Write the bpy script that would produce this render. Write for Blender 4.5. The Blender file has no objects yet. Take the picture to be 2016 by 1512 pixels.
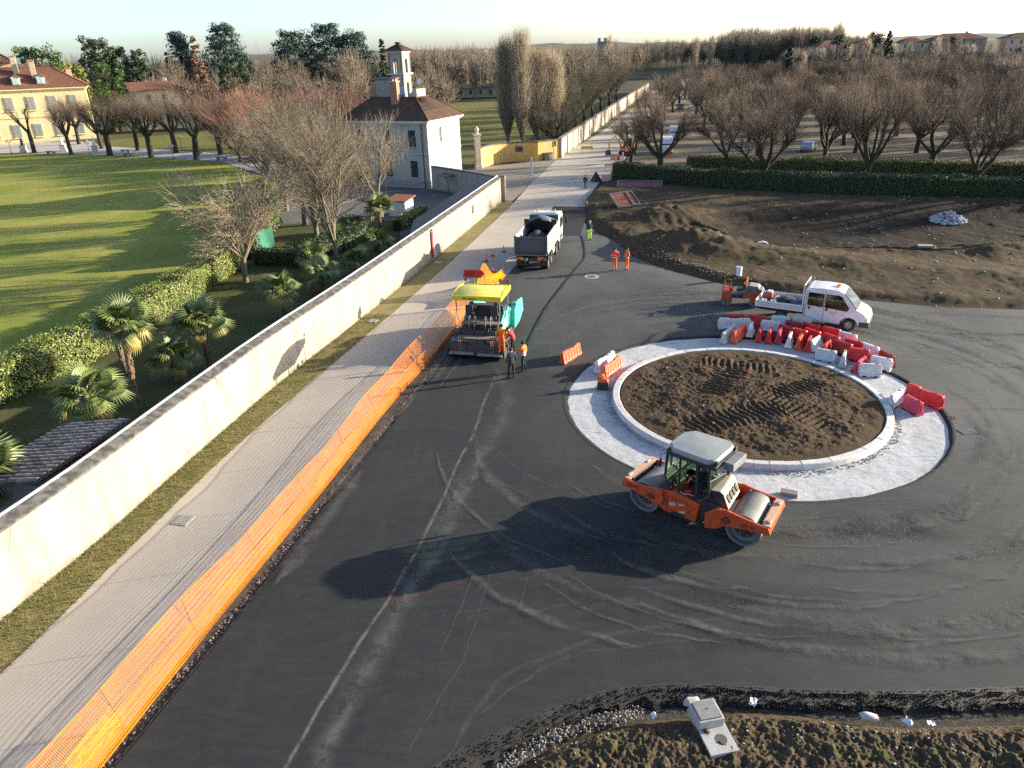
import bpy, bmesh, math, random
import numpy as np
from mathutils import Vector, Matrix, noise
from mathutils.geometry import delaunay_2d_cdt
R = math.radians
S = bpy.context.scene
C = S.collection
random.seed(7)

# ---------------------------------------------------------------- camera
cam = bpy.data.cameras.new('camera')
cam.sensor_width = 36.0
cam.lens = 1447 / 2016 * 36.0
cam.clip_start = 0.1
cam.clip_end = 6000
camo = bpy.data.objects.new('camera', cam)
C.objects.link(camo)
PITCH, ROLL, CAMH = 0.4265, -0.0321, 15.5
_f = Vector((0, math.cos(PITCH), -math.sin(PITCH)))
_r = Vector((1, 0, 0))
_u = _r.cross(_f)
_r2 = math.cos(ROLL) * _r + math.sin(ROLL) * _u
_u2 = -math.sin(ROLL) * _r + math.cos(ROLL) * _u
_m = Matrix((_r2, _u2, -_f)).transposed().to_4x4()
_m.translation = (0, 0, CAMH)
camo.matrix_world = _m
S.camera = camo

# ---------------------------------------------------------------- sky, sun, exposure
SUN_EL, SUN_AZ = R(13.7), R(13.2)          # elevation; bearing from +X towards +Y
W = bpy.data.worlds.new('World')
S.world = W
W.use_nodes = True
wn = W.node_tree
wn.nodes.clear()
sky = wn.nodes.new('ShaderNodeTexSky')
sky.sky_type = 'NISHITA'
sky.sun_disc = False
sky.sun_elevation = SUN_EL
sky.sun_rotation = math.pi / 2 - SUN_AZ
sky.altitude = 150
sky.air_density = 0.65
sky.dust_density = 1.4
sky.ozone_density = 1.5
bg = wn.nodes.new('ShaderNodeBackground')
bg.inputs[1].default_value = 0.13
wo = wn.nodes.new('ShaderNodeOutputWorld')
wn.links.new(sky.outputs[0], bg.inputs[0])
wn.links.new(bg.outputs[0], wo.inputs[0])
sun = bpy.data.lights.new('sun', 'SUN')
sun.energy = 5.0
sun.angle = R(0.5)
sun.color = (1.0, 0.89, 0.70)
suno = bpy.data.objects.new('sun', sun)
C.objects.link(suno)
SUND = Vector((math.cos(SUN_AZ) * math.cos(SUN_EL), math.sin(SUN_AZ) * math.cos(SUN_EL), math.sin(SUN_EL)))
suno.rotation_euler = SUND.to_track_quat('Z', 'Y').to_euler()
suno.location = SUND * 60
S.view_settings.view_transform = 'Standard'
S.view_settings.look = 'None'
S.view_settings.gamma = 1.0
S.view_settings.use_curve_mapping = False
S.view_settings.exposure = 1.5
S.cycles.max_bounces = 6
S.cycles.diffuse_bounces = 3
S.cycles.glossy_bounces = 3
S.cycles.transparent_max_bounces = 24
S.cycles.use_denoising = False
S.cycles.caustics_reflective = False
S.cycles.caustics_refractive = False

# ---------------------------------------------------------------- helpers: materials
class NT:
    def __init__(s, name):
        s.m = bpy.data.materials.new(name)
        s.m.use_nodes = True
        s.t = s.m.node_tree
        s.b = s.t.nodes['Principled BSDF']
        s.out = s.t.nodes['Material Output']
        s.tc = s.t.nodes.new('ShaderNodeTexCoord').outputs['Object']
    def n(s, typ, **kw):
        nd = s.t.nodes.new('ShaderNode' + typ)
        for k, v in kw.items():
            setattr(nd, k, v)
        return nd
    def put(s, sock, v):
        if isinstance(v, bpy.types.NodeSocket):
            s.t.links.new(v, sock)
        elif isinstance(v, (tuple, list)) and len(v) == 3 and sock.type == 'RGBA':
            sock.default_value = (*v, 1)
        else:
            sock.default_value = v
    def noise(s, scale, detail=5, rough=.55, vec=None, dist=0.0, col=False):
        nd = s.n('TexNoise')
        nd.inputs['Scale'].default_value = scale
        nd.inputs['Detail'].default_value = detail
        nd.inputs['Roughness'].default_value = rough
        nd.inputs['Distortion'].default_value = dist
        s.put(nd.inputs['Vector'], vec if vec is not None else s.tc)
        return nd.outputs['Color' if col else 'Fac']
    def voro(s, scale, feat='F1', vec=None):
        nd = s.n('TexVoronoi', feature=feat)
        nd.inputs['Scale'].default_value = scale
        s.put(nd.inputs['Vector'], vec if vec is not None else s.tc)
        return nd.outputs['Distance']
    def wave(s, scale, dist=2, vec=None, **kw):
        nd = s.n('TexWave', **kw)
        nd.inputs['Scale'].default_value = scale
        nd.inputs['Distortion'].default_value = dist
        nd.inputs['Detail'].default_value = 3
        s.put(nd.inputs['Vector'], vec if vec is not None else s.tc)
        return nd.outputs['Fac']
    def ramp(s, v, a, b, lo=0.0, hi=1.0):
        nd = s.n('MapRange')
        nd.clamp = True
        s.put(nd.inputs[0], v)
        for i, x in enumerate((a, b, lo, hi)):
            s.put(nd.inputs[i + 1], x)
        return nd.outputs[0]
    def mix(s, fac, a, b, mode='MIX'):
        nd = s.n('MixRGB', blend_type=mode)
        s.put(nd.inputs[0], fac); s.put(nd.inputs[1], a); s.put(nd.inputs[2], b)
        return nd.outputs[0]
    def math(s, op, a, b=0.0, c=0.0):
        nd = s.n('Math', operation=op)
        s.put(nd.inputs[0], a); s.put(nd.inputs[1], b); s.put(nd.inputs[2], c)
        return nd.outputs[0]
    def sep(s, v=None):
        nd = s.n('SeparateXYZ')
        s.put(nd.inputs[0], v if v is not None else s.tc)
        return nd.outputs
    def mapv(s, loc=(0, 0, 0), rot=(0, 0, 0), scale=(1, 1, 1)):
        nd = s.n('Mapping')
        s.put(nd.inputs[0], s.tc)
        nd.inputs[1].default_value = loc; nd.inputs[2].default_value = rot; nd.inputs[3].default_value = scale
        return nd.outputs[0]
    def bump(s, h, strength=.5, dist=.02):
        nd = s.n('Bump')
        nd.inputs['Strength'].default_value = strength
        nd.inputs['Distance'].default_value = dist
        s.put(nd.inputs['Height'], h)
        s.t.links.new(nd.outputs[0], s.b.inputs['Normal'])
    def fin(s, col, rough=.8, metal=0.0, spec=.3):
        s.put(s.b.inputs['Base Color'], col)
        s.put(s.b.inputs['Roughness'], rough)
        s.put(s.b.inputs['Metallic'], metal)
        s.b.inputs['Specular IOR Level'].default_value = spec
        return s.m

MATS = {}
def mat(name, c, c2=None, scale=4.0, rough=.75, metal=0.0, bump=0.0, bscale=30.0, bdist=.02, spec=.3, lo=.35, hi=.65, rand=0.0, zcol=None, coat=0.0, dust=None):
    """two-tone noise material; rand = per-object brightness spread; zcol=(z0,z1,colour) tints towards the top; dust=(colour, amount)"""
    if name in MATS:
        return MATS[name]
    n = NT(name)
    col = c
    if c2 is not None:
        col = n.mix(n.ramp(n.noise(scale), lo, hi), c, c2)
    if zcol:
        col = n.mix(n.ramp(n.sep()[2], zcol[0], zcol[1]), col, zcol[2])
    if dust:
        d = n.ramp(n.noise(scale * 2.3 + .7, 8, .65), .42, .72, 0, dust[1])
        col = n.mix(d, col, dust[0])
    if rand:
        oi = n.n('ObjectInfo').outputs['Random']
        col = n.mix(1.0, col, n.n('CombineColor').outputs[0] if False else n.mix(oi, (1 - rand,) * 3, (1 + rand,) * 3), 'MULTIPLY')
    if bump:
        n.bump(n.noise(bscale, 6, .6), bump, bdist)
    m = n.fin(col, rough, metal, spec)
    if coat:
        n.b.inputs['Coat Weight'].default_value = coat
        n.b.inputs['Coat Roughness'].default_value = .12
    MATS[name] = m
    return m

# ---------------------------------------------------------------- helpers: meshes
class MB:
    def __init__(s):
        s.v, s.f, s.m = [], [], []
    def add(s, vs, fs, mi=0):
        o = len(s.v)
        s.v += [tuple(x) for x in vs]
        s.f += [tuple(i + o for i in f) for f in fs]
        s.m += [mi] * len(fs)
        return s
    def box(s, c, d, mi=0, rz=0.0, taper=(1, 1), rot=None, shear=(0, 0)):
        x, y, z = d[0] / 2, d[1] / 2, d[2] / 2
        vs = []
        for k, t in ((-z, (1, 1)), (z, taper)):
            sh = (0, 0) if k < 0 else shear
            for a, b in ((-1, -1), (1, -1), (1, 1), (-1, 1)):
                vs.append(Vector((a * x * t[0] + sh[0], b * y * t[1] + sh[1], k)))
        M = rot if rot is not None else Matrix.Rotation(rz, 3, 'Z')
        vs = [M @ q + Vector(c) for q in vs]
        return s.add(vs, [(3, 2, 1, 0), (4, 5, 6, 7), (0, 1, 5, 4), (1, 2, 6, 5), (2, 3, 7, 6), (3, 0, 4, 7)], mi)
    def tube(s, pts, rad, n=8, mi=0, cap=True):
        pts = [Vector(p) for p in pts]
        rad = [rad] * len(pts) if not hasattr(rad, '__len__') else rad
        vs, fs = [], []
        ref = None
        for i, p in enumerate(pts):
            d = (pts[min(i + 1, len(pts) - 1)] - pts[max(i - 1, 0)])
            d = d.normalized() if d.length > 1e-9 else Vector((0, 0, 1))
            if ref is None:
                ref = d.orthogonal().normalized()
            ref = (ref - d * ref.dot(d))
            ref = ref.normalized() if ref.length > 1e-6 else d.orthogonal().normalized()
            b = d.cross(ref)
            for k in range(n):
                a = 2 * math.pi * k / n
                vs.append(p + (ref * math.cos(a) + b * math.sin(a)) * rad[i])
        for i in range(len(pts) - 1):
            for k in range(n):
                a, b2 = i * n + k, i * n + (k + 1) % n
                fs.append((a, b2, b2 + n, a + n))
        if cap:
            fs.append(tuple(range(n - 1, -1, -1)))
            fs.append(tuple((len(pts) - 1) * n + k for k in range(n)))
        return s.add(vs, fs, mi)
    def prism(s, poly, a, b, axis='y', mi=0, mat4=None):
        """poly in (x,z) for axis y, (y,z) for axis x, (x,y) for axis z, pushed from a to b"""
        def P(q, t):
            u, w = q
            return (u, t, w) if axis == 'y' else ((t, u, w) if axis == 'x' else (u, w, t))
        n = len(poly)
        vs = [P(q, a) for q in poly] + [P(q, b) for q in poly]
        if mat4 is not None:
            vs = [mat4 @ Vector(q) for q in vs]
        fs = [tuple(range(n)), tuple(range(2 * n - 1, n - 1, -1))]
        fs += [(i, i + n, (i + 1) % n + n, (i + 1) % n) for i in range(n)]
        return s.add(vs, fs, mi)
    def lathe(s, prof, n=16, c=(0, 0, 0), axis='z', mi=0, cap=True):
        """prof: list of (r, t) along the axis"""
        vs, fs = [], []
        c = Vector(c)
        for r, t in prof:
            for k in range(n):
                a = 2 * math.pi * k / n
                u, w = r * math.cos(a), r * math.sin(a)
                q = (u, w, t) if axis == 'z' else ((w, t, u) if axis == 'y' else (t, u, w))
                vs.append(c + Vector(q))
        for i in range(len(prof) - 1):
            for k in range(n):
                a, b = i * n + k, i * n + (k + 1) % n
                fs.append((a, b, b + n, a + n))
        if cap and prof[0][0] > 1e-4:
            fs.append(tuple(range(n - 1, -1, -1)))
        if cap and prof[-1][0] > 1e-4:
            fs.append(tuple((len(prof) - 1) * n + k for k in range(n)))
        return s.add(vs, fs, mi)
    def xf(s, M):
        s.v = [tuple(M @ Vector(q)) for q in s.v]
        return s
    def build(s, name, mats, parent=None, loc=None, rz=0.0, smooth=False, bevel=0.0, fix=True, **tags):
        me = bpy.data.meshes.new(name)
        me.from_pydata(s.v, [], s.f)
        if not isinstance(mats, (list, tuple)):
            mats = [mats]
        for m in mats:
            me.materials.append(m)
        if len(mats) > 1:
            me.polygons.foreach_set('material_index', s.m)
        if fix:
            bm = bmesh.new(); bm.from_mesh(me)
            bmesh.ops.recalc_face_normals(bm, faces=bm.faces)
            bm.to_mesh(me); bm.free()
        if smooth:
            me.polygons.foreach_set('use_smooth', [True] * len(me.polygons))
            me.set_sharp_from_angle(angle=R(38))
        o = link(name, me, parent, loc, rz)
        if bevel:
            b = o.modifiers.new('bevel', 'BEVEL')
            b.width = bevel; b.segments = 2; b.limit_method = 'ANGLE'; b.angle_limit = R(35)
            b.harden_normals = False
        tag(o, **tags)
        return o

def link(name, data, parent=None, loc=None, rz=0.0):
    o = bpy.data.objects.new(name, data)
    C.objects.link(o)
    if parent is not None:
        o.parent = parent
    if loc is not None:
        o.location = loc
    if rz:
        o.rotation_euler.z = rz
    return o
def tag(o, label=None, cat=None, group=None, kind=None):
    if label: o['label'] = label
    if cat: o['category'] = cat
    if group: o['group'] = group
    if kind: o['kind'] = kind
    return o
def thing(name, label, cat, loc=(0, 0, 0), rz=0.0, group=None):
    o = link(name, None, None, loc, rz)
    o.empty_display_size = .3
    return tag(o, label, cat, group)
def copy_tree(o, parent=None, label=None, loc=None, rz=None, scale=None, group=None):
    c = o.copy()
    C.objects.link(c)
    c.parent = parent
    if label: c['label'] = label
    if group: c['group'] = group
    if loc is not None: c.location = loc
    if rz is not None: c.rotation_euler.z = rz
    if scale is not None: c.scale = (scale,) * 3 if not hasattr(scale, '__len__') else scale
    for ch in KIDS.get(o.name, []):
        copy_tree(ch, c)
    return c
KIDS = {}
def note(root):
    """remember the children of a thing so that copies need no slow .children scan"""
    for ch in root.children:
        KIDS.setdefault(root.name, []).append(ch)
        note(ch)
    return root
def mesh_np(name, V, Q, mats, parent=None, smooth=False, mi=None, **tags):
    V = np.asarray(V, np.float32); Q = np.asarray(Q, np.int32)
    me = bpy.data.meshes.new(name)
    me.vertices.add(len(V)); me.vertices.foreach_set('co', V.ravel())
    k = Q.shape[1]
    me.loops.add(Q.size); me.loops.foreach_set('vertex_index', Q.ravel())
    me.polygons.add(len(Q)); me.polygons.foreach_set('loop_start', np.arange(0, Q.size, k, dtype=np.int32))
    for m in (mats if isinstance(mats, (list, tuple)) else [mats]):
        me.materials.append(m)
    if mi is not None:
        me.polygons.foreach_set('material_index', np.asarray(mi, np.int32))
    me.update(calc_edges=True)
    if smooth:
        me.polygons.foreach_set('use_smooth', np.ones(len(Q), bool))
    o = link(name, me, parent)
    return tag(o, **tags)
def prisms(P0, P1, R0, R1, n=3):
    """tapered twigs: arrays of ends and radii -> verts, quads"""
    P0 = np.asarray(P0, float); P1 = np.asarray(P1, float)
    d = P1 - P0
    d /= np.maximum(np.linalg.norm(d, axis=1, keepdims=True), 1e-9)
    ref = np.where(np.abs(d[:, 2:3]) > .9, np.array([[1., 0, 0]]), np.array([[0, 0, 1.]]))
    u = np.cross(d, ref); u /= np.linalg.norm(u, axis=1, keepdims=True)
    w = np.cross(d, u)
    N = len(P0)
    V = np.zeros((N, 2 * n, 3))
    for k in range(n):
        a = 2 * math.pi * k / n
        e = u * math.cos(a) + w * math.sin(a)
        V[:, k] = P0 + e * np.asarray(R0).reshape(-1, 1)
        V[:, n + k] = P1 + e * np.asarray(R1).reshape(-1, 1)
    base = (np.arange(N) * 2 * n)[:, None, None]
    q = np.array([[k, (k + 1) % n, n + (k + 1) % n, n + k] for k in range(n)])[None]
    return V.reshape(-1, 3), (base + q).reshape(-1, 4)
def cards(P, Nrm, size, rng, asp=1.0):
    """leaf faces: centres, rough normals, sizes -> verts, quads"""
    P = np.asarray(P, float); Nrm = np.asarray(Nrm, float)
    Nrm = Nrm / np.maximum(np.linalg.norm(Nrm, axis=1, keepdims=True), 1e-9)
    t = rng.normal(size=P.shape)
    u = np.cross(Nrm, t); u /= np.maximum(np.linalg.norm(u, axis=1, keepdims=True), 1e-9)
    w = np.cross(Nrm, u)
    s = np.asarray(size).reshape(-1, 1) * .5
    V = np.stack([P - u * s * asp, P - w * s, P + u * s * asp, P + w * s], 1)
    Q = np.arange(len(P) * 4).reshape(-1, 4)
    return V.reshape(-1, 3), Q
def joinnp(parts):
    Vs, Qs, o = [], [], 0
    for V, Q in parts:
        Vs.append(V); Qs.append(Q + o); o += len(V)
    return np.concatenate(Vs), np.concatenate(Qs)
def inpoly(x, y, poly):
    c = False
    n = len(poly)
    for i in range(n):
        x1, y1 = poly[i]; x2, y2 = poly[i - 1]
        if (y1 > y) != (y2 > y) and x < (x2 - x1) * (y - y1) / (y2 - y1) + x1:
            c = not c
    return c
def inpoly_np(X, Y, poly):
    c = np.zeros(X.shape, bool)
    n = len(poly)
    for i in range(n):
        x1, y1 = poly[i]; x2, y2 = poly[i - 1]
        if y1 == y2: continue
        k = ((y1 > Y) != (y2 > Y)) & (X < (x2 - x1) * (Y - y1) / (y2 - y1) + x1)
        c ^= k
    return c
def sheet(name, poly, m, z=0.0, holes=(), depth=0.0, extra=(), zf=None, **tags):
    """a flat sheet from an outline (with holes), optionally with side faces going down by depth"""
    loops = [list(poly)] + [list(h) for h in holes]
    vs, ed = [], []
    for lp in loops:
        o = len(vs)
        vs += [Vector(p) for p in lp]
        ed += [(o + i, o + (i + 1) % len(lp)) for i in range(len(lp))]
    vs += [Vector(p) for p in extra]
    r = delaunay_2d_cdt(vs, ed, [], 0, 1e-5)
    V2, F2 = r[0], r[2]
    mb = MB()
    F3 = []
    for f in F2:
        cx = sum(V2[i].x for i in f) / len(f); cy = sum(V2[i].y for i in f) / len(f)
        if inpoly(cx, cy, loops[0]) and not any(inpoly(cx, cy, h) for h in loops[1:]):
            F3.append(tuple(f))
    mb.add([(p.x, p.y, (zf(p.x, p.y) if zf else z)) for p in V2], F3)
    if depth:
        for lp in loops:
            n = len(lp)
            mb.add([(p[0], p[1], z) for p in lp] + [(p[0], p[1], z - depth) for p in lp],
                   [(i, (i + 1) % n, (i + 1) % n + n, i + n) for i in range(n)])
    o = mb.build(name, m, fix=False, **tags)
    bm = bmesh.new(); bm.from_mesh(o.data)
    bmesh.ops.remove_doubles(bm, verts=bm.verts, dist=1e-5)
    bmesh.ops.recalc_face_normals(bm, faces=bm.faces)
    up = sum(f.normal.z for f in bm.faces)
    if up < 0:
        bmesh.ops.reverse_faces(bm, faces=bm.faces)
    bm.to_mesh(o.data); bm.free()
    return o
def circle(c, r, n=96, a0=0.0):
    return [(c[0] + r * math.cos(a0 + 2 * math.pi * i / n), c[1] + r * math.sin(a0 + 2 * math.pi * i / n)) for i in range(n)]
def smooth_line(pts, step=1.0):
    """Catmull-Rom through the points, sampled about every step metres"""
    P = [Vector(p) for p in pts]
    P = [2 * P[0] - P[1]] + P + [2 * P[-1] - P[-2]]
    out = []
    for i in range(1, len(P) - 2):
        n = max(1, int((P[i + 1] - P[i]).length / step))
        for k in range(n):
            t = k / n
            a, b, c, d = P[i - 1], P[i], P[i + 1], P[i + 2]
            out.append(.5 * ((2 * b) + (c - a) * t + (2 * a - 5 * b + 4 * c - d) * t * t + (3 * b - a - 3 * c + d) * t ** 3))
    out.append(P[-2])
    return out
def offset(line, d):
    """shift a 2-D polyline sideways (left positive)"""
    out = []
    for i, p in enumerate(line):
        t = Vector(line[min(i + 1, len(line) - 1)]) - Vector(line[max(i - 1, 0)])
        t = Vector((t[0], t[1])).normalized()
        out.append((p[0] - t.y * d, p[1] + t.x * d))
    return out
def fbm(x, y, s=1.0, o=4):
    return noise.fractal(Vector((x * s, y * s, 3.7)), 1.0, 2.0, o)
def grid_sheet(name, x0, x1, y0, y1, step, zf, m, mask=None, smooth=True, **tags):
    nx, ny = max(2, int((x1 - x0) / step)), max(2, int((y1 - y0) / step))
    xs, ys = np.linspace(x0, x1, nx), np.linspace(y0, y1, ny)
    X, Y = np.meshgrid(xs, ys)
    Z = zf(X, Y)
    V = np.stack([X, Y, Z], -1).reshape(-1, 3)
    i = np.arange(nx * ny).reshape(ny, nx)
    Q = np.stack([i[:-1, :-1], i[:-1, 1:], i[1:, 1:], i[1:, :-1]], -1).reshape(-1, 4)
    if mask is not None:
        cx = V[Q].mean(1)
        Q = Q[mask(cx[:, 0], cx[:, 1])]
        used = np.unique(Q)
        rm = np.full(len(V), -1); rm[used] = np.arange(len(used))
        V, Q = V[used], rm[Q]
    return mesh_np(name, V, Q, m, smooth=smooth, **tags)
# cheap vectorised value noise for ground relief
_rng = np.random.default_rng(11)
_T = _rng.random((256, 256))
def vnoise(X, Y, s=1.0, o=4, gain=.5):
    out = np.zeros_like(X, dtype=float); a = 1.0; tot = 0
    for k in range(o):
        x, y = X * s + 17.3 * k, Y * s + 9.1 * k
        xi, yi = np.floor(x).astype(int), np.floor(y).astype(int)
        fx, fy = x - xi, y - yi
        fx, fy = fx * fx * (3 - 2 * fx), fy * fy * (3 - 2 * fy)
        g = lambda i, j: _T[(xi + i) % 256, (yi + j) % 256]
        out += a * ((g(0, 0) * (1 - fx) + g(1, 0) * fx) * (1 - fy) + (g(0, 1) * (1 - fx) + g(1, 1) * fx) * fy)
        tot += a; a *= gain; s *= 2.03
    return out / tot
# ================================================================= SETTING
RC = (11.12, 31.38)                         # roundabout centre
R_APRON, R_KERB, R_SOIL = 8.62, 6.33, 5.99

def m_asphalt():
    n = NT('asphalt')
    sx = n.sep()
    big = n.noise(.16, 5, .6, dist=.6)
    streak = n.noise(1.0, 6, .65, vec=n.mapv(rot=(0, 0, R(16)), scale=(.9, .07, 1)))
    swirl = n.noise(.9, 7, .65, vec=n.mapv(scale=(.5, 1.6, 1)), dist=2.2)
    dusty = n.ramp(n.math('ADD', sx[0], n.math('MULTIPLY', sx[1], .42)), 11.0, 36.0)       # more dust where the site traffic comes in
    d1 = n.math('MULTIPLY', n.ramp(big, .18, .62), n.ramp(dusty, 0, 1, .10, 1.0))
    d2 = n.math('MULTIPLY', n.ramp(swirl, .45, .75), n.ramp(dusty, 0, 1, .15, .5))
    d3 = n.math('MULTIPLY', n.ramp(streak, .5, .8), .32)
    col = n.mix(d1, (.0165, .019, .0205), (.122, .124, .115))
    col = n.mix(d2, col, (.112, .114, .105))
    col = n.mix(d3, col, (.058, .060, .056))
    grain = n.noise(85, 3, .7)
    col = n.mix(n.ramp(grain, .25, .8, .0, .4), col, n.mix(.55, col, (.007, .007, .008)))
    col = n.mix(n.ramp(n.voro(14), .03, .0), col, (.10, .098, .088))
    col = n.mix(n.ramp(n.noise(2.6, 6, .7), .62, .74, 0, .45), col, (.018, .018, .019))
    n.bump(n.noise(120, 3, .6), .4, .010)
    return n.fin(col, n.ramp(big, .3, .7, .78, .92), spec=.28)
def m_soil(name, c1, c2, c3, green=None, shade=None):
    n = NT(name)
    a = n.noise(1.1, 8, .68)
    b = n.noise(11, 6, .7)
    col = n.mix(n.ramp(a, .35, .65), c1, c2)
    col = n.mix(n.ramp(b, .48, .75), col, c3)
    if green:
        g = n.noise(.8, 6, .7, dist=1.0)
        col = n.mix(n.ramp(g, .52, .66, 0, .75), col, green)
    if shade:                                            # hedge and tree shade over the hollow, painted into the soil colour
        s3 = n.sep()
        u = n.math('DIVIDE', n.math('SUBTRACT', s3[0], shade[0]), shade[2]); v = n.math('DIVIDE', n.math('SUBTRACT', s3[1], shade[1]), shade[3])
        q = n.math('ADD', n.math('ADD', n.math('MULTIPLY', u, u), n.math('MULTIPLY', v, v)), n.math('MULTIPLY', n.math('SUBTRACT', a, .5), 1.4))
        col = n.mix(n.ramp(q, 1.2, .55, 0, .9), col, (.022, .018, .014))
    col = n.mix(n.ramp(n.voro(7), .055, .02), col, (.30, .27, .23))
    n.bump(n.noise(24, 6, .7), .8, .06)
    return n.fin(col, .95, spec=.12)
def m_grass(name, c1, c2, c3, s=.35):
    n = NT(name)
    a = n.noise(s, 6, .6, dist=.5)
    mow = n.noise(.55, 4, .6, vec=n.mapv(rot=(0, 0, R(-12)), scale=(.15, 1.6, 1)))
    f = n.noise(42, 4, .75)
    worn = n.ramp(n.noise(s * 2.7, 7, .7, dist=.8), .56, .74, 0, .55)
    col = n.mix(n.ramp(a, .35, .62), c1, c2)
    col = n.mix(n.ramp(mow, .45, .7, 0, .55), col, c3)
    col = n.mix(worn, col, tuple(.5 * a + .5 * b for a, b in zip(c2, (.24, .19, .10))))
    col = n.mix(n.ramp(f, .3, .75, 0, .8), col, n.mix(.5, col, (.02, .025, .008)))
    n.bump(n.noise(60, 4, .8), .7, .05)
    return n.fin(col, .92, spec=.15)
def m_apron():
    n = NT('crushed_concrete')
    tr = n.noise(2.2, 8, .68, vec=n.mapv(rot=(0, 0, R(20)), scale=(.6, 3.2, 1)), dist=.6)
    b = n.noise(7, 8, .72)
    col = n.mix(n.ramp(b, .4, .7), (.50, .505, .50), (.36, .37, .375))
    col = n.mix(n.ramp(tr, .54, .68), col, (.24, .255, .27))
    col = n.mix(n.ramp(n.noise(.55, 5, .6), .50, .68, 0, .6), col, (.36, .34, .30))
    h = n.math('ADD', n.noise(2.4, 4, .6), n.math('MULTIPLY', n.noise(14, 4, .6), .2))
    n.bump(h, .45, .06)
    return n.fin(col, .95, spec=.12)
def m_path(name, c1, c2, cd):
    n = NT(name)
    a = n.noise(.35, 6, .6)
    st = n.noise(1.2, 5, .6, vec=n.mapv(rot=(0, 0, R(14)), scale=(1.5, .06, 1)))
    g = n.noise(70, 4, .7)
    col = n.mix(n.ramp(a, .35, .68), c1, c2)
    col = n.mix(n.ramp(st, .55, .75, 0, .3), col, cd)
    col = n.mix(n.ramp(g, .35, .7, 0, .35), col, cd)
    col = n.mix(n.ramp(n.voro(.11, 'DISTANCE_TO_EDGE', n.mapv(scale=(1, .5, 1))), .0025, .0008, 0, .6), col, cd)
    n.bump(g, .10, .004)
    return n.fin(col, .88, spec=.2)

ASPH = m_asphalt()
# ---- outlines (x to the right, y away; metres, z up)
WALL = [tuple(p) for p in smooth_line([(-18.3, 8), (-15.96, 17.8), (-14.9, 22), (-13.6, 28.6), (-12.1, 35.6), (-9.8, 44.4), (-6.25, 59.2), (-0.45, 84)], 2.0)]
PATH_L = [tuple(p) for p in smooth_line([(-16.6, 8), (-14.6, 15.7), (-13.85, 20), (-12.35, 28), (-10.6, 35), (-8.5, 43), (-4.8, 57.9), (0.5, 81.3)], 2.0)]
FENCE = [tuple(p) for p in smooth_line([(-11.3, 8), (-10.4, 12.5), (-9.75, 15.7), (-8.95, 19.4), (-7.6, 25.2), (-6.1, 32), (-4.5, 38.3), (-3.6, 42.2), (-2.5, 46.9)], 1.0)]
ASPH_L = [(-10.9, 8), (-9.9, 12.45), (-8.33, 18.4), (-7.2, 23.2), (-5.95, 28), (-4.95, 32.3), (-4.2, 35.5), (-3.35, 39.4), (-2.2, 44.8), (-0.9, 50.5), (0.1, 54.5), (2.0, 62), (4.4, 72), (5.0, 75)]
SOIL_E = [(8.2, 78), (7.4, 72), (8.3, 67), (9.6, 62.5), (10.1, 58.2), (11.2, 55.6), (12.5, 53.4), (15, 50.1), (17.3, 48.3), (20, 46.9), (23.3, 45.4), (27, 43.7), (31.8, 42.7), (45, 40.6), (70, 37)]
ASPH_B = [(70, 13.6), (30, 13.9), (20, 14.0), (13.1, 13.96), (10.2, 13.96), (7.6, 14.1), (5, 14.36), (3.9, 14.42), (2.73, 14.36), (1.9, 14.2), (.94, 13.87), (-.38, 13.25), (-1.4, 12.75), (-2.32, 12.15), (-3.3, 11.3), (-4.4, 9.8), (-5.2, 8)]
NEAR_HOLE = [(-4.9, 8.3), (-3.2, 11.6), (-.3, 13.4), (2.7, 14.6), (7, 14.4), (13, 14.2), (40, 14.2), (40, -200), (-5, -200)]
SOIL_HOLE = [(9.4, 78), (9.2, 71), (11.2, 58.5), (13.3, 54), (17.6, 49.2), (23.8, 46.2), (32, 43.6), (46, 41.4), (89, 36), (89, 68.5), (52.7, 75.4), (38.4, 79.8), (24, 87.2), (14, 95), (10, 84)]
sheet('ground', [(-3000, -300), (3000, -300), (3000, 4500), (-3000, 4500)],
      m_grass('rough_ground', (.075, .07, .035), (.10, .085, .05), (.07, .075, .03), .05), z=-.14, holes=[SOIL_HOLE, NEAR_HOLE], kind='structure')
sheet('road', ASPH_L + SOIL_E + ASPH_B, ASPH, z=0.0, holes=[circle(RC, R_APRON, 120)], depth=.11, kind='structure')
# older pale carriageway beyond the works, and the footway beside the wall
ROAD_L = [(0.5, 81.3), (2.9, 94), (7.4, 114.6), (11.9, 131), (18.9, 152.8), (31, 197), (55.5, 292), (122, 502)]
ROAD_R = [(130, 500), (61, 280), (36, 190), (22.8, 136), (18.6, 116.7), (16.2, 106.5), (12.6, 98), (9.2, 84), (8.2, 78), (4.9, 75), (4.2, 72), (1.9, 62), (0.0, 54.5), (-0.9, 50.6), (-2.35, 46.9)]
PATHM = m_path('worn_paving', (.42, .368, .305), (.47, .415, .345), (.31, .27, .225))
sheet('path', PATH_L[:-1] + ROAD_L + ROAD_R + FENCE[::-1], PATHM, z=-.03, kind='structure')
# dug strip between netting and new asphalt
sheet('soil_strip', FENCE + ASPH_L[::-1][5:], m_soil('dug_strip', (.055, .045, .038), (.10, .085, .07), (.16, .14, .12)), z=-.075, kind='structure')
sheet('verge', WALL[:-1] + [(-0.45, 84)] + [(0.5, 84), (0.9, 83)] + PATH_L[::-1],
      m_grass('verge_grass', (.22, .20, .075), (.30, .24, .125), (.17, .20, .05), .7), z=-.045, kind='structure')
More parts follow.
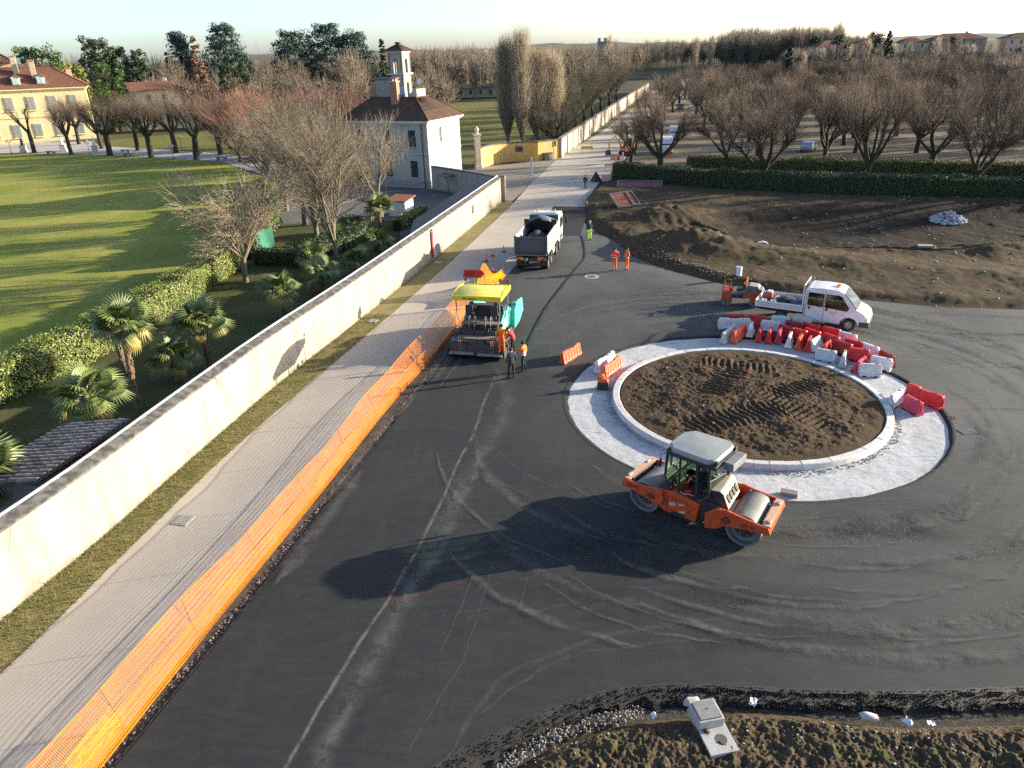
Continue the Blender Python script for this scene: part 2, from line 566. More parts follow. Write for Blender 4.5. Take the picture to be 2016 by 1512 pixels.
# milled strip in front of the lorry
sheet('milled_strip', [(3.3, 66.5), (6.6, 66), (8.0, 74), (8.4, 79.2), (5.1, 80.1), (4.3, 74)], m_soil('milled', (.028, .028, .032), (.05, .048, .048), (.09, .085, .08)), z=.006, kind='structure')
sheet('forecourt', [(-0.45, 84.2), (0.6, 83.6)] + ROAD_L[1:3] + [(8.6, 118.4), (4.7, 116), (-3, 112), (-6.6, 109.5), (-9.3, 94.6)],
      m_path('forecourt_gravel', (.23, .20, .165), (.29, .26, .22), (.14, .125, .10)), z=-.06, kind='structure')
sheet('verge_far', [(9.0, 119.2), (16.5, 148), (28.9, 196), (54.3, 292), (119, 500), (121, 501)] + ROAD_L[::-1][1:5] + [(8.9, 118.6)],
      m_grass('verge_dry', (.15, .13, .06), (.20, .16, .10), (.12, .11, .05), .7), z=-.06, kind='structure')
LAWN = m_grass('lawn', (.21, .25, .034), (.37, .34, .075), (.28, .30, .046), .12)
sheet('lawn', [(-30, 20), (-27.2, 30), (-24.2, 40.7), (-23.3, 48), (-22.4, 58.3), (-23.5, 68), (-28, 90), (-34, 108), (-48, 128.5), (-75.5, 143.7), (-100, 152), (-170, 180), (-170, 20)],
      LAWN, z=-.09, kind='structure')
sheet('garden_path', [(-36, 112), (-48.2, 128.7), (-75.5, 143.9), (-100, 152.2), (-170, 180.3), (-170, 196), (-112, 173.5), (-90, 170), (-84, 160.3), (-68, 150.2), (-50, 138.5), (-32, 122)],
      m_path('pale_gravel', (.38, .36, .33), (.44, .42, .39), (.28, .26, .23)), z=-.08, kind='structure')
DRY = m_grass('dry_lawn', (.16, .155, .032), (.20, .17, .05), (.13, .15, .03), .1)
sheet('villa_lawn', [(-88, 171), (-84, 160.5), (-68, 150.4), (-50, 138.7), (-32, 122.3), (-24, 130), (-26, 180), (-60, 196)], DRY, z=-.085, kind='structure')
sheet('park_lawn', [(-9, 118), (-3, 113), (4, 118), (9, 122), (16, 150), (28, 197), (44, 255), (20, 262), (-34, 262), (-24, 200)], DRY, z=-.09, kind='structure')
sheet('garden_ground', [(-31, 8), (-30, 20), (-27, 30), (-24, 40.7), (-23.1, 48), (-22.2, 58.3), (-23.4, 68), (-23, 76), (-11, 76), (-9.7, 62)] + offset(WALL, .4)[::-1][12:],
      m_grass('garden_grass', (.065, .085, .022), (.11, .10, .045), (.075, .095, .025), .5), z=-.095, kind='structure')
sheet('yard', [(-23, 76.02), (-11, 76.02), (-9.2, 62), (-0.7, 84.1), (-9.3, 94.4), (-20, 99), (-30, 95)],
      m_path('yard_concrete', (.12, .12, .12), (.16, .155, .15), (.08, .08, .075)), z=-.1, kind='structure')
sheet('park_ground', [(18.9, 117), (16.6, 106.5), (14.4, 96), (24, 88), (38.5, 80), (53, 75.6), (90, 68), (180, 60), (330, 120), (330, 480), (130, 500), (61.5, 280), (36.5, 190), (23.2, 136)],
      m_path('park_gravel', (.17, .125, .08), (.21, .16, .105), (.095, .09, .036)), z=-.07, kind='structure')
# ---- roundabout: pale sub-base ring, kerb stones, heap of soil
def apron_z(X, Y):
    r = np.hypot(X - RC[0], Y - RC[1])
    return -.085 + .035 * (vnoise(X, Y, 1.7, 4) - .5) * np.clip((8.6 - r) * 3, 0, 1) + .03 * np.clip((6.75 - r) / .4, 0, 1) * vnoise(X, Y, 4, 3)
def polar(name, r0, r1, nr, na, zf, m, **t):
    rr = np.linspace(r0, r1, nr); aa = np.linspace(0, 2 * np.pi, na, endpoint=False)
    A, Rr = np.meshgrid(aa, rr)
    X, Y = RC[0] + Rr * np.cos(A), RC[1] + Rr * np.sin(A)
    V = np.stack([X, Y, zf(X, Y)], -1).reshape(-1, 3)
    i = np.arange(nr * na).reshape(nr, na)
    j = np.roll(i, -1, 1)
    Q = np.stack([i[:-1], j[:-1], j[1:], i[1:]], -1).reshape(-1, 4)[:, ::-1]
    return mesh_np(name, V, Q, m, smooth=True, **t)
polar('roundabout_apron', 6.1, 8.66, 44, 420, apron_z, m_apron(), kind='structure')
def soil_z(X, Y):
    x, y = X - RC[0], Y - RC[1]
    r = np.hypot(x, y)
    e = np.clip((R_SOIL - r) / .8, 0, 1)
    z = .15 + .22 * np.clip(1 - (r / 6) ** 2, 0, 1) + e * (.22 * (vnoise(X, Y, .9, 3) - .5) + .13 * (vnoise(X, Y, 3.2, 4, .6) - .5) + .09 * (vnoise(X, Y, 11, 3, .6) - .5))
    # digger track marks: ribbed bands
    for (cx, cy, a, w, ln) in ((-1.2, -2.2, .3, .9, 5.2), (1.6, -1.6, 2.0, .8, 4.2), (-.6, 1.8, 1.0, .7, 4.6), (2.6, .6, .5, .7, 3.6), (0.6, 3.6, 2.7, .7, 4.0)):
        u = (x - cx) * math.cos(a) + (y - cy) * math.sin(a)
        v = -(x - cx) * math.sin(a) + (y - cy) * math.cos(a)
        k = np.clip(1 - np.abs(v) / w, 0, 1) ** .5 * np.clip((ln / 2 - np.abs(u)) * 3, 0, 1)
        z += e * k * (.065 * np.sin(u * 2 * np.pi / .32 + 1.6 * np.sin(v * 3) + 2 * vnoise(X, Y, 1.5, 2)) - .04)
    return z
SOILM = m_soil('dug_soil', (.058, .038, .022), (.086, .058, .034), (.118, .083, .050))
def island_z(X, Y):
    r = np.hypot(X - RC[0], Y - RC[1])
    return np.where(r > R_SOIL - .01, .1, soil_z(X, Y))
polar('roundabout_soil', .02, R_SOIL - .004, 110, 460, island_z, SOILM, kind='structure')
kb = thing('roundabout_kerb', 'pale concrete kerb ring round the brown soil of the roundabout', 'kerb', (*RC, 0))
NK = 62
CONC = mat('kerb_concrete', (.60, .585, .55), (.50, .49, .46), 2.2, .85, bump=.3, bscale=60, rand=.07)
def kerb_stone():
    mb = MB()
    da = 2 * math.pi / NK
    g = .006 / R_KERB
    vs = []
    for a in (g, da / 2, da - g):
        for r, z in ((R_SOIL, -.1), (R_SOIL, .185), (R_SOIL + .03, .205), (R_KERB - .05, .195), (R_KERB - .02, .165), (R_KERB, -.1)):
            vs.append((r * math.cos(a), r * math.sin(a), z))
    k = 6
    fs = [tuple(range(k)), tuple(range(3 * k - 1, 2 * k - 1, -1))]
    for s in range(2):
        fs += [(s * k + i, s * k + k + i, s * k + k + (i + 1) % k, s * k + (i + 1) % k) for i in range(k)]
    return mb.add(vs, fs)
_k0 = kerb_stone().build('kerb_stone', CONC, kb)
for i in range(1, NK):
    o = link('kerb_stone', _k0.data, kb, (0, 0, .006 * math.sin(i * 2.7)), 2 * math.pi * i / NK)
# tar edge of the asphalt round the apron
def tar_ring():
    mb = MB(); n = 300
    vs, fs = [], []
    for i in range(n):
        a = 2 * math.pi * i / n
        w = .05 + .05 * (fbm(math.cos(a) * 9, math.sin(a) * 9) + .4)
        ww = .25 if abs(a - 6.0) < .03 else 0
        for r, z in ((R_APRON - .10 - w, -.085), (R_APRON - .02, .004 + .012 * fbm(a * 30, 1)), (R_APRON + .05 + w * .6 + ww, .006)):
            vs.append((RC[0] + r * math.cos(a), RC[1] + r * math.sin(a), z))
        j = (i + 1) % n
        for k in range(2):
            fs.append((i * 3 + k, j * 3 + k, j * 3 + k + 1, i * 3 + k + 1))
    return mb.add(vs, fs)
TAR = mat('fresh_tar', (.006, .006, .007), (.013, .013, .014), 20, .62, bump=.9, bscale=60, bdist=.04)
tar_ring().build('tar_edge', TAR, smooth=True, kind='structure')
# ---- earth on the right: berm along the asphalt, hollow behind, hedge foot
def seg_dist(X, Y, line):
    d = np.full(X.shape, 1e9)
    for (ax, ay), (bx, by) in zip(line[:-1], line[1:]):
        ex, ey = bx - ax, by - ay
        t = np.clip(((X - ax) * ex + (Y - ay) * ey) / (ex * ex + ey * ey), 0, 1)
        d = np.minimum(d, np.hypot(X - ax - t * ex, Y - ay - t * ey))
    return d
HEDGE_FOOT = [(13.8, 96.5), (24, 88.2), (38.4, 80.6), (52.7, 76.2), (90, 69)]
SOIL_POLY = [(p[0] - .02, p[1]) for p in SOIL_E] + [(90, 34), (90, 69.5)] + HEDGE_FOOT[::-1][1:] + [(9.3, 84)]
def berm_z(X, Y):
    d = seg_dist(X, Y, SOIL_E)
    h = seg_dist(X, Y, HEDGE_FOOT)
    ramp = np.clip(d / 1.6, 0, 1)
    ramp = ramp * ramp * (3 - 2 * ramp)
    z = -.10 + ramp * (.30 + .35 * (vnoise(X, Y, .22, 3) - .3))
    z += np.clip(d / .8, 0, 1) * (.20 * (vnoise(X, Y, .6, 3) - .5) + .12 * (vnoise(X, Y, 3.1, 4, .6) - .5))
    # big spoil heap beside the workers, with machine tracks
    for cx, cy, sx, sy, a, hh in ((15.5, 60, 5.2, 3.0, -.5, 1.6), (15.5, 70.5, 4.6, 3.6, .2, 1.5), (24, 54, 6, 2.0, -.35, .5), (35, 48.5, 8, 2.2, -.2, .35), (37, 55, 3.0, 1.2, .2, .6)):
        u = (X - cx) * math.cos(a) + (Y - cy) * math.sin(a); v = -(X - cx) * math.sin(a) + (Y - cy) * math.cos(a)
        q = np.exp(-(u / sx) ** 2 - (v / sy) ** 2)
        z += np.clip(d / 1.2, 0, 1) * hh * q * (.8 + .5 * vnoise(X, Y, .8, 3))
        z += np.clip(d / 1.2, 0, 1) * .035 * q * np.sin(u * 7 + 4 * vnoise(X, Y, .7, 2) + 2 * np.sin(v * .8)) * (hh > .8)
    # hollow below the hedge
    hol = np.exp(-((X - 40) / 24) ** 4 - ((Y - 66) / 6.5) ** 4)
    z -= 1.3 * hol
    # wheel ruts running along the field
    for k in (0, 1.9):
        rut = seg_dist(X, Y, [(17, 66 + k), (24, 59.5 + k), (33, 56 + k), (48, 53 + k), (75, 50 + k)])
        z -= np.clip(d / 1.2, 0, 1) * .28 * np.exp(-(rut / .38) ** 2) - .12 * np.exp(-((rut - .7) / .3) ** 2)
    z = z * np.clip(h / 1.5, .0, 1) + .02 * (1 - np.clip(h / 1.5, 0, 1))
    return z
FIELD = m_soil('field_soil', (.054, .037, .022), (.088, .061, .036), (.13, .095, .058), (.058, .062, .021), shade=(40, 67, 25, 9))
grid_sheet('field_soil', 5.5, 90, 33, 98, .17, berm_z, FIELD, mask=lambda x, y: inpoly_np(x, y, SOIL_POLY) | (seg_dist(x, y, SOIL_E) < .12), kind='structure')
# ---- near bank at the bottom edge of the picture
BANK = [(-3.6, 7.6), (-2.0, 10.6), (-.63, 12.0), (.63, 12.85), (1.9, 13.3), (3.0, 13.55), (4.33, 13.62), (5.6, 13.75), (6.94, 13.6), (8.2, 13.3), (9.53, 13.1), (12.5, 13.1), (20, 13.2), (30, 13.2)]
def bank_z(X, Y):
    d = seg_dist(X, Y, BANK)
    r = np.clip(d / .5, 0, 1)
    z = -.30 + .34 * r * (.7 + .6 * vnoise(X, Y, 1.2, 3)) + r * (.16 * (vnoise(X, Y, 1.3, 3) - .4) + .15 * (vnoise(X, Y, 6, 3) - .5) + .11 * (vnoise(X, Y, 17, 3) - .5))
    return z
grid_sheet('soil_bank', -4, 16, 9.5, 14.0, .028, bank_z, m_soil('bank_soil', (.068, .048, .029), (.105, .076, .045), (.145, .108, .068), (.07, .08, .025)),
           mask=lambda x, y: inpoly_np(x, y, BANK + [(30, 7), (-3.6, 7)]), kind='structure')
sheet('ditch', [(p[0], p[1]) for p in BANK] + [(30, 14.2)] + [(p[0], p[1] + .3) for p in ASPH_B[2:]], m_soil('ditch_soil', (.04, .034, .028), (.07, .06, .05), (.14, .13, .12)), z=-.3, kind='structure')
# wider lower asphalt course showing as a second black step
def crumb_edge(name, line, w0, w1, z0, z1):
    mb = MB(); n = 0
    L = smooth_line(line, .12)
    P = [(p.x, p.y) for p in L]
    a = offset(P, -w0); vs, fs = [], []
    prof = ((0, z0), (.3, z0 - .02), (.45, z0 - .09), (1, z1), (1.25, z1 - .16))
    for i, p in enumerate(P):
        t = (Vector(P[min(i + 1, len(P) - 1)]) - Vector(P[max(0, i - 1)])).normalized()
        nrm = Vector((t.y, -t.x)) * -1
        for f, z in prof:
            k = (w1 * f) * (1 + .35 * fbm(p[0] * 2.2, p[1] * 2.2 + f * 3)) + .035 * fbm(p[0] * 12, p[1] * 12 + f * 9)
            q = Vector(p) + nrm * (k - .06)
            vs.append((q.x, q.y, z + .025 * fbm(q.x * 9, q.y * 9) * (f > 0)))
        if i:
            m = len(prof)
            for k in range(m - 1):
                fs.append(((i - 1) * m + k, i * m + k, i * m + k + 1, (i - 1) * m + k + 1))
    return mb.add(vs, fs).build(name, TAR, smooth=True, kind='structure')
crumb_edge('tar_edge', ASPH_B, 0, .38, .006, -.13)
crumb_edge('tar_edge', ASPH_L[::-1][3:], 0, .12, .006, -.07)
# paving seam: the hot new lane's raised edge beside the paver and lorry
def seam(line, w, h):
    mb = MB(); L = smooth_line(line, .25); vs, fs = [], []
    for i, p in enumerate(L):
        t = (L[min(i + 1, len(L) - 1)] - L[max(0, i - 1)]).normalized(); nr = Vector((-t.y, t.x))
        ww = w * (1 + .5 * fbm(p.x * 2, p.y * 2))
        for f, z in ((1, .005), (.4, h), (-.3, h * .8), (-1.0, .005)):
            q = p + nr * ww * f
            vs.append((q.x, q.y, z))
        if i:
            for k in range(3):
                fs.append(((i - 1) * 4 + k, i * 4 + k, i * 4 + k + 1, (i - 1) * 4 + k + 1))
    return mb.add(vs, fs).build('paving_seam', TAR, smooth=True, kind='structure')
seam([(0.95, 39.5), (1.55, 42.5), (2.6, 46.8), (4.0, 51.4), (5.2, 55.2), (6.2, 58.5), (6.6, 63), (6.7, 66)], .10, .035)
# ================================================================= WALLS AND BUILDINGS
def m_plaster(name, c, stain, top=None, s=.7):
    n = NT(name)
    z = n.sep()[2]
    a = n.noise(s, 7, .62)
    col = n.mix(n.ramp(a, .35, .7), c, tuple(v * .86 for v in c))
    st = n.noise(1.0, 6, .65, vec=n.mapv(scale=(1.6, 1.6, .22)))
    col = n.mix(n.ramp(st, .47, .74, 0, .6), col, stain)
    col = n.mix(n.ramp(n.noise(.22, 6, .7), .52, .66, 0, .45), col, tuple(v * .72 for v in c))
    if top:
        t = n.math('ADD', n.ramp(z, top[0], top[1]), n.math('MULTIPLY', n.math('SUBTRACT', n.noise(2.6, 6, .7), .5), 1.3))
        col = n.mix(n.ramp(t, .62, .95, 0, .8), col, (.10, .095, .085))
    lo = n.math('ADD', n.ramp(z, .7, .0), n.math('MULTIPLY', n.math('SUBTRACT', n.noise(1.4, 6, .7), .5), 1.4))
    col = n.mix(n.ramp(lo, .6, 1.1, 0, .55), col, tuple(v * .6 for v in stain))
    crk = n.voro(.35, 'DISTANCE_TO_EDGE', n.mapv(scale=(1, 1, 1.3)))
    col = n.mix(n.math('MULTIPLY', n.ramp(crk, .006, .001), n.ramp(n.noise(.6, 3), .5, .6)), col, tuple(v * .35 for v in stain))
    n.bump(n.noise(9, 7, .7), .35, .03)
    return n.fin(col, .9, spec=.15)
def m_tiles(name, c1, c2, c3, ang=0.0, pitch=.24):
    n = NT(name)
    a = n.noise(1.3, 7, .7)
    col = n.mix(n.ramp(a, .38, .62), c1, c2)
    col = n.mix(n.ramp(n.noise(6, 5, .7), .55, .75), col, c3)
    return n.fin(col, .9, spec=.12)
def ribbon_wall(mb, line, th, z0, z1, mi=0, close=True):
    A = [Vector(p) for p in line]; B = [Vector(p) for p in offset(line, th)]
    n = len(A); vs = []
    for a, b in zip(A, B):
        vs += [(a.x, a.y, z0), (a.x, a.y, z1), (b.x, b.y, z1), (b.x, b.y, z0)]
    fs = []
    for i in range(n - 1):
        o = i * 4
        for k in range(4):
            fs.append((o + k, o + (k + 1) % 4, o + 4 + (k + 1) % 4, o + 4 + k))
    fs += [(0, 1, 2, 3), (4 * n - 1, 4 * n - 2, 4 * n - 3, 4 * n - 4)]
    return mb.add(vs, fs, mi)
WPL = m_plaster('wall_plaster', (.37, .332, .265), (.16, .135, .10), (2.35, 2.8))
COPE = mat('lichen_coping', (.06, .058, .053), (.15, .14, .125), 3.0, .92, bump=.6, bscale=18, lo=.4, hi=.62)
FLASH = mat('white_flashing', (.72, .72, .72), (.55, .55, .55), 1.0, .5)
def sub(line, d, z):
    return [(p[0], p[1]) for p in offset(line, d)]
bw = thing('boundary_wall', 'long cream plastered garden wall with dark lichened coping beside the path', 'wall')
ribbon_wall(MB(), WALL, .42, -.2, 2.62).build('wall', WPL, bw)
def coping(line):
    mb = MB(); vs, fs = [], []
    prof = ((-.07, 2.60), (-.07, 2.68), (.40, 2.80), (.40, 2.60))
    O = [offset(line, d) for d, z in prof]
    for i in range(len(line)):
        for k, (d, z) in enumerate(prof):
            vs.append((O[k][i][0], O[k][i][1], z + .02 * fbm(i * .7, k * 5)))
    for i in range(len(line) - 1):
        for k in range(4):
            fs.append((i * 4 + k, i * 4 + (k + 1) % 4, i * 4 + 4 + (k + 1) % 4, i * 4 + 4 + k))
    fs += [(0, 1, 2, 3), tuple(4 * len(line) - 4 + k for k in range(4))]
    return mb.add(vs, fs)
coping(WALL).build('coping', COPE, bw)
fl = [tuple(p) for p in offset(WALL, .405)]
ribbon_wall(MB(), fl, .07, 2.66, 2.85).build('flashing', FLASH, bw)
# end pier and downpipe of the garden wall
MB().box((-.32, 84.12, 1.4), (.62, .5, 2.86), 0, R(-14)).build('end_pier', WPL, bw, bevel=.02)
MB().tube([(.02, 83.75, 0), (.02, 83.75, 2.6)], .05, 8).build('downpipe', mat('copper_pipe', (.30, .17, .09), (.22, .13, .08), 3, .5), bw)
# return wall to the gatehouse
rw = thing('yard_wall', 'grey weathered yard wall running from the garden wall corner to the gatehouse', 'wall')
RWL = [(-.75, 84.3), (-2.6, 86.8), (-5, 89.8), (-8.9, 94.3)]
ribbon_wall(MB(), RWL, .35, -.2, 2.65).build('wall', m_plaster('yard_plaster', (.40, .37, .32), (.22, .20, .17), (2.2, 2.7)), rw)
ribbon_wall(MB(), offset(RWL, -.06), .47, 2.653, 2.75).build('coping', COPE, rw)
# small fittings on the garden wall
rp = thing('wall_panel', 'narrow red panel with white edge fixed to the garden wall', 'panel', (-6.05, 59.35, 0), R(76.5))
MB().box((0, .06, 1.25), (.34, .10, 2.1)).build('panel', mat('red_panel', (.40, .06, .05), (.32, .07, .06), 3, .55), rp, bevel=.01)
MB().box((.28, .05, 1.15), (.16, .09, 1.9)).build('edge_strip', mat('white_paint', (.78, .77, .74), (.68, .67, .64), 2, .55), rp, bevel=.01)
MB().box((0, .20, 2.42), (.42, .34, .07)).tube([(0, .02, 2.35), (0, .18, 2.42)], .03, 6).build('lamp_hood', mat('dark_metal', (.04, .04, .042), (.06, .06, .06), 5, .55), rp)
nb = thing('wall_niche', 'small square brown shutter set into the far end of the garden wall', 'shutter', (-3.22, 71.9, 1.55), R(76.5))
MB().box((0, .02, 0), (.62, .05, .72)).build('frame', mat('old_wood', (.16, .10, .065), (.11, .07, .05), 6, .8), nb)
for k in range(3):
    MB().box((-.18 + .18 * k, -.02 + .05, 0), (.16, .05, .62)).build('board', MATS['old_wood'], nb)
for (x, y, s, lab) in ((-12.35, 22.9, .62, 'square concrete cover set in the verge nearest the camera'), (-8.75, 44.6, .55, 'square concrete cover in the verge half way along the wall'), (-5.7, 58.5, .6, 'square concrete cover in the verge below the red panel')):
    c = thing('verge_cover', lab, 'cover', (x, y, -.04), R(-15))
    MB().box((0, 0, .015), (s, s, .05)).build('frame', mat('old_concrete', (.40, .385, .35), (.30, .29, .26), 5, .9, bump=.3), c)
    MB().box((0, 0, .032), (s * .78, s * .78, .035)).build('lid', mat('lid_concrete', (.34, .33, .30), (.27, .26, .24), 7, .9), c)

# ---- lean-to roof on the garden side of the wall
lt = thing('lean_to', 'long grey tiled lean-to roof against the garden side of the wall', 'roof')
WIN = [p for p in offset(WALL, .5) if 55 < p[1] < 83]
TILE_G = m_tiles('grey_tiles', (.17, .155, .14), (.24, .22, .19), (.12, .105, .10))
def lean_roof():
    mb = MB(); vs, fs = [], []
    L = smooth_line(WIN, .3)
    P = [(p.x, p.y) for p in L]
    A, B = offset(P, 0), offset(P, 3.0)
    for i in range(len(P)):
        w = .05 * abs(math.sin(i * math.pi / 2))
        f = min(1, max(.15, (P[i][1] - 56) / 9))
        q = Vector(A[i]).lerp(Vector(B[i]), f)
        vs += [(A[i][0], A[i][1], 2.55 + w), (q.x, q.y, 2.55 - .62 * f + w), (q.x, q.y, 2.47 - .62 * f)]
        if i:
            for k in range(2):
                fs.append((i * 3 - 3 + k, i * 3 + k, i * 3 + k + 1, i * 3 - 2 + k))
    return mb.add(vs, fs)
lean_roof().build('roof', TILE_G, lt)
_b = offset(WIN, 2.8)
for p in _b[4::3]:
    MB().box((p[0], p[1], .9), (.14, .14, 1.95)).build('post', MATS['old_wood'], lt)

# ---- gatehouse
GH = thing('gatehouse', 'white two-storey gatehouse with brown hipped roof and small belvedere tower', 'house', (-9.35, 94.4, -.1), R(-23.9))
HPL = m_plaster('house_plaster', (.50, .465, .40), (.30, .265, .21), None, .5)
STONE = mat('pale_stone', (.55, .52, .46), (.45, .42, .37), 3, .85, bump=.3, bscale=20)
GREEN = mat('green_shutter', (.022, .045, .038), (.03, .055, .045), 8, .6)
TILE_R = m_tiles('brown_tiles', (.080, .052, .040), (.125, .078, .056), (.06, .048, .042))
BRICK = mat('old_brick', (.30, .14, .085), (.40, .24, .16), 6, .9, bump=.5, bscale=14)
def hip_roof(mb, x0, x1, y0, y1, ze, zr, inx, iny, rib=.30):
    """hipped roof with a flat or ridge top, built as rows of rolled tiles"""
    cx0, cx1, cy0, cy1 = x0 + inx, x1 - inx, y0 + iny, y1 - iny
    base = [(x0, y0), (x1, y0), (x1, y1), (x0, y1)]
    top = [(cx0, cy0), (cx1, cy0), (cx1, cy1), (cx0, cy1)]
    for k in range(4):
        a, b = Vector(base[k]), Vector(base[(k + 1) % 4]); c, d = Vector(top[k]), Vector(top[(k + 1) % 4])
        n = max(4, int((b - a).length / rib) * 2)
        rows = 12
        vs, fs = [], []
        for j in range(rows + 1):
            for half in ((0,) if j in (0, rows) else (0, 1)):
                pass
        for j in range(rows + 1):
            t = j / rows
            for i in range(n + 1):
                s = i / n
                p = a.lerp(b, s).lerp(c.lerp(d, s), t)
                # straight courses: slide towards the true rib line
                ridge = .045 if i % 2 else 0.0
                vs.append((p.x, p.y, ze + (zr - ze) * t + ridge + .012 * (j % 2) + .015 * fbm(p.x * 2, p.y * 2)))
        for j in range(rows):
            for i in range(n):
                o = j * (n + 1) + i
                fs.append((o, o + 1, o + n + 2, o + n + 1))
        mb.add(vs, fs)
    mb.add([(*p, zr + .01) for p in top], [(0, 1, 2, 3)])
    # ridge and hip rolls
    for k in range(4):
        mb.tube([(*base[k], ze + .06), (*top[k], zr + .08)], .09, 6)
        if (Vector(top[k]) - Vector(top[(k + 1) % 4])).length > .2:
            mb.tube([(*top[k], zr + .08), (*top[(k + 1) % 4], zr + .08)], .09, 6)
    return mb
MB().box((-6, 4.35, 4.05), (12, 8.7, 8.1)).build('wall', HPL, GH)
MB().box((-6, 4.35, .45), (12.12, 8.82, .9)).build('plinth', mat('plinth_stone', (.36, .34, .31), (.28, .27, .25), 3, .9), GH, bevel=.02)
MB().box((-6, 4.35, 4.15), (12.14, 8.84, .16)).build('string_course', STONE, GH)
MB().box((-6, 4.35, 7.98), (12.9, 9.6, .20)).box((-6, 4.35, 7.8), (12.4, 9.1, .16)).build('cornice', mat('cornice_white', (.74, .70, .62), (.66, .62, .54), 2, .8), GH)
hip_roof(MB(), -12.6, .6, -.6, 9.3, 8.09, 10.5, 3.4, 3.3).build('roof', TILE_R, GH)
def shutter_window(root, x, z, w, h, face='s', y0=0.0, mats=None, slats=True):
    """recessed surround, two shutter leaves with slats, sill"""
    def B(mb, cx, cz, dx, dz, out, th):
        if face == 's':
            return mb.box((cx, y0 - out, cz), (dx, th, dz))
        return mb.box((y0 + out, cx, cz), (th, dx, dz))
    fr = MB()
    for sx in (-1, 1):
        B(fr, x + sx * (w / 2 + .06), z, .12, h + .24, .03, .10)
    B(fr, x, z + h / 2 + .06, w, .12, .028, .09)
    wd = fr.build('window', STONE, root)
    for sx in (-1, 1):
        m = MB()
        B(m, x + sx * w / 4, z, w / 2 - .02, h - .02, .035, .05)
        if slats:
            for i in range(8):
                B(m, x + sx * w / 4, z - h / 2 + h * (i + .5) / 8, w / 2 - .12, h / 8 - .06, .062, .03)
        m.build('shutter', GREEN, wd)
    B(MB(), x, z - h / 2 - .06, w + .3, .10, .07, .20).build('sill', STONE, wd)
    return wd
for x in (-2.15, -5.9, -9.7):
    shutter_window(GH, x, 6.0, 1.05, 1.95)
    shutter_window(GH, x + .0, 2.35, 1.05, 2.0)
nw = MB().box((.03, 3.3, 6.2), (.10, .46, 2.0)).build('window', STONE, GH)
MB().box((.07, 3.3, 6.2), (.06, .28, 1.8)).build('pane', mat('dark_glass', (.02, .025, .03), None, 1, .12, spec=.6), nw)
MB().box((.03, 6.3, 2.0), (.08, 1.3, 2.4)).build('door', mat('pale_door', (.50, .42, .32), (.42, .36, .28), 3, .7), GH)
MB().tube([(-.75, -.16, 7.75), (-.75, -.30, 7.5), (-.75, -.10, 7.2), (-.75, -.10, .1)], .055, 8).build('downpipe', MATS['dark_metal'], GH)
# rear wing
hip_roof(MB(), -10.6, -2.4, 9.36, 13.4, 8.05, 9.9, 1.95, 1.95).build('wing_roof', TILE_R, GH)
MB().box((-6.5, 10.75, 4.0), (7.0, 4.06, 8.0)).build('wing_wall', HPL, GH)
# chimneys and dormer boxes
def chimney(x, y, z0, z1, w=.95, d=.7):
    c = MB().box((x, y, (z0 + z1) / 2), (w, d, z1 - z0)).build('chimney', BRICK, GH)
    MB().box((x, y, z1 + .06), (w + .16, d + .16, .12)).build('cap', STONE, c)
    m = MB()
    for sx in (-1, 1):
        m.box((x + sx * w * .3, y, z1 + .26), (.10, d * .9, .3))
    m.box((x, y, z1 + .44), (w + .1, d + .1, .08)).build('cowl', BRICK, c)
chimney(-5.35, 2.1, 9.0, 12.4)
chimney(-9.6, 4.4, 9.0, 12.2)
DK = mat('slate_grey', (.13, .14, .15), (.18, .18, .18), 3, .7)
db = MB().box((-7.9, 4.6, 11.6), (2.3, 2.0, 2.2)).build('roof_cabin', mat('cabin_plaster', (.34, .30, .27), (.25, .23, .21), 2, .9), GH)
MB().box((-7.9, 4.6, 12.78), (2.8, 2.5, .12)).build('cabin_roof', DK, db)
MB().add([(-4.6, 3.4, 10.4), (-3.0, 3.4, 10.4), (-3.0, 5.6, 10.4), (-4.6, 5.6, 10.4), (-3.4, 3.4, 11.5), (-3.0, 3.4, 11.5), (-3.0, 5.6, 11.5), (-3.4, 5.6, 11.5)],
         [(0, 1, 2, 3), (4, 5, 6, 7), (0, 1, 5, 4), (1, 2, 6, 5), (2, 3, 7, 6), (3, 0, 4, 7)]).build('parapet', HPL, GH)
# belvedere: four corner piers, arched openings on two levels
TW = MB()
TX, TY, TS = -6.35, 5.4, 2.0
for z0, z1 in ((10.4, 13.15), (13.35, 15.7)):
    h = z1 - z0
    for fx, fy, rot in ((0, -1, 0), (1, 0, 90), (0, 1, 180), (-1, 0, 270)):
        # wall leaf with an arched hole, drawn as an outline round the opening
        a = .30; zb, zs = z0 + .35 * (z0 > 12), z0 + h * .58
        arch = [(a * math.cos(t), zs + a * math.sin(t)) for t in [math.pi * k / 8 for k in range(9)]]
        poly = [(-TS / 2, z0), (-a, z0)] + [(-a, zs)] + arch[::-1][1:-1] + [(a, zs), (a, z0), (TS / 2, z0), (TS / 2, z1), (-TS / 2, z1)]
        M4 = Matrix.Translation((TX, TY, 0)) @ Matrix.Rotation(R(rot), 4, 'Z') @ Matrix.Translation((0, -TS / 2, 0))
        left = [(-TS / 2, z0), (-a, z0), (-a, zs)] + [q for q in arch[::-1] if q[0] < -.01] + [(0, zs + a), (0, z1), (-TS / 2, z1)]
        right = [(-q[0], q[1]) for q in left][::-1]
        TW.prism(left, 0, .28, 'y', 0, M4)
        TW.prism(right, 0, .28, 'y', 0, M4)
tw = TW.build('tower', m_plaster('tower_plaster', (.40, .365, .31), (.20, .18, .155)), GH)
MB().box((TX, TY, 13.25), (TS + .4, TS + .4, .18)).build('tower_cornice', STONE, tw)
MB().box((TX, TY, 15.78), (TS + .2, TS + .2, .15)).build('tower_eave', STONE, tw)
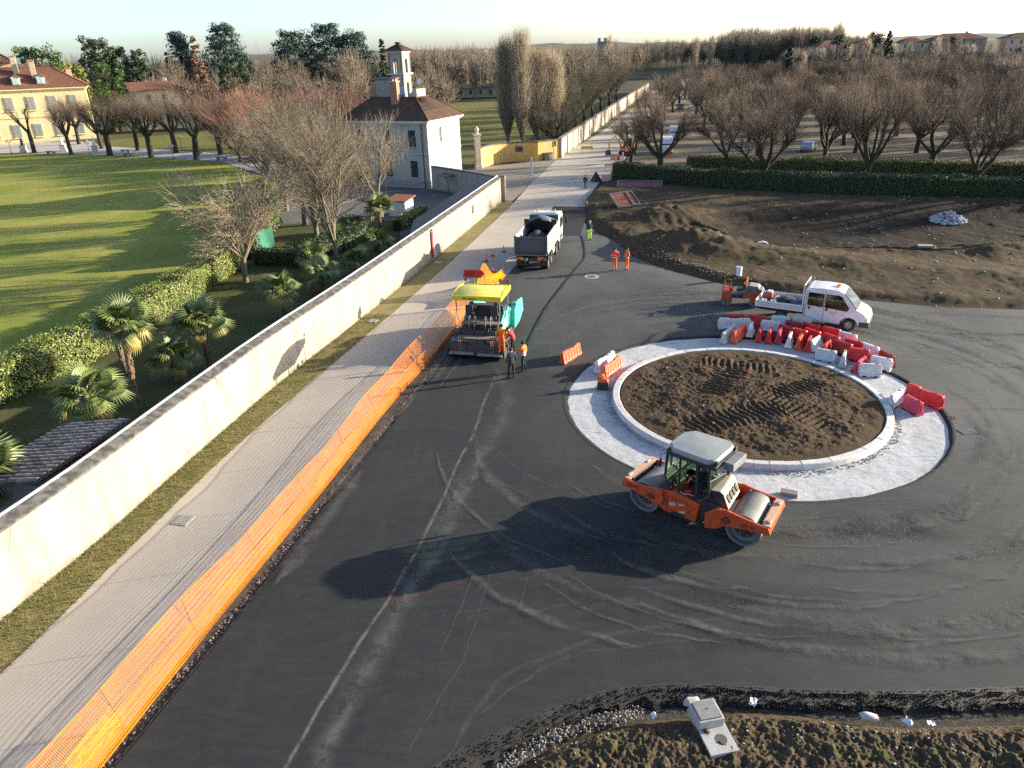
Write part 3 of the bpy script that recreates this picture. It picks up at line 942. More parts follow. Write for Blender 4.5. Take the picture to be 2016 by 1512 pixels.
hip_roof(MB(), TX - TS / 2 - .35, TX + TS / 2 + .35, TY - TS / 2 - .35, TY + TS / 2 + .35, 15.86, 16.75, 1.6, 1.6).build('tower_roof', TILE_R, tw)
MB().box((TX, TY, 10.6), (TS - .6, TS - .6, .2)).build('tower_floor', DK, tw)
MB().box((TX + .7, TY - TS / 2 - .12, 11.3), (.9, .08, 1.0)).build('blue_panel', mat('faded_blue', (.25, .40, .52), (.3, .45, .55), 2, .6), tw)
da = MB().lathe([(.02, -.1), (.25, -.06), (.4, .05)], 14, (0, 0, 0)).xf(Matrix.Translation((-3.3, 4.8, 12.3)) @ Matrix.Rotation(R(70), 4, 'X')).build('satellite_dish', MATS['white_paint'], GH)
MB().tube([(-3.3, 4.9, 11.4), (-3.3, 4.9, 12.3)], .03, 6).build('mast', MATS['dark_metal'], da)
# awning table by the yard wall, bits of junk in the yard
aw = thing('porch_canopy', 'small reddish sheet canopy on thin legs beside the gatehouse', 'canopy', (-7.1, 91.1, -.1), R(-50))
MB().box((0, 0, 2.15), (2.3, 1.3, .07), rot=Matrix.Rotation(R(10), 3, 'X')).build('sheet', mat('rusty_sheet', (.30, .12, .08), (.22, .10, .07), 4, .7), aw)
for sx in (-1, 1):
    for sy in (-1, 1):
        MB().tube([(sx * 1.0, sy * .55, 0), (sx * 1.0, sy * .55, 2.1)], .03, 6).build('leg', MATS['dark_metal'], aw)

# ---- gate: two stone pillars with urns and iron leaves
def pillar(x, y, h, lab):
    p = thing('gate_pillar', lab, 'pillar', (x, y, -.1), R(18))
    MB().box((0, 0, .3), (.95, .95, .6)).build('base', STONE, p, bevel=.03)
    MB().box((0, 0, h * .43), (.74, .74, h * .72)).build('shaft', m_plaster('pillar_stone', (.52, .45, .36), (.30, .26, .21)) if 'pillar_stone' not in bpy.data.materials else bpy.data.materials['pillar_stone'], p, bevel=.02)
    MB().box((0, 0, h * .81), (1.0, 1.0, .22)).build('capital', STONE, p, bevel=.04)
    MB().lathe([(.30, 0), (.18, .12), (.22, .3), (.34, .55), (.30, .72), (.12, .82), (.10, .95), (.02, 1.02)], 14, (0, 0, h * .83)).build('urn', STONE, p, smooth=True)
pillar(-3.85, 109.8, 5.9, 'tall stone gate pillar with urn, right of the iron gate')
pillar(-6.75, 108.9, 5.6, 'stone gate pillar with urn, against the gatehouse corner')
gt = thing('iron_gate', 'grey wrought iron gate of thin bars between two stone pillars', 'gate', (-5.3, 109.35, -.1), R(18))
IRON = mat('grey_iron', (.16, .15, .14), (.22, .20, .18), 5, .6)
for i in range(15):
    MB().tube([(-1.07 + i * .153, 0, .08), (-1.07 + i * .153, 0, 2.9 + .25 * math.sin(i / 14 * math.pi))], .014, 5).build('bar', IRON, gt)
for z in (.15, 1.05, 2.75):
    MB().box((0, 0, z), (2.3, .04, .06)).build('rail', IRON, gt)
ex = thing('forecourt_wall', 'curved ochre plaster wall hollowed like an apse beside the gate', 'wall')
OCH = m_plaster('ochre_plaster', (.62, .40, .13), (.55, .46, .32), (2.2, 2.75), .45)
EXL = [tuple(p) for p in smooth_line([(-3.4, 110.3), (-2.9, 112.2), (-1.6, 114.4), (.4, 116.0), (2.6, 116.5), (4.5, 116.0)], .6)]
ribbon_wall(MB(), EXL, .4, -.2, 2.7).build('wall', OCH, ex)
ribbon_wall(MB(), offset(EXL, -.08), .56, 2.703, 2.84).build('coping', COPE, ex)
MB().box((4.75, 116.05, 1.42), (.55, .55, 3.0), 0, R(10)).build('pier', OCH, ex)
EX2 = [(5.0, 116.2), (8.7, 118.75)]
ribbon_wall(MB(), EX2, .4, -.2, 2.72).build('wall', OCH, ex)
ribbon_wall(MB(), offset(EX2, -.08), .56, 2.723, 2.85).build('coping', COPE, ex)
fw = MB().box((2.2, 116.38, 1.75), (1.0, .12, .75), 0, R(2)).build('window', MATS['dark_metal'], ex)
for k in range(4):
    MB().box((1.85 + .23 * k, 116.3, 1.75), (.03, .03, .7)).build('bar', IRON, fw)
lw = thing('park_wall', 'very long pale park wall running away beside the far road', 'wall')
LWL = [tuple(p) for p in smooth_line([(8.8, 118.9), (16.35, 148), (28.6, 195.8), (41, 243), (54, 292)], 6)]
ribbon_wall(MB(), LWL, .45, -.2, 2.75).build('wall', m_plaster('park_plaster', (.42, .375, .30), (.25, .22, .18), (2.3, 2.8), .3), lw)
ribbon_wall(MB(), offset(LWL, -.1), .65, 2.753, 2.9).build('coping', mat('tile_coping', (.26, .16, .11), (.20, .17, .14), 1.5, .9, bump=.5), lw)
for i in range(0, 14):
    p = LWL[i]
    MB().box((p[0] + .02, p[1] - .05, 1.35), (.22, .6, 2.78), 0, R(-14)).build('pier', bpy.data.materials['park_plaster'], lw)

# ---- villa on the left
VL = thing('villa', 'large pale yellow villa with red tiled roof, dormers and grey shutters', 'villa', (-92.6, 177, -.1), R(27))
YEL = m_plaster('yellow_plaster', (.74, .61, .33), (.64, .54, .36), None, .2)
MB().box((-24, 6, 5.5), (48, 12, 11)).build('wall', YEL, VL)
MB().box((-24, 6, 10.95), (49.2, 13.2, .35)).box((-24, 6, 10.6), (48.5, 12.5, .3)).build('cornice', mat('yellow_cornice', (.82, .66, .30), (.74, .60, .30), 1, .8), VL)
MB().box((-24, 6, 5.3), (48.3, 12.3, .25)).build('string_course', mat('yellow_band', (.70, .56, .28), None, 1, .8), VL)
TILE_V = m_tiles('red_tiles', (.15, .072, .05), (.21, .10, .066), (.13, .07, .055))
hip_roof(MB(), -48.8, .8, -.8, 12.8, 11.14, 15.2, 6.6, 6.7, .5).build('roof', TILE_V, VL)
GSH = mat('grey_shutter', (.26, .25, .23), (.33, .32, .29), 4, .7)
for i in range(8):
    x = -2.9 - 4.05 * i
    for z, h in ((8.1, 2.6), (2.6, 2.5)):
        w = MB().box((x, -.02, z), (1.7, .16, h + .3)).build('window', mat('villa_stone', (.72, .60, .36), None, 1, .85), VL)
        for s in (-1, 1):
            MB().box((x + s * .36, -.12, z), (.66, .10, h)).build('shutter', GSH if z > 5 else mat('green_grey_shutter', (.20, .24, .22), (.26, .3, .27), 4, .7), w)
        MB().box((x, -.14, z - h / 2 - .2), (1.9, .3, .12)).build('sill', mat('villa_stone', (0, 0, 0)), w)
for i in range(5):
    x = -8.2 - 4.6 * i
    d = MB().prism([(x - .75, 11.9), (x + .75, 11.9), (x + .75, 13.3), (x, 13.75), (x - .75, 13.3)], .1, 3.2, 'y').build('dormer', mat('dormer_white', (.62, .64, .60), (.52, .54, .5), 3, .7), VL)
    MB().prism([(x - .95, 13.22), (x, 13.72), (x + .95, 13.22), (x + .95, 13.34), (x, 13.88), (x - .95, 13.34)], -.1, 3.4, 'y').build('dormer_roof', TILE_V, d)
    for s in (-1, 1):
        MB().box((x + s * .3, .06, 12.6), (.52, .06, 1.1)).build('shutter', mat('pale_green_shutter', (.50, .58, .52), (.42, .5, .45), 4, .7), d)
for x, y, zt in ((-12.5, 4.2, 17.4), (-9.2, 2.6, 16.4), (-15.5, 6.4, 17.4), (-2.5, 4.5, 14.7)):
    c = MB().box((x, y, (12 + zt) / 2), (1.0, .8, zt - 12)).build('chimney', mat('chimney_plaster', (.55, .42, .30), (.45, .34, .25), 2, .9), VL)
    MB().box((x, y, zt + .1), (1.3, 1.1, .2)).build('cap', BRICK, c)
MB().box((-24, 8.5, 15.6), (22, 5, 1.4)).build('attic', mat('attic_wall', (.55, .36, .24), None, 1, .9), VL)
hip_roof(MB(), -35.8, -12.2, 5.2, 11.8, 16.3, 18.4, 3.3, 3.2, .6).build('attic_roof', TILE_R, VL)

# ---- more distant buildings
def house(name, label, x, y, w, d, h, rh, rz, wc, rc, floors, nwin, group=None, sh=None, z=0.0):
    t = thing(name, label, 'house', (x, y, z), R(rz), group)
    wm = mat('plaster_%d_%d_%d' % tuple(int(v * 100) for v in wc), wc, tuple(v * .85 for v in wc), .6, .9)
    MB().box((0, 0, h / 2), (w, d, h)).build('wall', wm, t)
    rm = m_tiles('roof_tiles_%d' % int(rc[0] * 1000), rc, tuple(v * 1.3 for v in rc), tuple(v * .7 for v in rc)) if 'roof_tiles_%d' % int(rc[0] * 1000) not in bpy.data.materials else bpy.data.materials['roof_tiles_%d' % int(rc[0] * 1000)]
    mb = MB()
    o = .7
    i = min(w, d) / 2 + o - .05
    a, b = w / 2 + o, d / 2 + o
    ex = max(.05, a - i); ey = max(.05, b - i)
    mb.add([(-a, -b, h), (a, -b, h), (a, b, h), (-a, b, h), (-ex, -ey, h + rh), (ex, -ey, h + rh), (ex, ey, h + rh), (-ex, ey, h + rh)],
           [(3, 2, 1, 0), (0, 1, 5, 4), (1, 2, 6, 5), (2, 3, 7, 6), (3, 0, 4, 7), (4, 5, 6, 7)])
    rf = mb.build('roof', rm, t)
    MB().box((w * .22, d * .1, h + rh * .8), (.9, .8, 1.6 + rh * .3)).build('chimney', wm, rf)
    gm = mat('far_glass', (.04, .05, .06), (.07, .08, .09), 1, .2, spec=.5)
    fh = h / floors
    for f in range(floors):
        for k in range(nwin):
            xx = -w / 2 + w * (k + .5) / nwin
            wd = MB().box((xx, -d / 2 - .03, fh * (f + .55)), (1.15, .14, fh * .52)).build('window', sh or mat('far_frame', (.30, .28, .25), None, 1, .8), t)
            MB().box((xx, -d / 2 - .08, fh * (f + .55)), (.85, .10, fh * .42)).build('pane', gm, wd)
        for s, yy in ((-1, 0), (1, 0)):
            wd = MB().box((s * (w / 2 + .03), 0, fh * (f + .55)), (.14, 1.15, fh * .52)).build('window', sh or MATS['far_frame'], t)
            MB().box((s * (w / 2 + .08), 0, fh * (f + .55)), (.10, .85, fh * .42)).build('pane', gm, wd)
    return t
house('outbuilding', 'low pale wing with red roof right of the yellow villa', -88, 198, 18, 8, 9.0, 2.0, 18, (.64, .52, .36), (.20, .09, .06), 2, 5)
house('greenhouse_shed', 'low tan shed beyond the lawn behind the poplars', -6, 292, 22, 8, 3.4, 1.2, -3, (.50, .42, .28), (.13, .11, .10), 1, 6)
house('greenhouse_shed', 'small tan cottage with dark roof left of the low shed beyond the lawn', -24, 288, 13, 8, 3.6, 3.4, -3, (.55, .47, .33), (.12, .085, .07), 1, 3)
FH = [(163, 402, 15, 11, 12.5, 2.6, 8, (.60, .50, .33), (.15, .07, .055), 4, 3, 'cream apartment block behind the first slim poplars on the far right'),
      (184, 400, 16, 11, 13.4, 2.4, 4, (.62, .46, .30), (.17, .08, .06), 4, 3, 'ochre apartment block left of the tall dark cypress on the skyline'),
      (202, 398, 12, 10, 13.0, 2.4, -4, (.66, .60, .42), (.16, .07, .055), 4, 3, 'pale yellow block right beside the dark cypress on the skyline'),
      (222, 394, 24, 12, 14.0, 2.6, -6, (.42, .30, .24), (.17, .075, .06), 4, 6, 'long brick red block on the skyline with a row of windows'),
      (245, 380, 16, 12, 13.6, 2.4, -8, (.55, .45, .36), (.12, .08, .07), 4, 4, 'beige block on the skyline between two red roofs'),
      (241, 350, 13, 11, 14.6, 3.4, -10, (.64, .60, .54), (.13, .07, .055), 4, 3, 'white house with peaked brown roof at the right skyline'),
      (256, 345, 14, 12, 15.4, 3.6, -12, (.62, .56, .48), (.12, .065, .05), 4, 3, 'rightmost house on the skyline with a large peaked roof')]
for a in FH:
    house('apartment_house', a[-1], *a[:11])
tow = thing('water_tower', 'slim stone tower rising from the distant wood beyond the poplars', 'tower', (64, 512, 0))
MB().box((0, 0, 9), (5.2, 5.2, 18)).build('shaft', mat('tower_stone', (.34, .30, .25), (.27, .24, .2), .6, .9), tow)
MB().box((0, 0, 18.3), (6.2, 6.2, .8)).build('cornice', MATS['tower_stone'], tow)
for s in (-1, 1):
    MB().box((s * 1.9, 0, 19.6), (1.2, 5, 2.2)).build('merlon', MATS['tower_stone'], tow)
# white shed with red roof in the yard
ws = thing('garden_shed', 'tiny white shed with red roof in the yard behind the palms', 'shed', (-11.1, 78.6, -.1), R(-24))
MB().box((0, 0, .8), (2.0, 1.7, 1.6)).build('wall', MATS['white_paint'], ws)
MB().add([(-1.25, -1.1, 1.55), (1.25, -1.1, 1.55), (1.25, 1.1, 1.85), (-1.25, 1.1, 1.85), (-1.25, -1.1, 1.66), (1.25, -1.1, 1.66), (1.25, 1.1, 1.96), (-1.25, 1.1, 1.96)],
         [(0, 1, 2, 3), (4, 5, 6, 7), (0, 1, 5, 4), (1, 2, 6, 5), (2, 3, 7, 6), (3, 0, 4, 7)]).build('roof', mat('terracotta', (.30, .13, .08), (.24, .11, .07), 3, .85), ws)
# ---- low tiled roof at the left edge, one object per tile
tr = thing('tiled_shelter', 'low shelter with old grey barrel tile roof against the garden wall', 'shelter', (-17.35, 24.4, 0), R(-14))
MB().box((0, 0, .95), (2.6, 3.6, 1.95)).build('wall', m_plaster('shelter_plaster', (.30, .26, .22), (.2, .17, .14)), tr)
MB().add([(-1.55, -2.4, 1.95), (1.55, -2.4, 2.45), (1.55, 2.4, 2.45), (-1.55, 2.4, 1.95), (-1.55, -2.4, 2.0), (1.55, -2.4, 2.5), (1.55, 2.4, 2.5), (-1.55, 2.4, 2.0)],
         [(0, 1, 2, 3), (4, 5, 6, 7), (0, 1, 5, 4), (1, 2, 6, 5), (2, 3, 7, 6), (3, 0, 4, 7)]).build('roof', MATS['old_wood'], tr)
TILE_O = mat('old_barrel_tile', (.26, .23, .20), (.17, .145, .125), 5, .92, bump=.4, bscale=20, rand=.35, dust=((.33, .16, .10), .35))
def barrel(r0, r1, L):
    vs, fs = [], []
    for j, (x, r) in enumerate(((-L / 2, r0), (L / 2, r1))):
        for i in range(6):
            a = math.pi * i / 5
            vs.append((x, r * math.cos(a), r * math.sin(a)))
    for i in range(6):
        a = math.pi * i / 5
    fs += [(i, i + 1, i + 7, i + 6) for i in range(5)]
    n = len(vs)
    for (x, y, z) in list(vs):
        k = .82
        vs.append((x, y * k, z * k - .002))
    fs += [(n + i + 6, n + i + 7, n + i + 1, n + i) for i in range(5)]
    fs += [(i, n + i, n + i + 1, i + 1) for i in range(5)] + [(6 + i + 1, n + 7 + i, n + 6 + i, 6 + i) for i in range(5)]
    return MB().add(vs, fs)
_bt = None
rg = random.Random(5)
for c in range(17):
    for r_ in range(8):
        x = -1.45 + r_ * .40 + .02; y = -2.25 + c * .28 + rg.uniform(-.012, .012)
        z = 2.02 + (x + 1.55) / 3.1 * .5 + .012 * (r_ % 2)
        if _bt is None:
            _bt = barrel(.125, .10, .47).build('tile', TILE_O, tr)
            o = _bt
        else:
            o = link('tile', _bt.data, tr)
        o.location = (x, y, z)
        o.rotation_euler = (rg.uniform(-.03, .03), -math.atan(.5 / 3.1) + rg.uniform(-.02, .02), rg.uniform(-.05, .05))
# ================================================================= ORANGE NETTING
def m_net():
    n = NT('orange_net')
    col = n.mix(n.ramp(n.noise(1.2, 4), .4, .65), (.74, .225, .008), (.80, .28, .014))
    d = n.n('BsdfDiffuse'); t = n.n('BsdfTranslucent'); mx = n.n('MixShader')
    n.put(d.inputs[0], col); n.put(t.inputs[0], col)
    mx.inputs[0].default_value = .3
    n.t.links.new(d.outputs[0], mx.inputs[1]); n.t.links.new(t.outputs[0], mx.inputs[2])
    n.t.links.new(mx.outputs[0], n.out.inputs[0])
    return n.m
NETM = m_net()
def net_mesh(line, hfun, leanfun, du=.055, nv=29, w=.0078, seed=1):
    L = smooth_line(line, du)
    P = np.array([(p.x, p.y) for p in L])
    T = np.gradient(P, axis=0); T /= np.linalg.norm(T, axis=1, keepdims=True)
    Nl = np.stack([-T[:, 1], T[:, 0]], 1)
    s = np.concatenate([[0], np.cumsum(np.linalg.norm(np.diff(P, axis=0), axis=1))])
    v = np.linspace(0, 1, nv)
    Sg, Vg = np.meshgrid(s, v, indexing='ij')
    h = np.array([hfun(a) for a in s])[:, None]
    lean = np.array([leanfun(a) for a in s])[:, None]
    # slack: folds that run along the net, and diagonal tension lines
    bulge = .035 * np.sin(Vg * np.pi) * (np.sin(Sg * 1.1) + .8 * np.sin(Sg * .37 + 1)) + .05 * np.sin(Vg * 8 + Sg * .12 + 1.5 * np.sin(Sg * .17)) * (1 - Vg * .4)
    off = lean * Vg ** 1.2 + bulge - .10 * (1 - Vg) ** 3
    zz = np.clip(h * Vg - .03 * np.sin(Vg * 6 + Sg * .2), 0, None) - .03
    X = P[:, 0][:, None] + Nl[:, 0][:, None] * off
    Y = P[:, 1][:, None] + Nl[:, 1][:, None] * off
    N = np.stack([X, Y, zz], -1)
    def ribbons(A, B, D, w):
        V = np.stack([A - D * w / 2, B - D * w / 2, B + D * w / 2, A + D * w / 2], 2).reshape(-1, 3)
        return V, np.arange(len(V)).reshape(-1, 4)
    dv = np.gradient(N, axis=1); dv /= np.maximum(np.linalg.norm(dv, axis=2, keepdims=True), 1e-6)
    dus = np.gradient(N, axis=0); dus /= np.maximum(np.linalg.norm(dus, axis=2, keepdims=True), 1e-6)
    ww = np.full((1, nv, 1), w); ww[0, 0] = ww[0, -1] = w * 3; ww[0, nv // 2] = w * 1.6
    h1 = ribbons(N[:-1], N[1:], dv[:-1], ww)
    v1 = ribbons(N[:, :-1], N[:, 1:], dus[:, :-1], w * 1.0)
    # collapse the 4th axis layout
    return joinnp([h1, v1])
fn = thing('orange_net_fence', 'long sagging orange plastic netting on thin rods between path and asphalt', 'fence')
mesh_np('net', *net_mesh(FENCE, lambda s: 1.22 + .03 * math.sin(s * .31) - .03 * abs(math.sin(s * math.pi / 3.4)),
                         lambda s: .40 + .14 * math.sin(s * .21 + 1) + .06 * math.sin(s * .9)), NETM, fn)
mesh_np('net_fold', *net_mesh([(p[0] + .10, p[1] - .02) for p in FENCE], lambda s: .62 + .03 * math.sin(s * .27 + 1), lambda s: .16 + .03 * math.sin(s * .33), nv=15, w=.0068), NETM, fn)
RUST = mat('rusty_rod', (.22, .08, .04), (.15, .06, .04), 8, .8)
i = 0
for p in FENCE[2::3]:
    t = .36 + .1 * math.sin(i * 2.1)
    MB().tube([(p[0] - .0, p[1], -.1), (p[0] - t * .9, p[1] + .1 * math.sin(i), 1.26 + .05 * math.sin(i * 1.7))], .009, 6).build('rod', RUST, fn)
    i += 1
# spare roll of netting knotted at the near end: a bright double fold
mesh_np('net_fold', *net_mesh([(-10.62, 12.2), (-10.5, 12.9), (-10.3, 13.7)], lambda s: .55, lambda s: .18, nv=14, w=.009), mat('yellow_net', (.80, .33, .012), (.84, .40, .02), 3, .6), fn)
# second length beyond the paver, pulled up over a post into a peak
f2 = thing('peaked_net_fence', 'orange netting pulled up into a peak over a post behind the paver', 'fence')
def peak(s):
    return .75 + 1.25 * math.exp(-((s - 3.1) / 1.0) ** 2) - .2 * max(0, (s - 4.6) / 3)
F2 = [(-2.45, 47.2), (-2.0, 49.0), (-1.55, 50.6), (-.95, 52.2), (-.35, 53.8)]
mesh_np('net', *net_mesh(F2, peak, lambda s: .05 + .1 * math.sin(s), w=.026), NETM, f2)
MB().tube([(-1.72, 50.1, -.1), (-1.68, 50.05, 2.05)], .025, 6).build('rod', RUST, f2)
MB().tube([(-.4, 53.7, -.1), (-.4, 53.7, 1.1)], .02, 6).build('rod', RUST, f2)
# ================================================================= TREES, HEDGES, PALMS
BARK = mat('dark_bark', (.032, .026, .020), (.058, .047, .034), 5, .95, bump=.6, bscale=14, dust=((.075, .085, .03), .5))
BARK2 = mat('grey_bark', (.14, .12, .09), (.20, .17, .125), 4, .95, bump=.5, bscale=14, dust=((.11, .12, .05), .45))
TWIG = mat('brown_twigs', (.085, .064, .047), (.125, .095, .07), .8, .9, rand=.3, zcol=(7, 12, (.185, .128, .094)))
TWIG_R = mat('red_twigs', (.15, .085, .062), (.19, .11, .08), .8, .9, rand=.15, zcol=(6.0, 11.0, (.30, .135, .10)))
TWIG_T = mat('tan_twigs', (.24, .19, .13), (.30, .24, .17), .9, .9, rand=.1)
TWIG_D = mat('dark_twigs', (.075, .066, .047), (.11, .095, .065), .8, .9, rand=.25)
TWIG_P = mat('poplar_twigs', (.33, .265, .185), (.39, .315, .225), .6, .9, rand=.12)
def rot_dir(d, ax, ang):
    return Matrix.Rotation(ang, 3, ax) @ d
class Tree:
    """collects tapered segments for a bare tree: thick ones go to the trunk, thin ones to the crown"""
    def __init__(s, seed):
        s.r = random.Random(seed); s.g = np.random.default_rng(seed)
        s.thick, s.thin, s.heads = [], [], []
    def path(s, p, d, L, r0, r1, n, up=0.0, wob=.12, store=None, grav=0.0):
        pts = [Vector(p)]
        d = Vector(d).normalized()
        store = s.thick if store is None else store
        for i in range(n):
            d = (d + Vector((s.r.uniform(-1, 1), s.r.uniform(-1, 1), s.r.uniform(-.6, .6))) * wob + Vector((0, 0, up)) - Vector((0, 0, grav * i / n))).normalized()
            q = pts[-1] + d * (L / n)
            a, b = r0 + (r1 - r0) * i / n, r0 + (r1 - r0) * (i + 1) / n
            store.append((pts[-1], q, a, b))
            pts.append(q)
        return pts, d
    def shoots(s, n, heads, lmin, lmax, outk, upk, rnd, r0, H, c=(0, 0), grav=0.0):
        if not heads: return
        g = s.g
        h = np.array([tuple(q) for q in heads])
        idx = g.integers(0, len(h), n)
        P = h[idx] + g.normal(size=(n, 3)) * .10
        out = P.copy(); out[:, 0] -= c[0]; out[:, 1] -= c[1]; out[:, 2] = 0
        out /= np.maximum(np.linalg.norm(out, axis=1, keepdims=True), .4)
        D = out * outk + np.array([0, 0, upk]) + g.normal(size=(n, 3)) * rnd
        D /= np.linalg.norm(D, axis=1, keepdims=True)
        L = g.uniform(lmin, lmax, n)
        lim = np.clip((H * g.uniform(.9, 1.03, n) - P[:, 2]) / np.maximum(D[:, 2], .2), .4, None)
        L = np.minimum(L, lim)[:, None]
        M = P + D * L * .5 + g.normal(size=(n, 3)) * .05
        D2 = D + np.array([0, 0, .22 - grav]) + g.normal(size=(n, 3)) * .10
        D2 /= np.linalg.norm(D2, axis=1, keepdims=True)
        E = M + D2 * L * .5
        s.sh = getattr(s, 'sh', []) + [(P, M, E, r0)]
    def finish(s, name, bark, twig, label, cat='tree', thickn=6, twn=3):
        t = thing(name, label, cat)
        def arr(L, n):
            return prisms([tuple(q[0]) for q in L], [tuple(q[1]) for q in L], [q[2] for q in L], [q[3] for q in L], n)
        mesh_np('trunk', *arr(s.thick, thickn), bark, t, smooth=True)
        parts = []
        if s.thin:
            parts.append(arr(s.thin, 3))
        for P, M, E, r0 in getattr(s, 'sh', []):
            k = np.full(len(P), r0)
            parts.append(prisms(P, M, k, k * .75, twn)); parts.append(prisms(M, E, k * .75, k * .3, twn))
        V, Q = joinnp(parts)
        mesh_np('crown', V, Q, twig, t)
        return note(t)
def pollard(seed, H, th, tr, spread, nl, nsh, twig, bark, label, lean=.06, r0=.0115, name='pollard_tree', slen=(1.6, 4.2)):
    T = Tree(seed); r = T.r
    d0 = Vector((r.uniform(-lean, lean), r.uniform(-lean, lean), 1))
    T.thick.append((Vector((0, 0, -.15)), Vector((0, 0, .25)), tr * 1.7, tr * 1.2))
    pts, d = T.path((0, 0, .25), d0, th, tr * 1.2, tr * 1.02, 4, wob=.05)
    top = pts[-1]
    a0 = r.uniform(0, 6.28)
    for k in range(nl):
        a = a0 + 2 * math.pi * (k + r.uniform(-.28, .28)) / nl
        el = r.uniform(.5, 1.15)
        dd = Vector((math.cos(a) * math.cos(el), math.sin(a) * math.cos(el), math.sin(el)))
        L = spread * r.uniform(.85, 1.15)
        P, e = T.path(top - Vector((0, 0, r.uniform(0, .35))), dd, L * 1.1, tr * .68, tr * .28, 6, up=.12, wob=.16)
        for q in P[4:]:
            if r.random() < .9:
                T.heads.append(q)
        for j in range(r.randint(4, 6)):
            q = P[r.randint(3, 6)]
            ax = Vector((r.uniform(-1, 1), r.uniform(-1, 1), .1)).normalized()
            e2 = rot_dir(e, ax, r.uniform(.4, 1.0))
            e2.z = abs(e2.z) * .7 + .25
            P2, _ = T.path(q, e2, spread * r.uniform(.28, .55), tr * .25, tr * .11, 3, up=.16, wob=.2)
            T.heads += P2[1:]
            for m in range(2):
                P3, _ = T.path(P2[-1 - m], rot_dir(e2, Vector((r.uniform(-1, 1), r.uniform(-1, 1), 0)).normalized(), r.uniform(.2, .7)), spread * .22, tr * .11, .02, 2, up=.2, wob=.2, store=T.thin)
                T.heads += P3
    T.shoots(int(nsh * .62), T.heads, slen[0] * .8, slen[1] * .85, .62, .85, .5, r0, H)
    T.shoots(int(nsh * .26), T.heads, .3, 1.0, .7, .4, .7, r0 * .8, H)
    return T.finish(name, bark, twig, label)
def branchy(seed, H, label, bark, twig, name, fork, nst, spread, el, nsh, slen, r0=.011, grav=0.0, outk=.8, upk=.6, trunk_r=.2, c2=(5, 7), wob=.10):
    """free-grown bare tree: stems from a low fork, side limbs, long fine twigs"""
    T = Tree(seed); r = T.r
    T.thick.append((Vector((0, 0, -.15)), Vector((0, 0, .2)), trunk_r * 1.6, trunk_r * 1.15))
    pts, d = T.path((0, 0, .2), (0, 0, 1), fork, trunk_r * 1.15, trunk_r, 3, wob=.08)
    a0 = r.uniform(0, 6)
    for k in range(nst):
        a = a0 + 2 * math.pi * (k + r.uniform(-.3, .3)) / nst
        e = r.uniform(*el)
        L = spread * r.uniform(.85, 1.1)
        P, dd = T.path(pts[-1] - Vector((0, 0, r.uniform(0, .3))), (math.cos(a) * math.cos(e), math.sin(a) * math.cos(e), math.sin(e)), L, trunk_r * .6, trunk_r * .14, 8, up=.03, wob=wob, grav=grav * .4)
        for j in range(r.randint(*c2)):
            q = P[r.randint(2, 8)]
            ax = Vector((r.uniform(-1, 1), r.uniform(-1, 1), r.uniform(-.3, .3))).normalized()
            e2 = rot_dir(dd, ax, r.uniform(.5, 1.1))
            P2, d2 = T.path(q, e2, L * r.uniform(.3, .55), trunk_r * .2, .025, 5, up=.05, wob=.14, grav=grav)
            T.heads += P2[1:]
            for m in range(4):
                P3, _ = T.path(P2[r.randint(1, 5)], rot_dir(d2, Vector((r.uniform(-1, 1), r.uniform(-1, 1), r.uniform(-1, 1))).normalized(), r.uniform(.4, 1.0)), L * r.uniform(.16, .32), .024, .010, 4, up=.04, wob=.16, store=T.thin, grav=grav)
                T.heads += P3
        T.heads += P[5:]
    T.shoots(nsh, T.heads, slen[0], slen[1], outk, upk, .5, r0, H, grav=grav * 1.5)
    return T.finish(name, bark, twig, label)
def vary(x, y, s):
    a, b = math.sin(x * 12.9 + y * 4.1), math.sin(x * 3.7 - y * 7.3)
    return (s * (1 + .13 * a), s * (1 - .12 * b), s * (1 + .09 * math.sin(5 * a + b)))
def place(proto, spots, group=None, used=[]):
    """first spot moves the prototype, the rest copy it; spots: (x, y, scale, rz, label)"""
    for s in spots:
        x, y, sc, rz, lab = s
        if proto.name not in used:
            used.append(proto.name)
            o = proto
            o.location = (x, y, -.1); o.scale = vary(x, y, sc); o.rotation_euler.z = rz; o['label'] = lab
            if group: o['group'] = group
        else:
            copy_tree(proto, None, lab, (x, y, -.1), rz, vary(x, y, sc), group)

# --- pollards along the lawn (left) and by the hedge (right)
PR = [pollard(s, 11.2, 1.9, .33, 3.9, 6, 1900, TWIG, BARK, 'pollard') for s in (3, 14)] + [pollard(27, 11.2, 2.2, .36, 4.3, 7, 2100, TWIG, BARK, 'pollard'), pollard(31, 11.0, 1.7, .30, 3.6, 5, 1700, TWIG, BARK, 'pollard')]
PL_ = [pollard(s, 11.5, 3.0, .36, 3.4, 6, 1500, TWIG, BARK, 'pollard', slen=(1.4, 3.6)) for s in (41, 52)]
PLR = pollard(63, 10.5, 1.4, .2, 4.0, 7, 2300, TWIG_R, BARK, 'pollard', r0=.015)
SPARSE = pollard(77, 9.4, 3.2, .38, 3.2, 4, 260, TWIG, BARK, 'pollard', slen=(1.0, 2.4))
gL = 'pollards lining the lawn of the yellow villa'
place(SPARSE, [(-91.8, 150.7, 1.06, .4, 'leftmost pollard before the villa, cut back to a few stubby limbs')], gL)
place(PL_[0], [(-82.1, 146, .95, 1.2, 'pollard second from the left before the yellow villa wall'), (-63, 137, 1.08, 3.0, 'pollard fourth from the left on the lawn edge'),
               (-70.9, 149.2, 1.05, 4.4, 'pollard in the back row behind the third lawn pollard'), (-51, 138, 1.05, .3, 'rightmost pollard in the back row across the garden path')], gL)
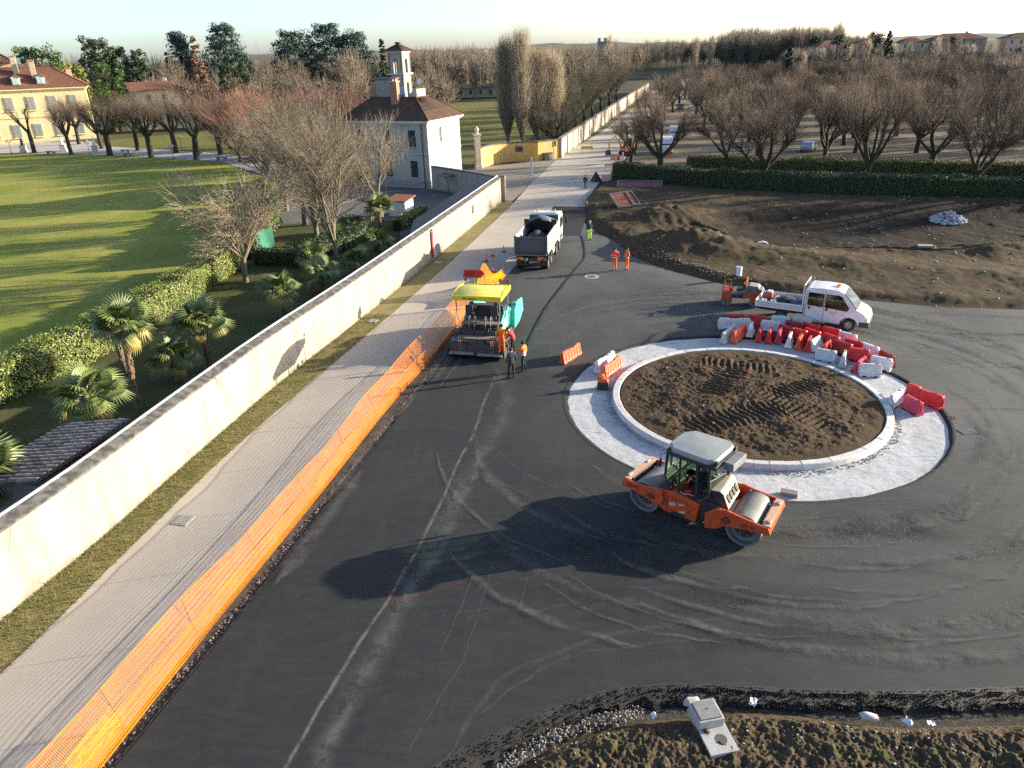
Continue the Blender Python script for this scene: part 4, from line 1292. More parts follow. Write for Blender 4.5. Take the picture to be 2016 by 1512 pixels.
place(PL_[1], [(-72.9, 142.2, 1.12, 2.2, 'pollard third from the left on the lawn edge'), (-52.7, 131.2, 1.12, .9, 'pollard at the right end of the lawn edge row'),
               (-80.5, 154.5, 1.0, 5.1, 'back row pollard left of the lamp post pair'), (-61, 143, 1.08, 2.7, 'back row pollard above the stone bench'), (-90.6, 165, 1.0, 1.4, 'back row pollard standing close to the villa wall')], gL)
gR = 'red twigged pollards between lawn and gatehouse'
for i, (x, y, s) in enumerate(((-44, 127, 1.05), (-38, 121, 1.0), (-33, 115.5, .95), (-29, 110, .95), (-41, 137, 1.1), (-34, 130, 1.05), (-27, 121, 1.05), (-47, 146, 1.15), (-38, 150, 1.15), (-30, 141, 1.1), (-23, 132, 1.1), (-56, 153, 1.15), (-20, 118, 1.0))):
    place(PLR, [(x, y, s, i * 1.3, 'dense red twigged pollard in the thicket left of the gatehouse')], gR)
gh = 'pollards by the hedge right of the roundabout'
place(PR[2], [(41.5, 86.6, 1.0, .2, 'wide forked pollard in the middle of the clipped hedge')], gh)
place(PR[0], [(30.4, 88.7, 1.05, 1.1, 'slim trunked pollard left of the wide forked one at the hedge'), (54, 95.8, 1.0, 2.4, 'pollard with many upright stems behind the hedge, third from the right edge'), (20.7, 100.7, 1.03, .3, 'pollard with three big limbs beside the parked white van')], gh)
place(PR[3], [(51.2, 81.4, 1.08, 3.9, 'leaning thick pollard in the hedge near the right edge'), (30.2, 103.3, .95, .6, 'small pollard behind the left part of the hedge'), (18.6, 112, .85, 2.0, 'pollard beside the yellow digger at the road')], gh)
place(PR[1], [(42.4, 100.6, 1.0, 5.2, 'pollard behind the hedge between two forked neighbours'), (64.5, 90.5, 1.05, 1.9, 'pollard cut by the right edge of the picture'), (63, 78.5, 1.05, 4.4, 'pollard in the hedge beyond the right edge')], gh)
gP = 'bare trees filling the car park beyond the hedge'
rp_ = random.Random(9)
n_ = 0
for row, y in enumerate((112, 122, 133, 145, 158, 172, 188, 206, 226, 250, 278, 310)):
    x0 = (33 if y < 145 else 23) + (y - 110) * .25 + (4 if y > 120 else 3)
    x = x0 + (row % 2) * 4
    while x < 60 + y * .62:
        place(PR[rp_.randrange(4)], [(x + rp_.uniform(-1.6, 1.6), y + rp_.uniform(-2, 2), rp_.uniform(.82, 1.0), rp_.uniform(0, 6), 'brown bare tree in the dense car park plantation behind the hedge pollards')], gP)
        n_ += 1
        x += rp_.uniform(8, 10.5) + (y - 110) * .012
for k, (x, y) in enumerate(((27, 143), (31.5, 158), (36.5, 176), (43, 198), (50, 222), (58, 250), (66, 280), (76, 315))):
    place(PR[k % 4], [(x, y, .9, k * 1.7, 'brown bare tree lining the pale road beyond the yellow digger')], 'bare trees lining the far road')
# --- dark trees over the park wall
gW = 'dark bare trees overhanging the park wall'
PW = pollard(91, 10.5, 2.4, .24, 3.6, 6, 1300, TWIG_D, BARK, 'pollard', name='dark_tree', r0=.018)
for i, (x, y, s) in enumerate(((8.2, 128, .8), (9.5, 139, .95), (12.2, 150, 1.0), (15, 162, 1.05), (18, 175, 1.1), (21.5, 189, 1.1), (25.5, 205, 1.1), (30, 222, 1.1), (35, 242, 1.1), (8.5, 152, 1.0), (12, 170, 1.05), (17, 192, 1.05), (25, 228, 1.1))):
    place(PW, [(x, y, s, i * 2.1, 'dark mossy bare tree behind the long park wall')], gW)
# --- poplars
def poplar(seed, H, w, n, label, twig, r0=.02, name='poplar_tree'):
    T = Tree(seed); g = T.g
    T.path((0, 0, -.1), (0, 0, 1), H * .9, .34, .05, 10, wob=.03)
    z = g.uniform(.04, .86, n) ** .9 * H
    a = g.uniform(0, 6.283, n)
    prof = w * np.clip(z / H / .3 + .15, .2, 1) * np.clip((1.0 - z / H) / .22, .25, 1)
    rr = prof * g.random(n) ** .6 * .75
    P = np.stack([np.cos(a) * rr * .75, np.sin(a) * rr * .75, z], 1)
    L = g.uniform(1.2, 3.2, n)[:, None] * H / 16
    D = np.stack([np.cos(a) * rr, np.sin(a) * rr, np.full(n, 2.6)], 1) + g.normal(size=(n, 3)) * .22
    D /= np.linalg.norm(D, axis=1, keepdims=True)
    M = P + D * L * .5
    D2 = D + np.array([0, 0, .6]); D2 /= np.linalg.norm(D2, axis=1, keepdims=True)
    T.sh = [(P, M, M + D2 * L * .5, r0)]
    return T.finish(name, BARK2, twig, label)
P1 = poplar(5, 17.2, 2.4, 3800, 'p', TWIG_P)
P2 = poplar(6, 16.6, 2.3, 3600, 'p', TWIG_P)
gQ = 'four tall poplars at the gate lawn'
place(P1, [(3.3, 139.5, 1.04, 0, 'tallest tan poplar, second from left of the four by the gate lawn'), (6.1, 141, 1.0, 2, 'tan poplar third from the left of the four by the gate lawn')], gQ)
place(P2, [(.7, 141.5, 1.0, 1, 'leftmost tan poplar of the four beside the park lawn'), (8.9, 142.5, 1.0, 3, 'rightmost tan poplar of the four, next to the park wall')], gQ)
PF = poplar(8, 15, 1.7, 420, 'p', TWIG_P, .05, 'slim_poplar')
gS = 'row of slim pale poplars below the far houses'
rp_ = random.Random(4)
for px in (1592, 1612, 1628, 1645, 1662, 1676, 1692, 1702, 1716, 1735, 1742, 1768, 1790, 1800, 1815, 1832, 1852, 1872, 1880, 1895, 1912, 1925, 1945, 1960, 1985):
    y = rp_.uniform(315, 335)
    place(PF, [((px - 991) * .911 * y / 1447, y, rp_.uniform(.8, 1.03), px, 'slim pale poplar in the row below the far houses')], gS)
for (px, y, s) in ((885, 330, 1.0), (920, 300, .9), (1205, 480, 1.5), (1216, 470, 1.4), (1375, 400, 1.35), (1405, 410, 1.4), (960, 360, 1.1)):
    place(PF, [((px - 991) * .911 * y / 1447, y, s, px, 'slim pale poplar standing out of the distant wood')], 'slim poplars in the distant wood')
# --- near bare trees in the garden
mat('grey_twigs', (.155, .125, .088), (.21, .17, .12), .8, .9)
B1 = branchy(101, 9.2, 'b', mat('warm_bark', (.14, .11, .075), (.20, .155, .105), 4, .95, bump=.5), TWIG_T, 'bare_tree', 1.9, 7, 4.9, (.35, 1.3), 2000, (.6, 1.8), .011, .16, 1.0, .25, .2, (7, 9), .14)
place(B1, [(-20, 54.5, 1.0, .5, 'spreading bare tree with pale drooping twigs beside the clipped hedge')])
B2 = branchy(112, 12.4, 'b', BARK2, MATS['grey_twigs'], 'bare_tree', 1.6, 8, 8.4, (1.12, 1.48), 2500, (.6, 1.9), .011, .0, .55, .9, .24, (9, 12), .17)
gB = 'tall bare trees crowding the gatehouse yard'
place(B2, [(-14.1, 59.5, .86, .3, 'tall multi-stemmed bare tree rising behind the palms'), (-17.2, 66.5, .84, 2.2, 'tall bare tree behind the multi-stemmed one'), (-20.5, 75, .95, 4.0, 'bare tree at the left of the gatehouse yard')], gB)
B3 = branchy(123, 11, 'b', BARK2, MATS['grey_twigs'], 'bare_tree', 2.2, 6, 5.6, (.8, 1.3), 1500, (.8, 2.2), .012, .0, .6, .9, .24, (6, 8))
place(B3, [(-13, 76.6, .98, .7, 'bare tree in front of the gatehouse windows'), (-24.5, 83, 1.0, 2.9, 'bare tree left of the gatehouse roof'), (-23, 98, 1.05, 5, 'bare tree behind the left end of the gatehouse'), (-29, 93, 1.0, 1, 'leftmost bare tree of the gatehouse yard')], gB)

# --- evergreens
def evergreen(seed, H, r, kind, n, m, label, name, leaf=.55, base=.12):
    g = np.random.default_rng(seed); n = int(n * 2.4)
    t = thing(name, label, 'tree')
    MB().tube([(0, 0, -.2), (0, 0, H * .5), (0, 0, H * .92)], [.04 * H * .5 + .1, .2, .05], 8).build('trunk', BARK, t)
    if kind == 'cone':
        nb = 90
        z = base * H + (1 - base) * H * g.random(nb) ** .9; rr = r * (1 - (z / H)) ** .75 + .3
        a = g.uniform(0, 6.283, nb); k = rr * g.uniform(.5, 1, nb)
        Cc = np.stack([np.cos(a) * k, np.sin(a) * k, z], 1); cs = np.clip(rr * .38, .45, 1.6)[:, None] * np.array([1, 1, .55])
    elif kind == 'cedar':
        nb = 170
        tier = g.random(nb) ** .8
        z = H * (.18 + .80 * tier) + g.normal(size=nb) * .3
        rr = r * np.clip(1.12 - tier, .14, 1) ** .55 * g.uniform(.75, 1.1, nb)
        a = g.uniform(0, 6.283, nb); k = rr * g.uniform(.2, 1, nb) ** .6
        Cc = np.stack([np.cos(a) * k, np.sin(a) * k, z + .12 * k], 1); cs = np.array([1.5, 1.5, .7]) * g.uniform(.6, 1.2, (nb, 1)) * (1 + r * .05)
    elif kind == 'pine':
        nb = 40
        a = g.uniform(0, 6.283, nb); k = r * np.sqrt(g.random(nb))
        Cc = np.stack([np.cos(a) * k, np.sin(a) * k, H * .88 + H * .1 * (1 - (k / r) ** 2)], 1); cs = np.array([1.2, 1.2, .6]) * g.uniform(.7, 1.1, (nb, 1))
    else:
        nb = 120
        u = g.normal(size=(nb, 3)); u /= np.linalg.norm(u, axis=1, keepdims=True)
        p = 6 if kind == 'drum' else 2.6
        s = (np.abs(u) ** p).sum(1, keepdims=True) ** (-1 / p)
        q = u * s * g.uniform(.75, 1.0, (nb, 1))
        hz = H * (1 - base) / 2
        Cc = q * np.array([r, r, hz]) + np.array([0, 0, H * base + hz]); cs = np.array([1, 1, .9]) * r * .24 * g.uniform(.7, 1.2, (nb, 1))
    i = g.integers(0, nb, n)
    d = g.normal(size=(n, 3)); d /= np.linalg.norm(d, axis=1, keepdims=True)
    P = Cc[i] + d * cs[i] * g.uniform(.55, 1.05, (n, 1))
    V, Q = cards(P, d + g.normal(size=(n, 3)) * .5 + np.array([0, 0, .3]), leaf * g.uniform(.6, 1.3, n), g, .75)
    mesh_np('crown', V, Q, m, t)
    return t
E_D = mat('dark_evergreen', (.018, .036, .016), (.038, .062, .022), 1.2, .7, rand=.2)
E_B = mat('cedar_blue', (.030, .060, .050), (.055, .090, .070), 1.0, .75, rand=.15)
E_G = mat('magnolia_green', (.030, .068, .016), (.06, .105, .026), 1.0, .55, rand=.1)
E_R = mat('rust_conifer', (.19, .10, .055), (.25, .14, .08), .8, .85)
E_Y = mat('bamboo_green', (.17, .18, .045), (.22, .22, .06), .8, .8)
def ev(px, y, top, rpx, kind, m, label, name, n=2600, leaf=.5, base=.1):
    d = .911 * y
    hz = 98 - .0322 * (px - 1008)
    H = 15.5 + (hz - top) * d / 1447
    o = evergreen(int(px * 7 + y), H, rpx * d / 1447 * (1.5 if kind == 'cedar' else 1.12), kind, n, m, label, name, leaf, base)
    o.location = ((px - 991) * d / 1447, y, -.1)
ev(75, 200, 94, 34, 'drum', E_G, 'big rounded magnolia behind the yellow villa roof', 'magnolia_tree', 3200, .5)
ev(120, 215, 118, 24, 'dome', E_Y, 'yellow green bamboo clump right of the villa roof', 'bamboo_clump', 2200, .45)
ev(150, 205, 124, 16, 'dome', E_Y, 'second yellow green bamboo clump beside the big dark oak', 'bamboo_clump', 1600, .45)
ev(197, 235, 78, 34, 'dome', E_D, 'large dark evergreen oak towering left of the clipped drum tree', 'evergreen_oak', 3600, .6)
ev(240, 245, 94, 22, 'dome', E_D, 'lower dark evergreen joined to the right of the big oak', 'evergreen_oak', 2400, .55)
ev(210, 190, 122, 24, 'drum', E_G, 'clipped drum-shaped evergreen in front of the dark oaks', 'clipped_evergreen', 2600, .4)
ev(274, 225, 100, 22, 'dome', E_D, 'dark broad evergreen with ragged top left of the rust conifer', 'evergreen_tree', 2400, .55)
ev(362, 250, 68, 22, 'cedar', E_B, 'blue cedar left behind the rust-brown conifer', 'cedar_tree', 2600, .55)
ev(392, 205, 76, 22, 'cone', E_R, 'rust-brown conifer between two blue cedars', 'rust_conifer', 2600, .4)
ev(448, 250, 56, 40, 'cedar', E_B, 'large blue cedar right of the rust-brown conifer', 'cedar_tree', 3800, .6)
ev(458, 196, 108, 25, 'dome', E_D, 'dark dome evergreen in front of the large blue cedar', 'evergreen_tree', 2600, .45)
ev(335, 240, 104, 14, 'cone', E_D, 'thin dark conifer left of the blue cedars', 'conifer_tree', 1400, .45)
ev(585, 285, 66, 40, 'cedar', E_B, 'left cedar of the skyline group above the gatehouse trees', 'cedar_tree', 3600, .65)
ev(645, 300, 54, 44, 'cedar', E_B, 'middle and tallest cedar of the skyline group', 'cedar_tree', 3800, .65)
ev(700, 290, 66, 38, 'cedar', E_B, 'right cedar of the skyline group near the belvedere', 'cedar_tree', 3400, .65)
ev(757, 260, 78, 11, 'cone', E_D, 'narrow dark conifer just left of the belvedere tower', 'conifer_tree', 1200, .5)
ev(1755, 330, 62, 16, 'cone', E_D, 'tall dark cypress on the skyline among the far houses', 'cypress_tree', 1600, .6)
ev(1611, 345, 72, 10, 'pine', E_D, 'small umbrella pine on the skyline left of the far houses', 'umbrella_pine', 500, .6)
ev(1655, 350, 70, 20, 'cedar', E_D, 'dark flat-topped pine on the skyline by the first far block', 'pine_tree', 1200, .6)
ev(1728, 340, 66, 18, 'cedar', E_D, 'dark pine on the skyline left of the cypress', 'pine_tree', 1200, .6)
ev(1885, 345, 70, 14, 'dome', E_D, 'dark round tree on the skyline before the long red block', 'evergreen_tree', 900, .6)
ev(1562, 330, 90, 14, 'cone', E_D, 'dark conifer at the edge of the tall wood, left of the poplar row', 'conifer_tree', 1000, .6)

# --- distant bare wood: one mass
def wood(name, label, spots, twig, seed, n=95, w=.10):
    g = np.random.default_rng(seed)
    parts = []
    A, B, R0, R1 = [], [], [], []
    for (x, y, h, r) in spots:
        k = n
        base = np.array([x, y, 0.])
        A.append(base[None]); B.append((base + [0, 0, h * .55])[None]); R0.append([.22]); R1.append([.12])
        a = g.uniform(0, 6.283, k); z0 = g.uniform(.22, .75, k) * h
        rr = r * g.uniform(.2, 1, k)
        p0 = base + np.stack([np.cos(a) * rr * .35, np.sin(a) * rr * .35, z0], 1)
        top = h * np.sqrt(np.clip(1 - (rr / r) ** 2 * .75, .1, 1)) * g.uniform(.72, 1.02, k)
        p1 = base + np.stack([np.cos(a) * rr, np.sin(a) * rr, np.maximum(top, z0 + .8)], 1)
        A.append(p0); B.append(p1); R0.append(np.full(k, w)); R1.append(np.full(k, w * .35))
    V, Q = prisms(np.concatenate(A), np.concatenate(B), np.concatenate([np.asarray(q) for q in R0]), np.concatenate([np.asarray(q) for q in R1]), 3)
    return mesh_np(name, V, Q, twig, kind='stuff', label=label)
WOODM = mat('wood_twigs', (.15, .12, .088), (.21, .17, .125), .035, .92, lo=.4, hi=.6)
WOODD = mat('wood_dark', (.11, .095, .075), (.16, .135, .105), .03, .92)
r_ = random.Random(21)
sp = []
for i in range(330):                                        # left: behind villa and gatehouse
    y = r_.uniform(215, 470); x = r_.uniform(-.78 * y, -.02 * y - 6)
    if y < 275 and x > -40: continue
    sp.append((x, y, r_.uniform(13.5, 19.5), r_.uniform(3.5, 6)))
for i in range(70):                                         # nearer, lower, between villa and cedars
    y = r_.uniform(196, 225); x = r_.uniform(-85, -14)
    sp.append((x, y, r_.uniform(9, 13), r_.uniform(3, 5)))
wood('bare_wood', 'mass of brown bare trees on the left horizon behind the villa', sp, WOODM, 1)
sp = []
for i in range(330):                                        # centre: left of the park wall
    y = r_.uniform(272, 680); x = r_.uniform(-.16 * y, .235 * y - 22)
    sp.append((x, y, r_.uniform(14.5, 19.5), r_.uniform(4, 6.5)))
wood('bare_wood', 'mass of brown bare trees on the horizon beyond the park lawn', sp, WOODM, 2)
sp = []
for i in range(300):                                        # tall wood right of the road
    y = r_.uniform(410, 620); x = r_.uniform(.23 * y + 22, .42 * y)
    sp.append((x, y, r_.uniform(19, 25.5), r_.uniform(4, 6)))
for i in range(120):
    y = r_.uniform(330, 420); x = r_.uniform(.31 * y + 16, .40 * y)
    sp.append((x, y, r_.uniform(9, 14), r_.uniform(3.5, 5)))
for i in range(260):
    y = r_.uniform(520, 820); x = r_.uniform(.17 * y, .45 * y)
    sp.append((x, y, r_.uniform(15, 21), r_.uniform(4, 6)))
wood('bare_wood', 'tall bare wood on the horizon right of the far road', sp, WOODD, 3, 110)
sp = []
for i in range(170):                                        # scrub before the far houses
    y = r_.uniform(300, 385); x = r_.uniform(.40 * y, 1.05 * y)
    sp.append((x, y, r_.uniform(8, 12.5), r_.uniform(3.5, 5)))
for i in range(150):
    y = r_.uniform(200, 300); x = r_.uniform(.62 * y, .9 * y)
    sp.append((x, y, r_.uniform(8, 11), r_.uniform(3.5, 5)))
wood('bare_wood', 'bare scrub below the far houses on the right', sp, WOODD, 4, 80)
# far hills
def hills():
    xs = np.linspace(-2600, 2600, 240)
    V, Q = [], []
    for j, (y, b) in enumerate(((2300, -5), (2600, 1.0), (3000, -5))):
        for x in xs:
            hgt = (17 + 16 * (fbm(x * .0016, 4.0) + .3) + 4 * fbm(x * .012, 1)) if b > 0 else -2
            V.append((x, y, hgt))
    n = len(xs)
    for j in range(2):
        for i in range(n - 1):
            Q.append((j * n + i, j * n + i + 1, (j + 1) * n + i + 1, (j + 1) * n + i))
    mesh_np('hills', V, Q, mat('far_hills', (.10, .11, .08), (.14, .14, .11), .01, .95), smooth=True, kind='structure')
hills()

# --- hedges
def hedge(label, line, w, h, m, dens, leaf, seed, core, name='hedge', jag=.12):
    g = np.random.default_rng(seed)
    t = thing(name, label, 'hedge')
    L = smooth_line(line, .5)
    P = [(p.x, p.y) for p in L]
    vs, fs = [], []
    for i in range(len(P)):
        a, b = offset(P, w * .42)[i] if False else (0, 0), (0, 0)
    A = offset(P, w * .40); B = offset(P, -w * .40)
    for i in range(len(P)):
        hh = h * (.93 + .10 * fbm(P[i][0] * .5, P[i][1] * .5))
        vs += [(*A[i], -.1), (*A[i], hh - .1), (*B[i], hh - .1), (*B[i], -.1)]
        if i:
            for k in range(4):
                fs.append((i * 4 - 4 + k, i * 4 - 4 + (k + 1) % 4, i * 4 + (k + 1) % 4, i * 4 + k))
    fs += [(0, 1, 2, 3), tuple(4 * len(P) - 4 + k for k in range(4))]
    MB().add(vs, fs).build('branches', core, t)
    Pn = np.array(P); seg = np.linalg.norm(np.diff(Pn, axis=0), axis=1); cum = np.concatenate([[0], np.cumsum(seg)])
    tot = cum[-1]
    n = int(tot * (2 * h + w) * dens)
    s = g.uniform(0, tot, n)
    X = np.interp(s, cum, Pn[:, 0]); Y = np.interp(s, cum, Pn[:, 1])
    Ta = np.gradient(Pn, axis=0); Ta /= np.linalg.norm(Ta, axis=1, keepdims=True)
    nx = np.interp(s, cum, -Ta[:, 1]); ny = np.interp(s, cum, Ta[:, 0])
    hv = h * (.95 + .22 * (vnoise(X, Y, .8, 3) - .5) * 2)
    u = g.uniform(0, 2 * h + w, n)
    side = np.where(u < h, 1, np.where(u < 2 * h, -1, 0))
    z = np.where(side != 0, (u % h) / h * hv, hv)
    o = np.where(side != 0, side * w / 2, g.uniform(-w / 2, w / 2, n))
    o = o * (1 + .25 * (vnoise(X + z, Y, 1.4, 3) - .5)) + g.normal(size=n) * jag
    z = np.clip(z + g.normal(size=n) * jag * .8, .02, None)
    C3 = np.stack([X + nx * o, Y + ny * o, z], 1)
    Nn = np.stack([nx * side, ny * side, np.where(side == 0, 1.0, .35)], 1) + g.normal(size=(n, 3)) * .55
    V, Q = cards(C3, Nn, leaf * g.uniform(.6, 1.35, n), g, .6)
    o = mesh_np('foliage', V, Q, m, t)
    o['kind'] = 'stuff'
    return t
H_L = mat('laurel_leaf', (.12, .165, .026), (.21, .235, .052), 3.0, .5, spec=.4, lo=.4, hi=.6)
H_D = mat('dark_leaf', (.034, .058, .018), (.06, .085, .028), 3.0, .6, lo=.4, hi=.6)
H_Y = mat('yellow_leaf', (.13, .14, .035), (.18, .165, .05), 2.0, .7, lo=.4, hi=.6)
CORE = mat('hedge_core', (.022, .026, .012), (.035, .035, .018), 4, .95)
hedge('long clipped laurel hedge between lawn and palm garden', [(-28.6, 26), (-27.4, 31), (-25.2, 38), (-24.1, 42), (-23.5, 48), (-22.9, 55), (-22.4, 59.6)], 1.7, 1.95, H_L, 250, .115, 1, CORE, jag=.08)
hedge('low dark hedge crossing the garden behind the bare tree', [(-20.9, 60.2), (-18, 59.4), (-15.2, 58.4)], 1.1, 1.25, H_D, 130, .16, 2, CORE)
hedge('tall green shrub hedge right of the lawn corner, behind the green screen', [(-22.3, 61.5), (-23, 68), (-25, 77), (-28, 88)], 2.2, 2.9, mat('shrub_leaf', (.06, .095, .022), (.10, .13, .035), 2, .6, lo=.4, hi=.6), 70, .24, 3, CORE)
hedge('bright low hedge in the gatehouse yard beside the lean-to roof', [(-10.6, 71), (-9.3, 75.5), (-8.6, 78)], .9, 1.0, H_L, 120, .17, 4, CORE)
hedge('long clipped dark hedge along the far edge of the dug field', [(14.2, 97), (19, 92.6), (24, 88.9), (31, 84.9), (38.4, 81.3), (45, 79), (52.7, 76.9), (66, 73.7), (84, 70)], 1.8, 2.1, H_D, 120, .18, 5, CORE, jag=.12)
hedge('lower yellow green hedge behind the dark hedge and pollards', [(25.5, 106), (34.8, 102), (48, 96.6), (62.3, 90.5), (80, 84)], 1.6, 1.35, H_Y, 100, .19, 6, CORE, jag=.14)
hedge('overgrown ivy mound at the foot of the gatehouse trees', [(-16.5, 61.5), (-14, 66), (-15, 72)], 2.0, 1.3, H_D, 70, .2, 7, CORE)

# --- fan palms
PALM_L = mat('palm_leaf', (.095, .135, .038), (.165, .19, .06), 2.0, .45, spec=.45, rand=.3)
PALM_Y = mat('palm_leaf_old', (.27, .23, .055), (.24, .18, .07), 2.0, .55, rand=.2)
PALM_T = mat('palm_trunk', (.14, .095, .06), (.20, .14, .09), 9, .95, bump=.9, bscale=18, bdist=.06)
def fan_leaf(droop, R_=.85, pet=.75):
    mb = MB()
    mb.tube([(0, 0, 0), (pet * .55, 0, .05), (pet, 0, 0)], [.02, .016, .012], 4)
    n = 22
    for i in range(n):
        a = R(-112) + R(224) * i / (n - 1)
        L = R_ * (.72 + .28 * math.cos(a * .7))
        w = .042
        dx, dy = math.cos(a), math.sin(a)
        px, py = -dy, dx
        c = (pet, 0, 0)
        m = .55
        z1 = .06 - droop * .10; z2 = -droop * .55 * (.6 + .4 * abs(math.sin(i * 2.4)))
        mb.add([(c[0], c[1], c[2]), (c[0] + dx * L * m + px * w, c[1] + dy * L * m + py * w, z1), (c[0] + dx * L, c[1] + dy * L, z2 - .05), (c[0] + dx * L * m - px * w, c[1] + dy * L * m - py * w, z1 - .02)],
               [(0, 1, 2, 3)])
    return mb
_lf = {}
def palm(label, x, y, H, sc, seed, old=5, nleaf=30):
    r = random.Random(seed)
    t = thing('fan_palm', label, 'palm', (x, y, -.1), r.uniform(0, 6), 'fan palms in the walled garden')
    lean = (r.uniform(-.12, .12), r.uniform(-.12, .12))
    pts = [(lean[0] * H * (k / 6) ** 2, lean[1] * H * (k / 6) ** 2, H * k / 6) for k in range(7)]
    tb = MB()
    tb.tube(pts, [.20, .15, .14, .14, .15, .17, .12], 9)
    for k in range(int(H * 14)):                                   # ragged fibre and old leaf bases
        f = r.uniform(.08, .98); a = r.uniform(0, 6.28)
        zc = H * f; ox, oy = lean[0] * H * f * f, lean[1] * H * f * f
        tb.box((ox + .155 * math.cos(a), oy + .155 * math.sin(a), zc), (.05, .07, .16), 0, a, taper=(.5, .4), shear=(.05 * math.cos(a), .05 * math.sin(a)))
    tb.build('trunk', PALM_T, t, smooth=False)
    for k in range(nleaf):
        old = old // 2 if k == 0 else old
        dr = r.choice((.25, .6, 1.0)) if k >= old else 1.0
        key = (dr, k < old)
        el = R(r.uniform(-12, 78)) if k >= old else R(r.uniform(-50, -8))
        if key not in _lf:
            o = fan_leaf(dr).build('leaf', PALM_Y if k < old else PALM_L, t)
            _lf[key] = o.data
        else:
            o = link('leaf', _lf[key], t)
        a = 2.4 * k + r.uniform(-.3, .3)
        o.location = (pts[-1][0], pts[-1][1], H - .05)
        o.rotation_euler = (r.uniform(-.35, .35), -el, a)
        s = sc * r.uniform(.8, 1.12)
        o.scale = (s, s, s)
palm('tall fan palm with slim trunk, left of centre in the garden', -18.5, 32.9, 4.1, 1.05, 1, 6, 34)
palm('fan palm close behind the tall slim one', -19.7, 34.8, 3.6, .8, 2, 4, 20)
palm('fan palm with hanging yellow fronds beside the tiled shelter', -18.0, 28.4, 2.7, 1.05, 3, 8, 32)
palm('thick fan palm by the wall with two trunks, upper crown', -16.7, 37.7, 2.7, 1.1, 4, 7, 34)
palm('low fan palm left below the thick one', -17.9, 36.2, 1.35, .95, 5, 5, 26)
palm('single fan palm with short bare trunk half way along the wall', -14.8, 46.1, 2.0, 1.05, 6, 4, 26)
palm('low fan palm under the multi-stemmed bare tree', -14.9, 55.3, 1.7, .95, 7, 3, 28)
palm('small fan palm nearest the wall before the lean-to', -11.8, 54.9, 1.2, .95, 8, 3, 26)
palm('fan palm at the near end of the lean-to roof', -10.8, 60.2, 1.5, .95, 9, 3, 26)
palm('fan palm in the yard beside the tiny white shed', -12.3, 71.5, 2.1, 1.1, 10, 3, 28)
palm('fan palm at the left edge with broad yellow fronds', -19.0, 23.2, 2.0, 1.15, 11, 9, 32)
palm('fan palm hidden low behind the short trunked palm', -13.4, 51.5, 1.5, .95, 12, 3, 24)
# green windbreak screen
gs = thing('screen_net', 'small teal windbreak net on two posts behind the hedge end', 'screen', (-21.0, 62.6, -.1), R(60))
def scr():
    vs, fs = [], []
    for i in range(13):
        for j in range(7):
            u, v = i / 12, j / 6
            vs.append(((u - .5) * 2.6, .14 * math.sin(u * 9 + v * 2) * (1 - v * .5), .1 + v * 2.2 - .12 * math.sin(u * math.pi)))
    for i in range(12):
        for j in range(6):
            o = i * 7 + j
            fs.append((o, o + 7, o + 8, o + 1))
    return MB().add(vs, fs)
scr().build('net', mat('teal_net', (.02, .13, .085), (.035, .17, .11), 3, .7), gs)
for s in (-1, 1):
    MB().tube([(s * 1.3, 0, -.1), (s * 1.3, 0, 2.4)], .03, 6).build('post', MATS['dark_metal'], gs)
# grass tufts and leaf litter on the verge
def tufts(name, label, x0, x1, pick, n, m, h, seed):
    g = np.random.default_rng(seed)
    P = pick(g, n)
    d = np.stack([g.normal(size=n) * .5, g.normal(size=n) * .5, np.ones(n)], 1)
    E = P + d * (h * g.uniform(.5, 1.4, n))[:, None]
    V, Q = prisms(P, E, np.full(n, .010), np.full(n, .002), 3)
    mesh_np(name, V, Q, m, kind='stuff', label=label)
def pick_verge(g, n):
    W_ = np.array(WALL); Lp = np.array(PATH_L)
    y = 12 + (46 - 12) * g.random(n) ** 1.3
    a = np.interp(y, W_[:, 1], W_[:, 0]); b = np.interp(y, Lp[:, 1], Lp[:, 0])
    t = g.random(n) ** 1.4 * 1.04
    return np.stack([a + (b - a) * t + .03, y, np.full(n, -.05)], 1)
tufts('verge_grass', 'tufts of dry and green grass along the foot of the garden wall', 0, 0, pick_verge, 14000, mat('tuft_grass', (.12, .13, .035), (.20, .17, .07), 1.6, .9, lo=.42, hi=.58), .10, 5)
# ================================================================= MACHINES AND VEHICLES
def m_paint(name, c, dustc=(.30, .26, .20), amt=.35, rough=.42, s=2.0):
    n = NT(name)
    col = n.mix(n.ramp(n.noise(s, 6, .65), .35, .7), c, tuple(v * .82 for v in c))
    d = n.noise(s * 2.6, 8, .7)
    col = n.mix(n.ramp(d, .45, .8, 0, amt), col, dustc)
    lo = n.math('ADD', n.ramp(n.sep()[2], .9, .2), n.math('MULTIPLY', n.math('SUBTRACT', n.noise(5, 6, .7), .5), 1.0))
    col = n.mix(n.ramp(lo, .5, 1.2, 0, amt * 1.2), col, tuple(v * .5 for v in dustc))
    return n.fin(col, n.ramp(d, .4, .7, rough, .75), spec=.4)
ORANGE = m_paint('roller_orange', (.58, .066, .010), (.40, .28, .19), .36, .42)
STEEL = mat('drum_steel', (.21, .205, .20), (.15, .145, .14), 2.2, .6, .2, bump=.1, dust=((.27, .25, .22), .5))
BLK = mat('black_plastic', (.022, .022, .024), (.04, .038, .036), 4, .55, dust=((.16, .14, .12), .25))
GRY = mat('roof_grey', (.27, .29, .285), (.225, .245, .24), 1.5, .5, dust=((.38, .37, .33), .3))
CREAM = mat('hood_cream', (.46, .40, .31), (.38, .33, .26), 2, .5)
RUB = mat('tyre_rubber', (.022, .021, .02), (.05, .046, .042), 5, .9, dust=((.14, .125, .105), .4))
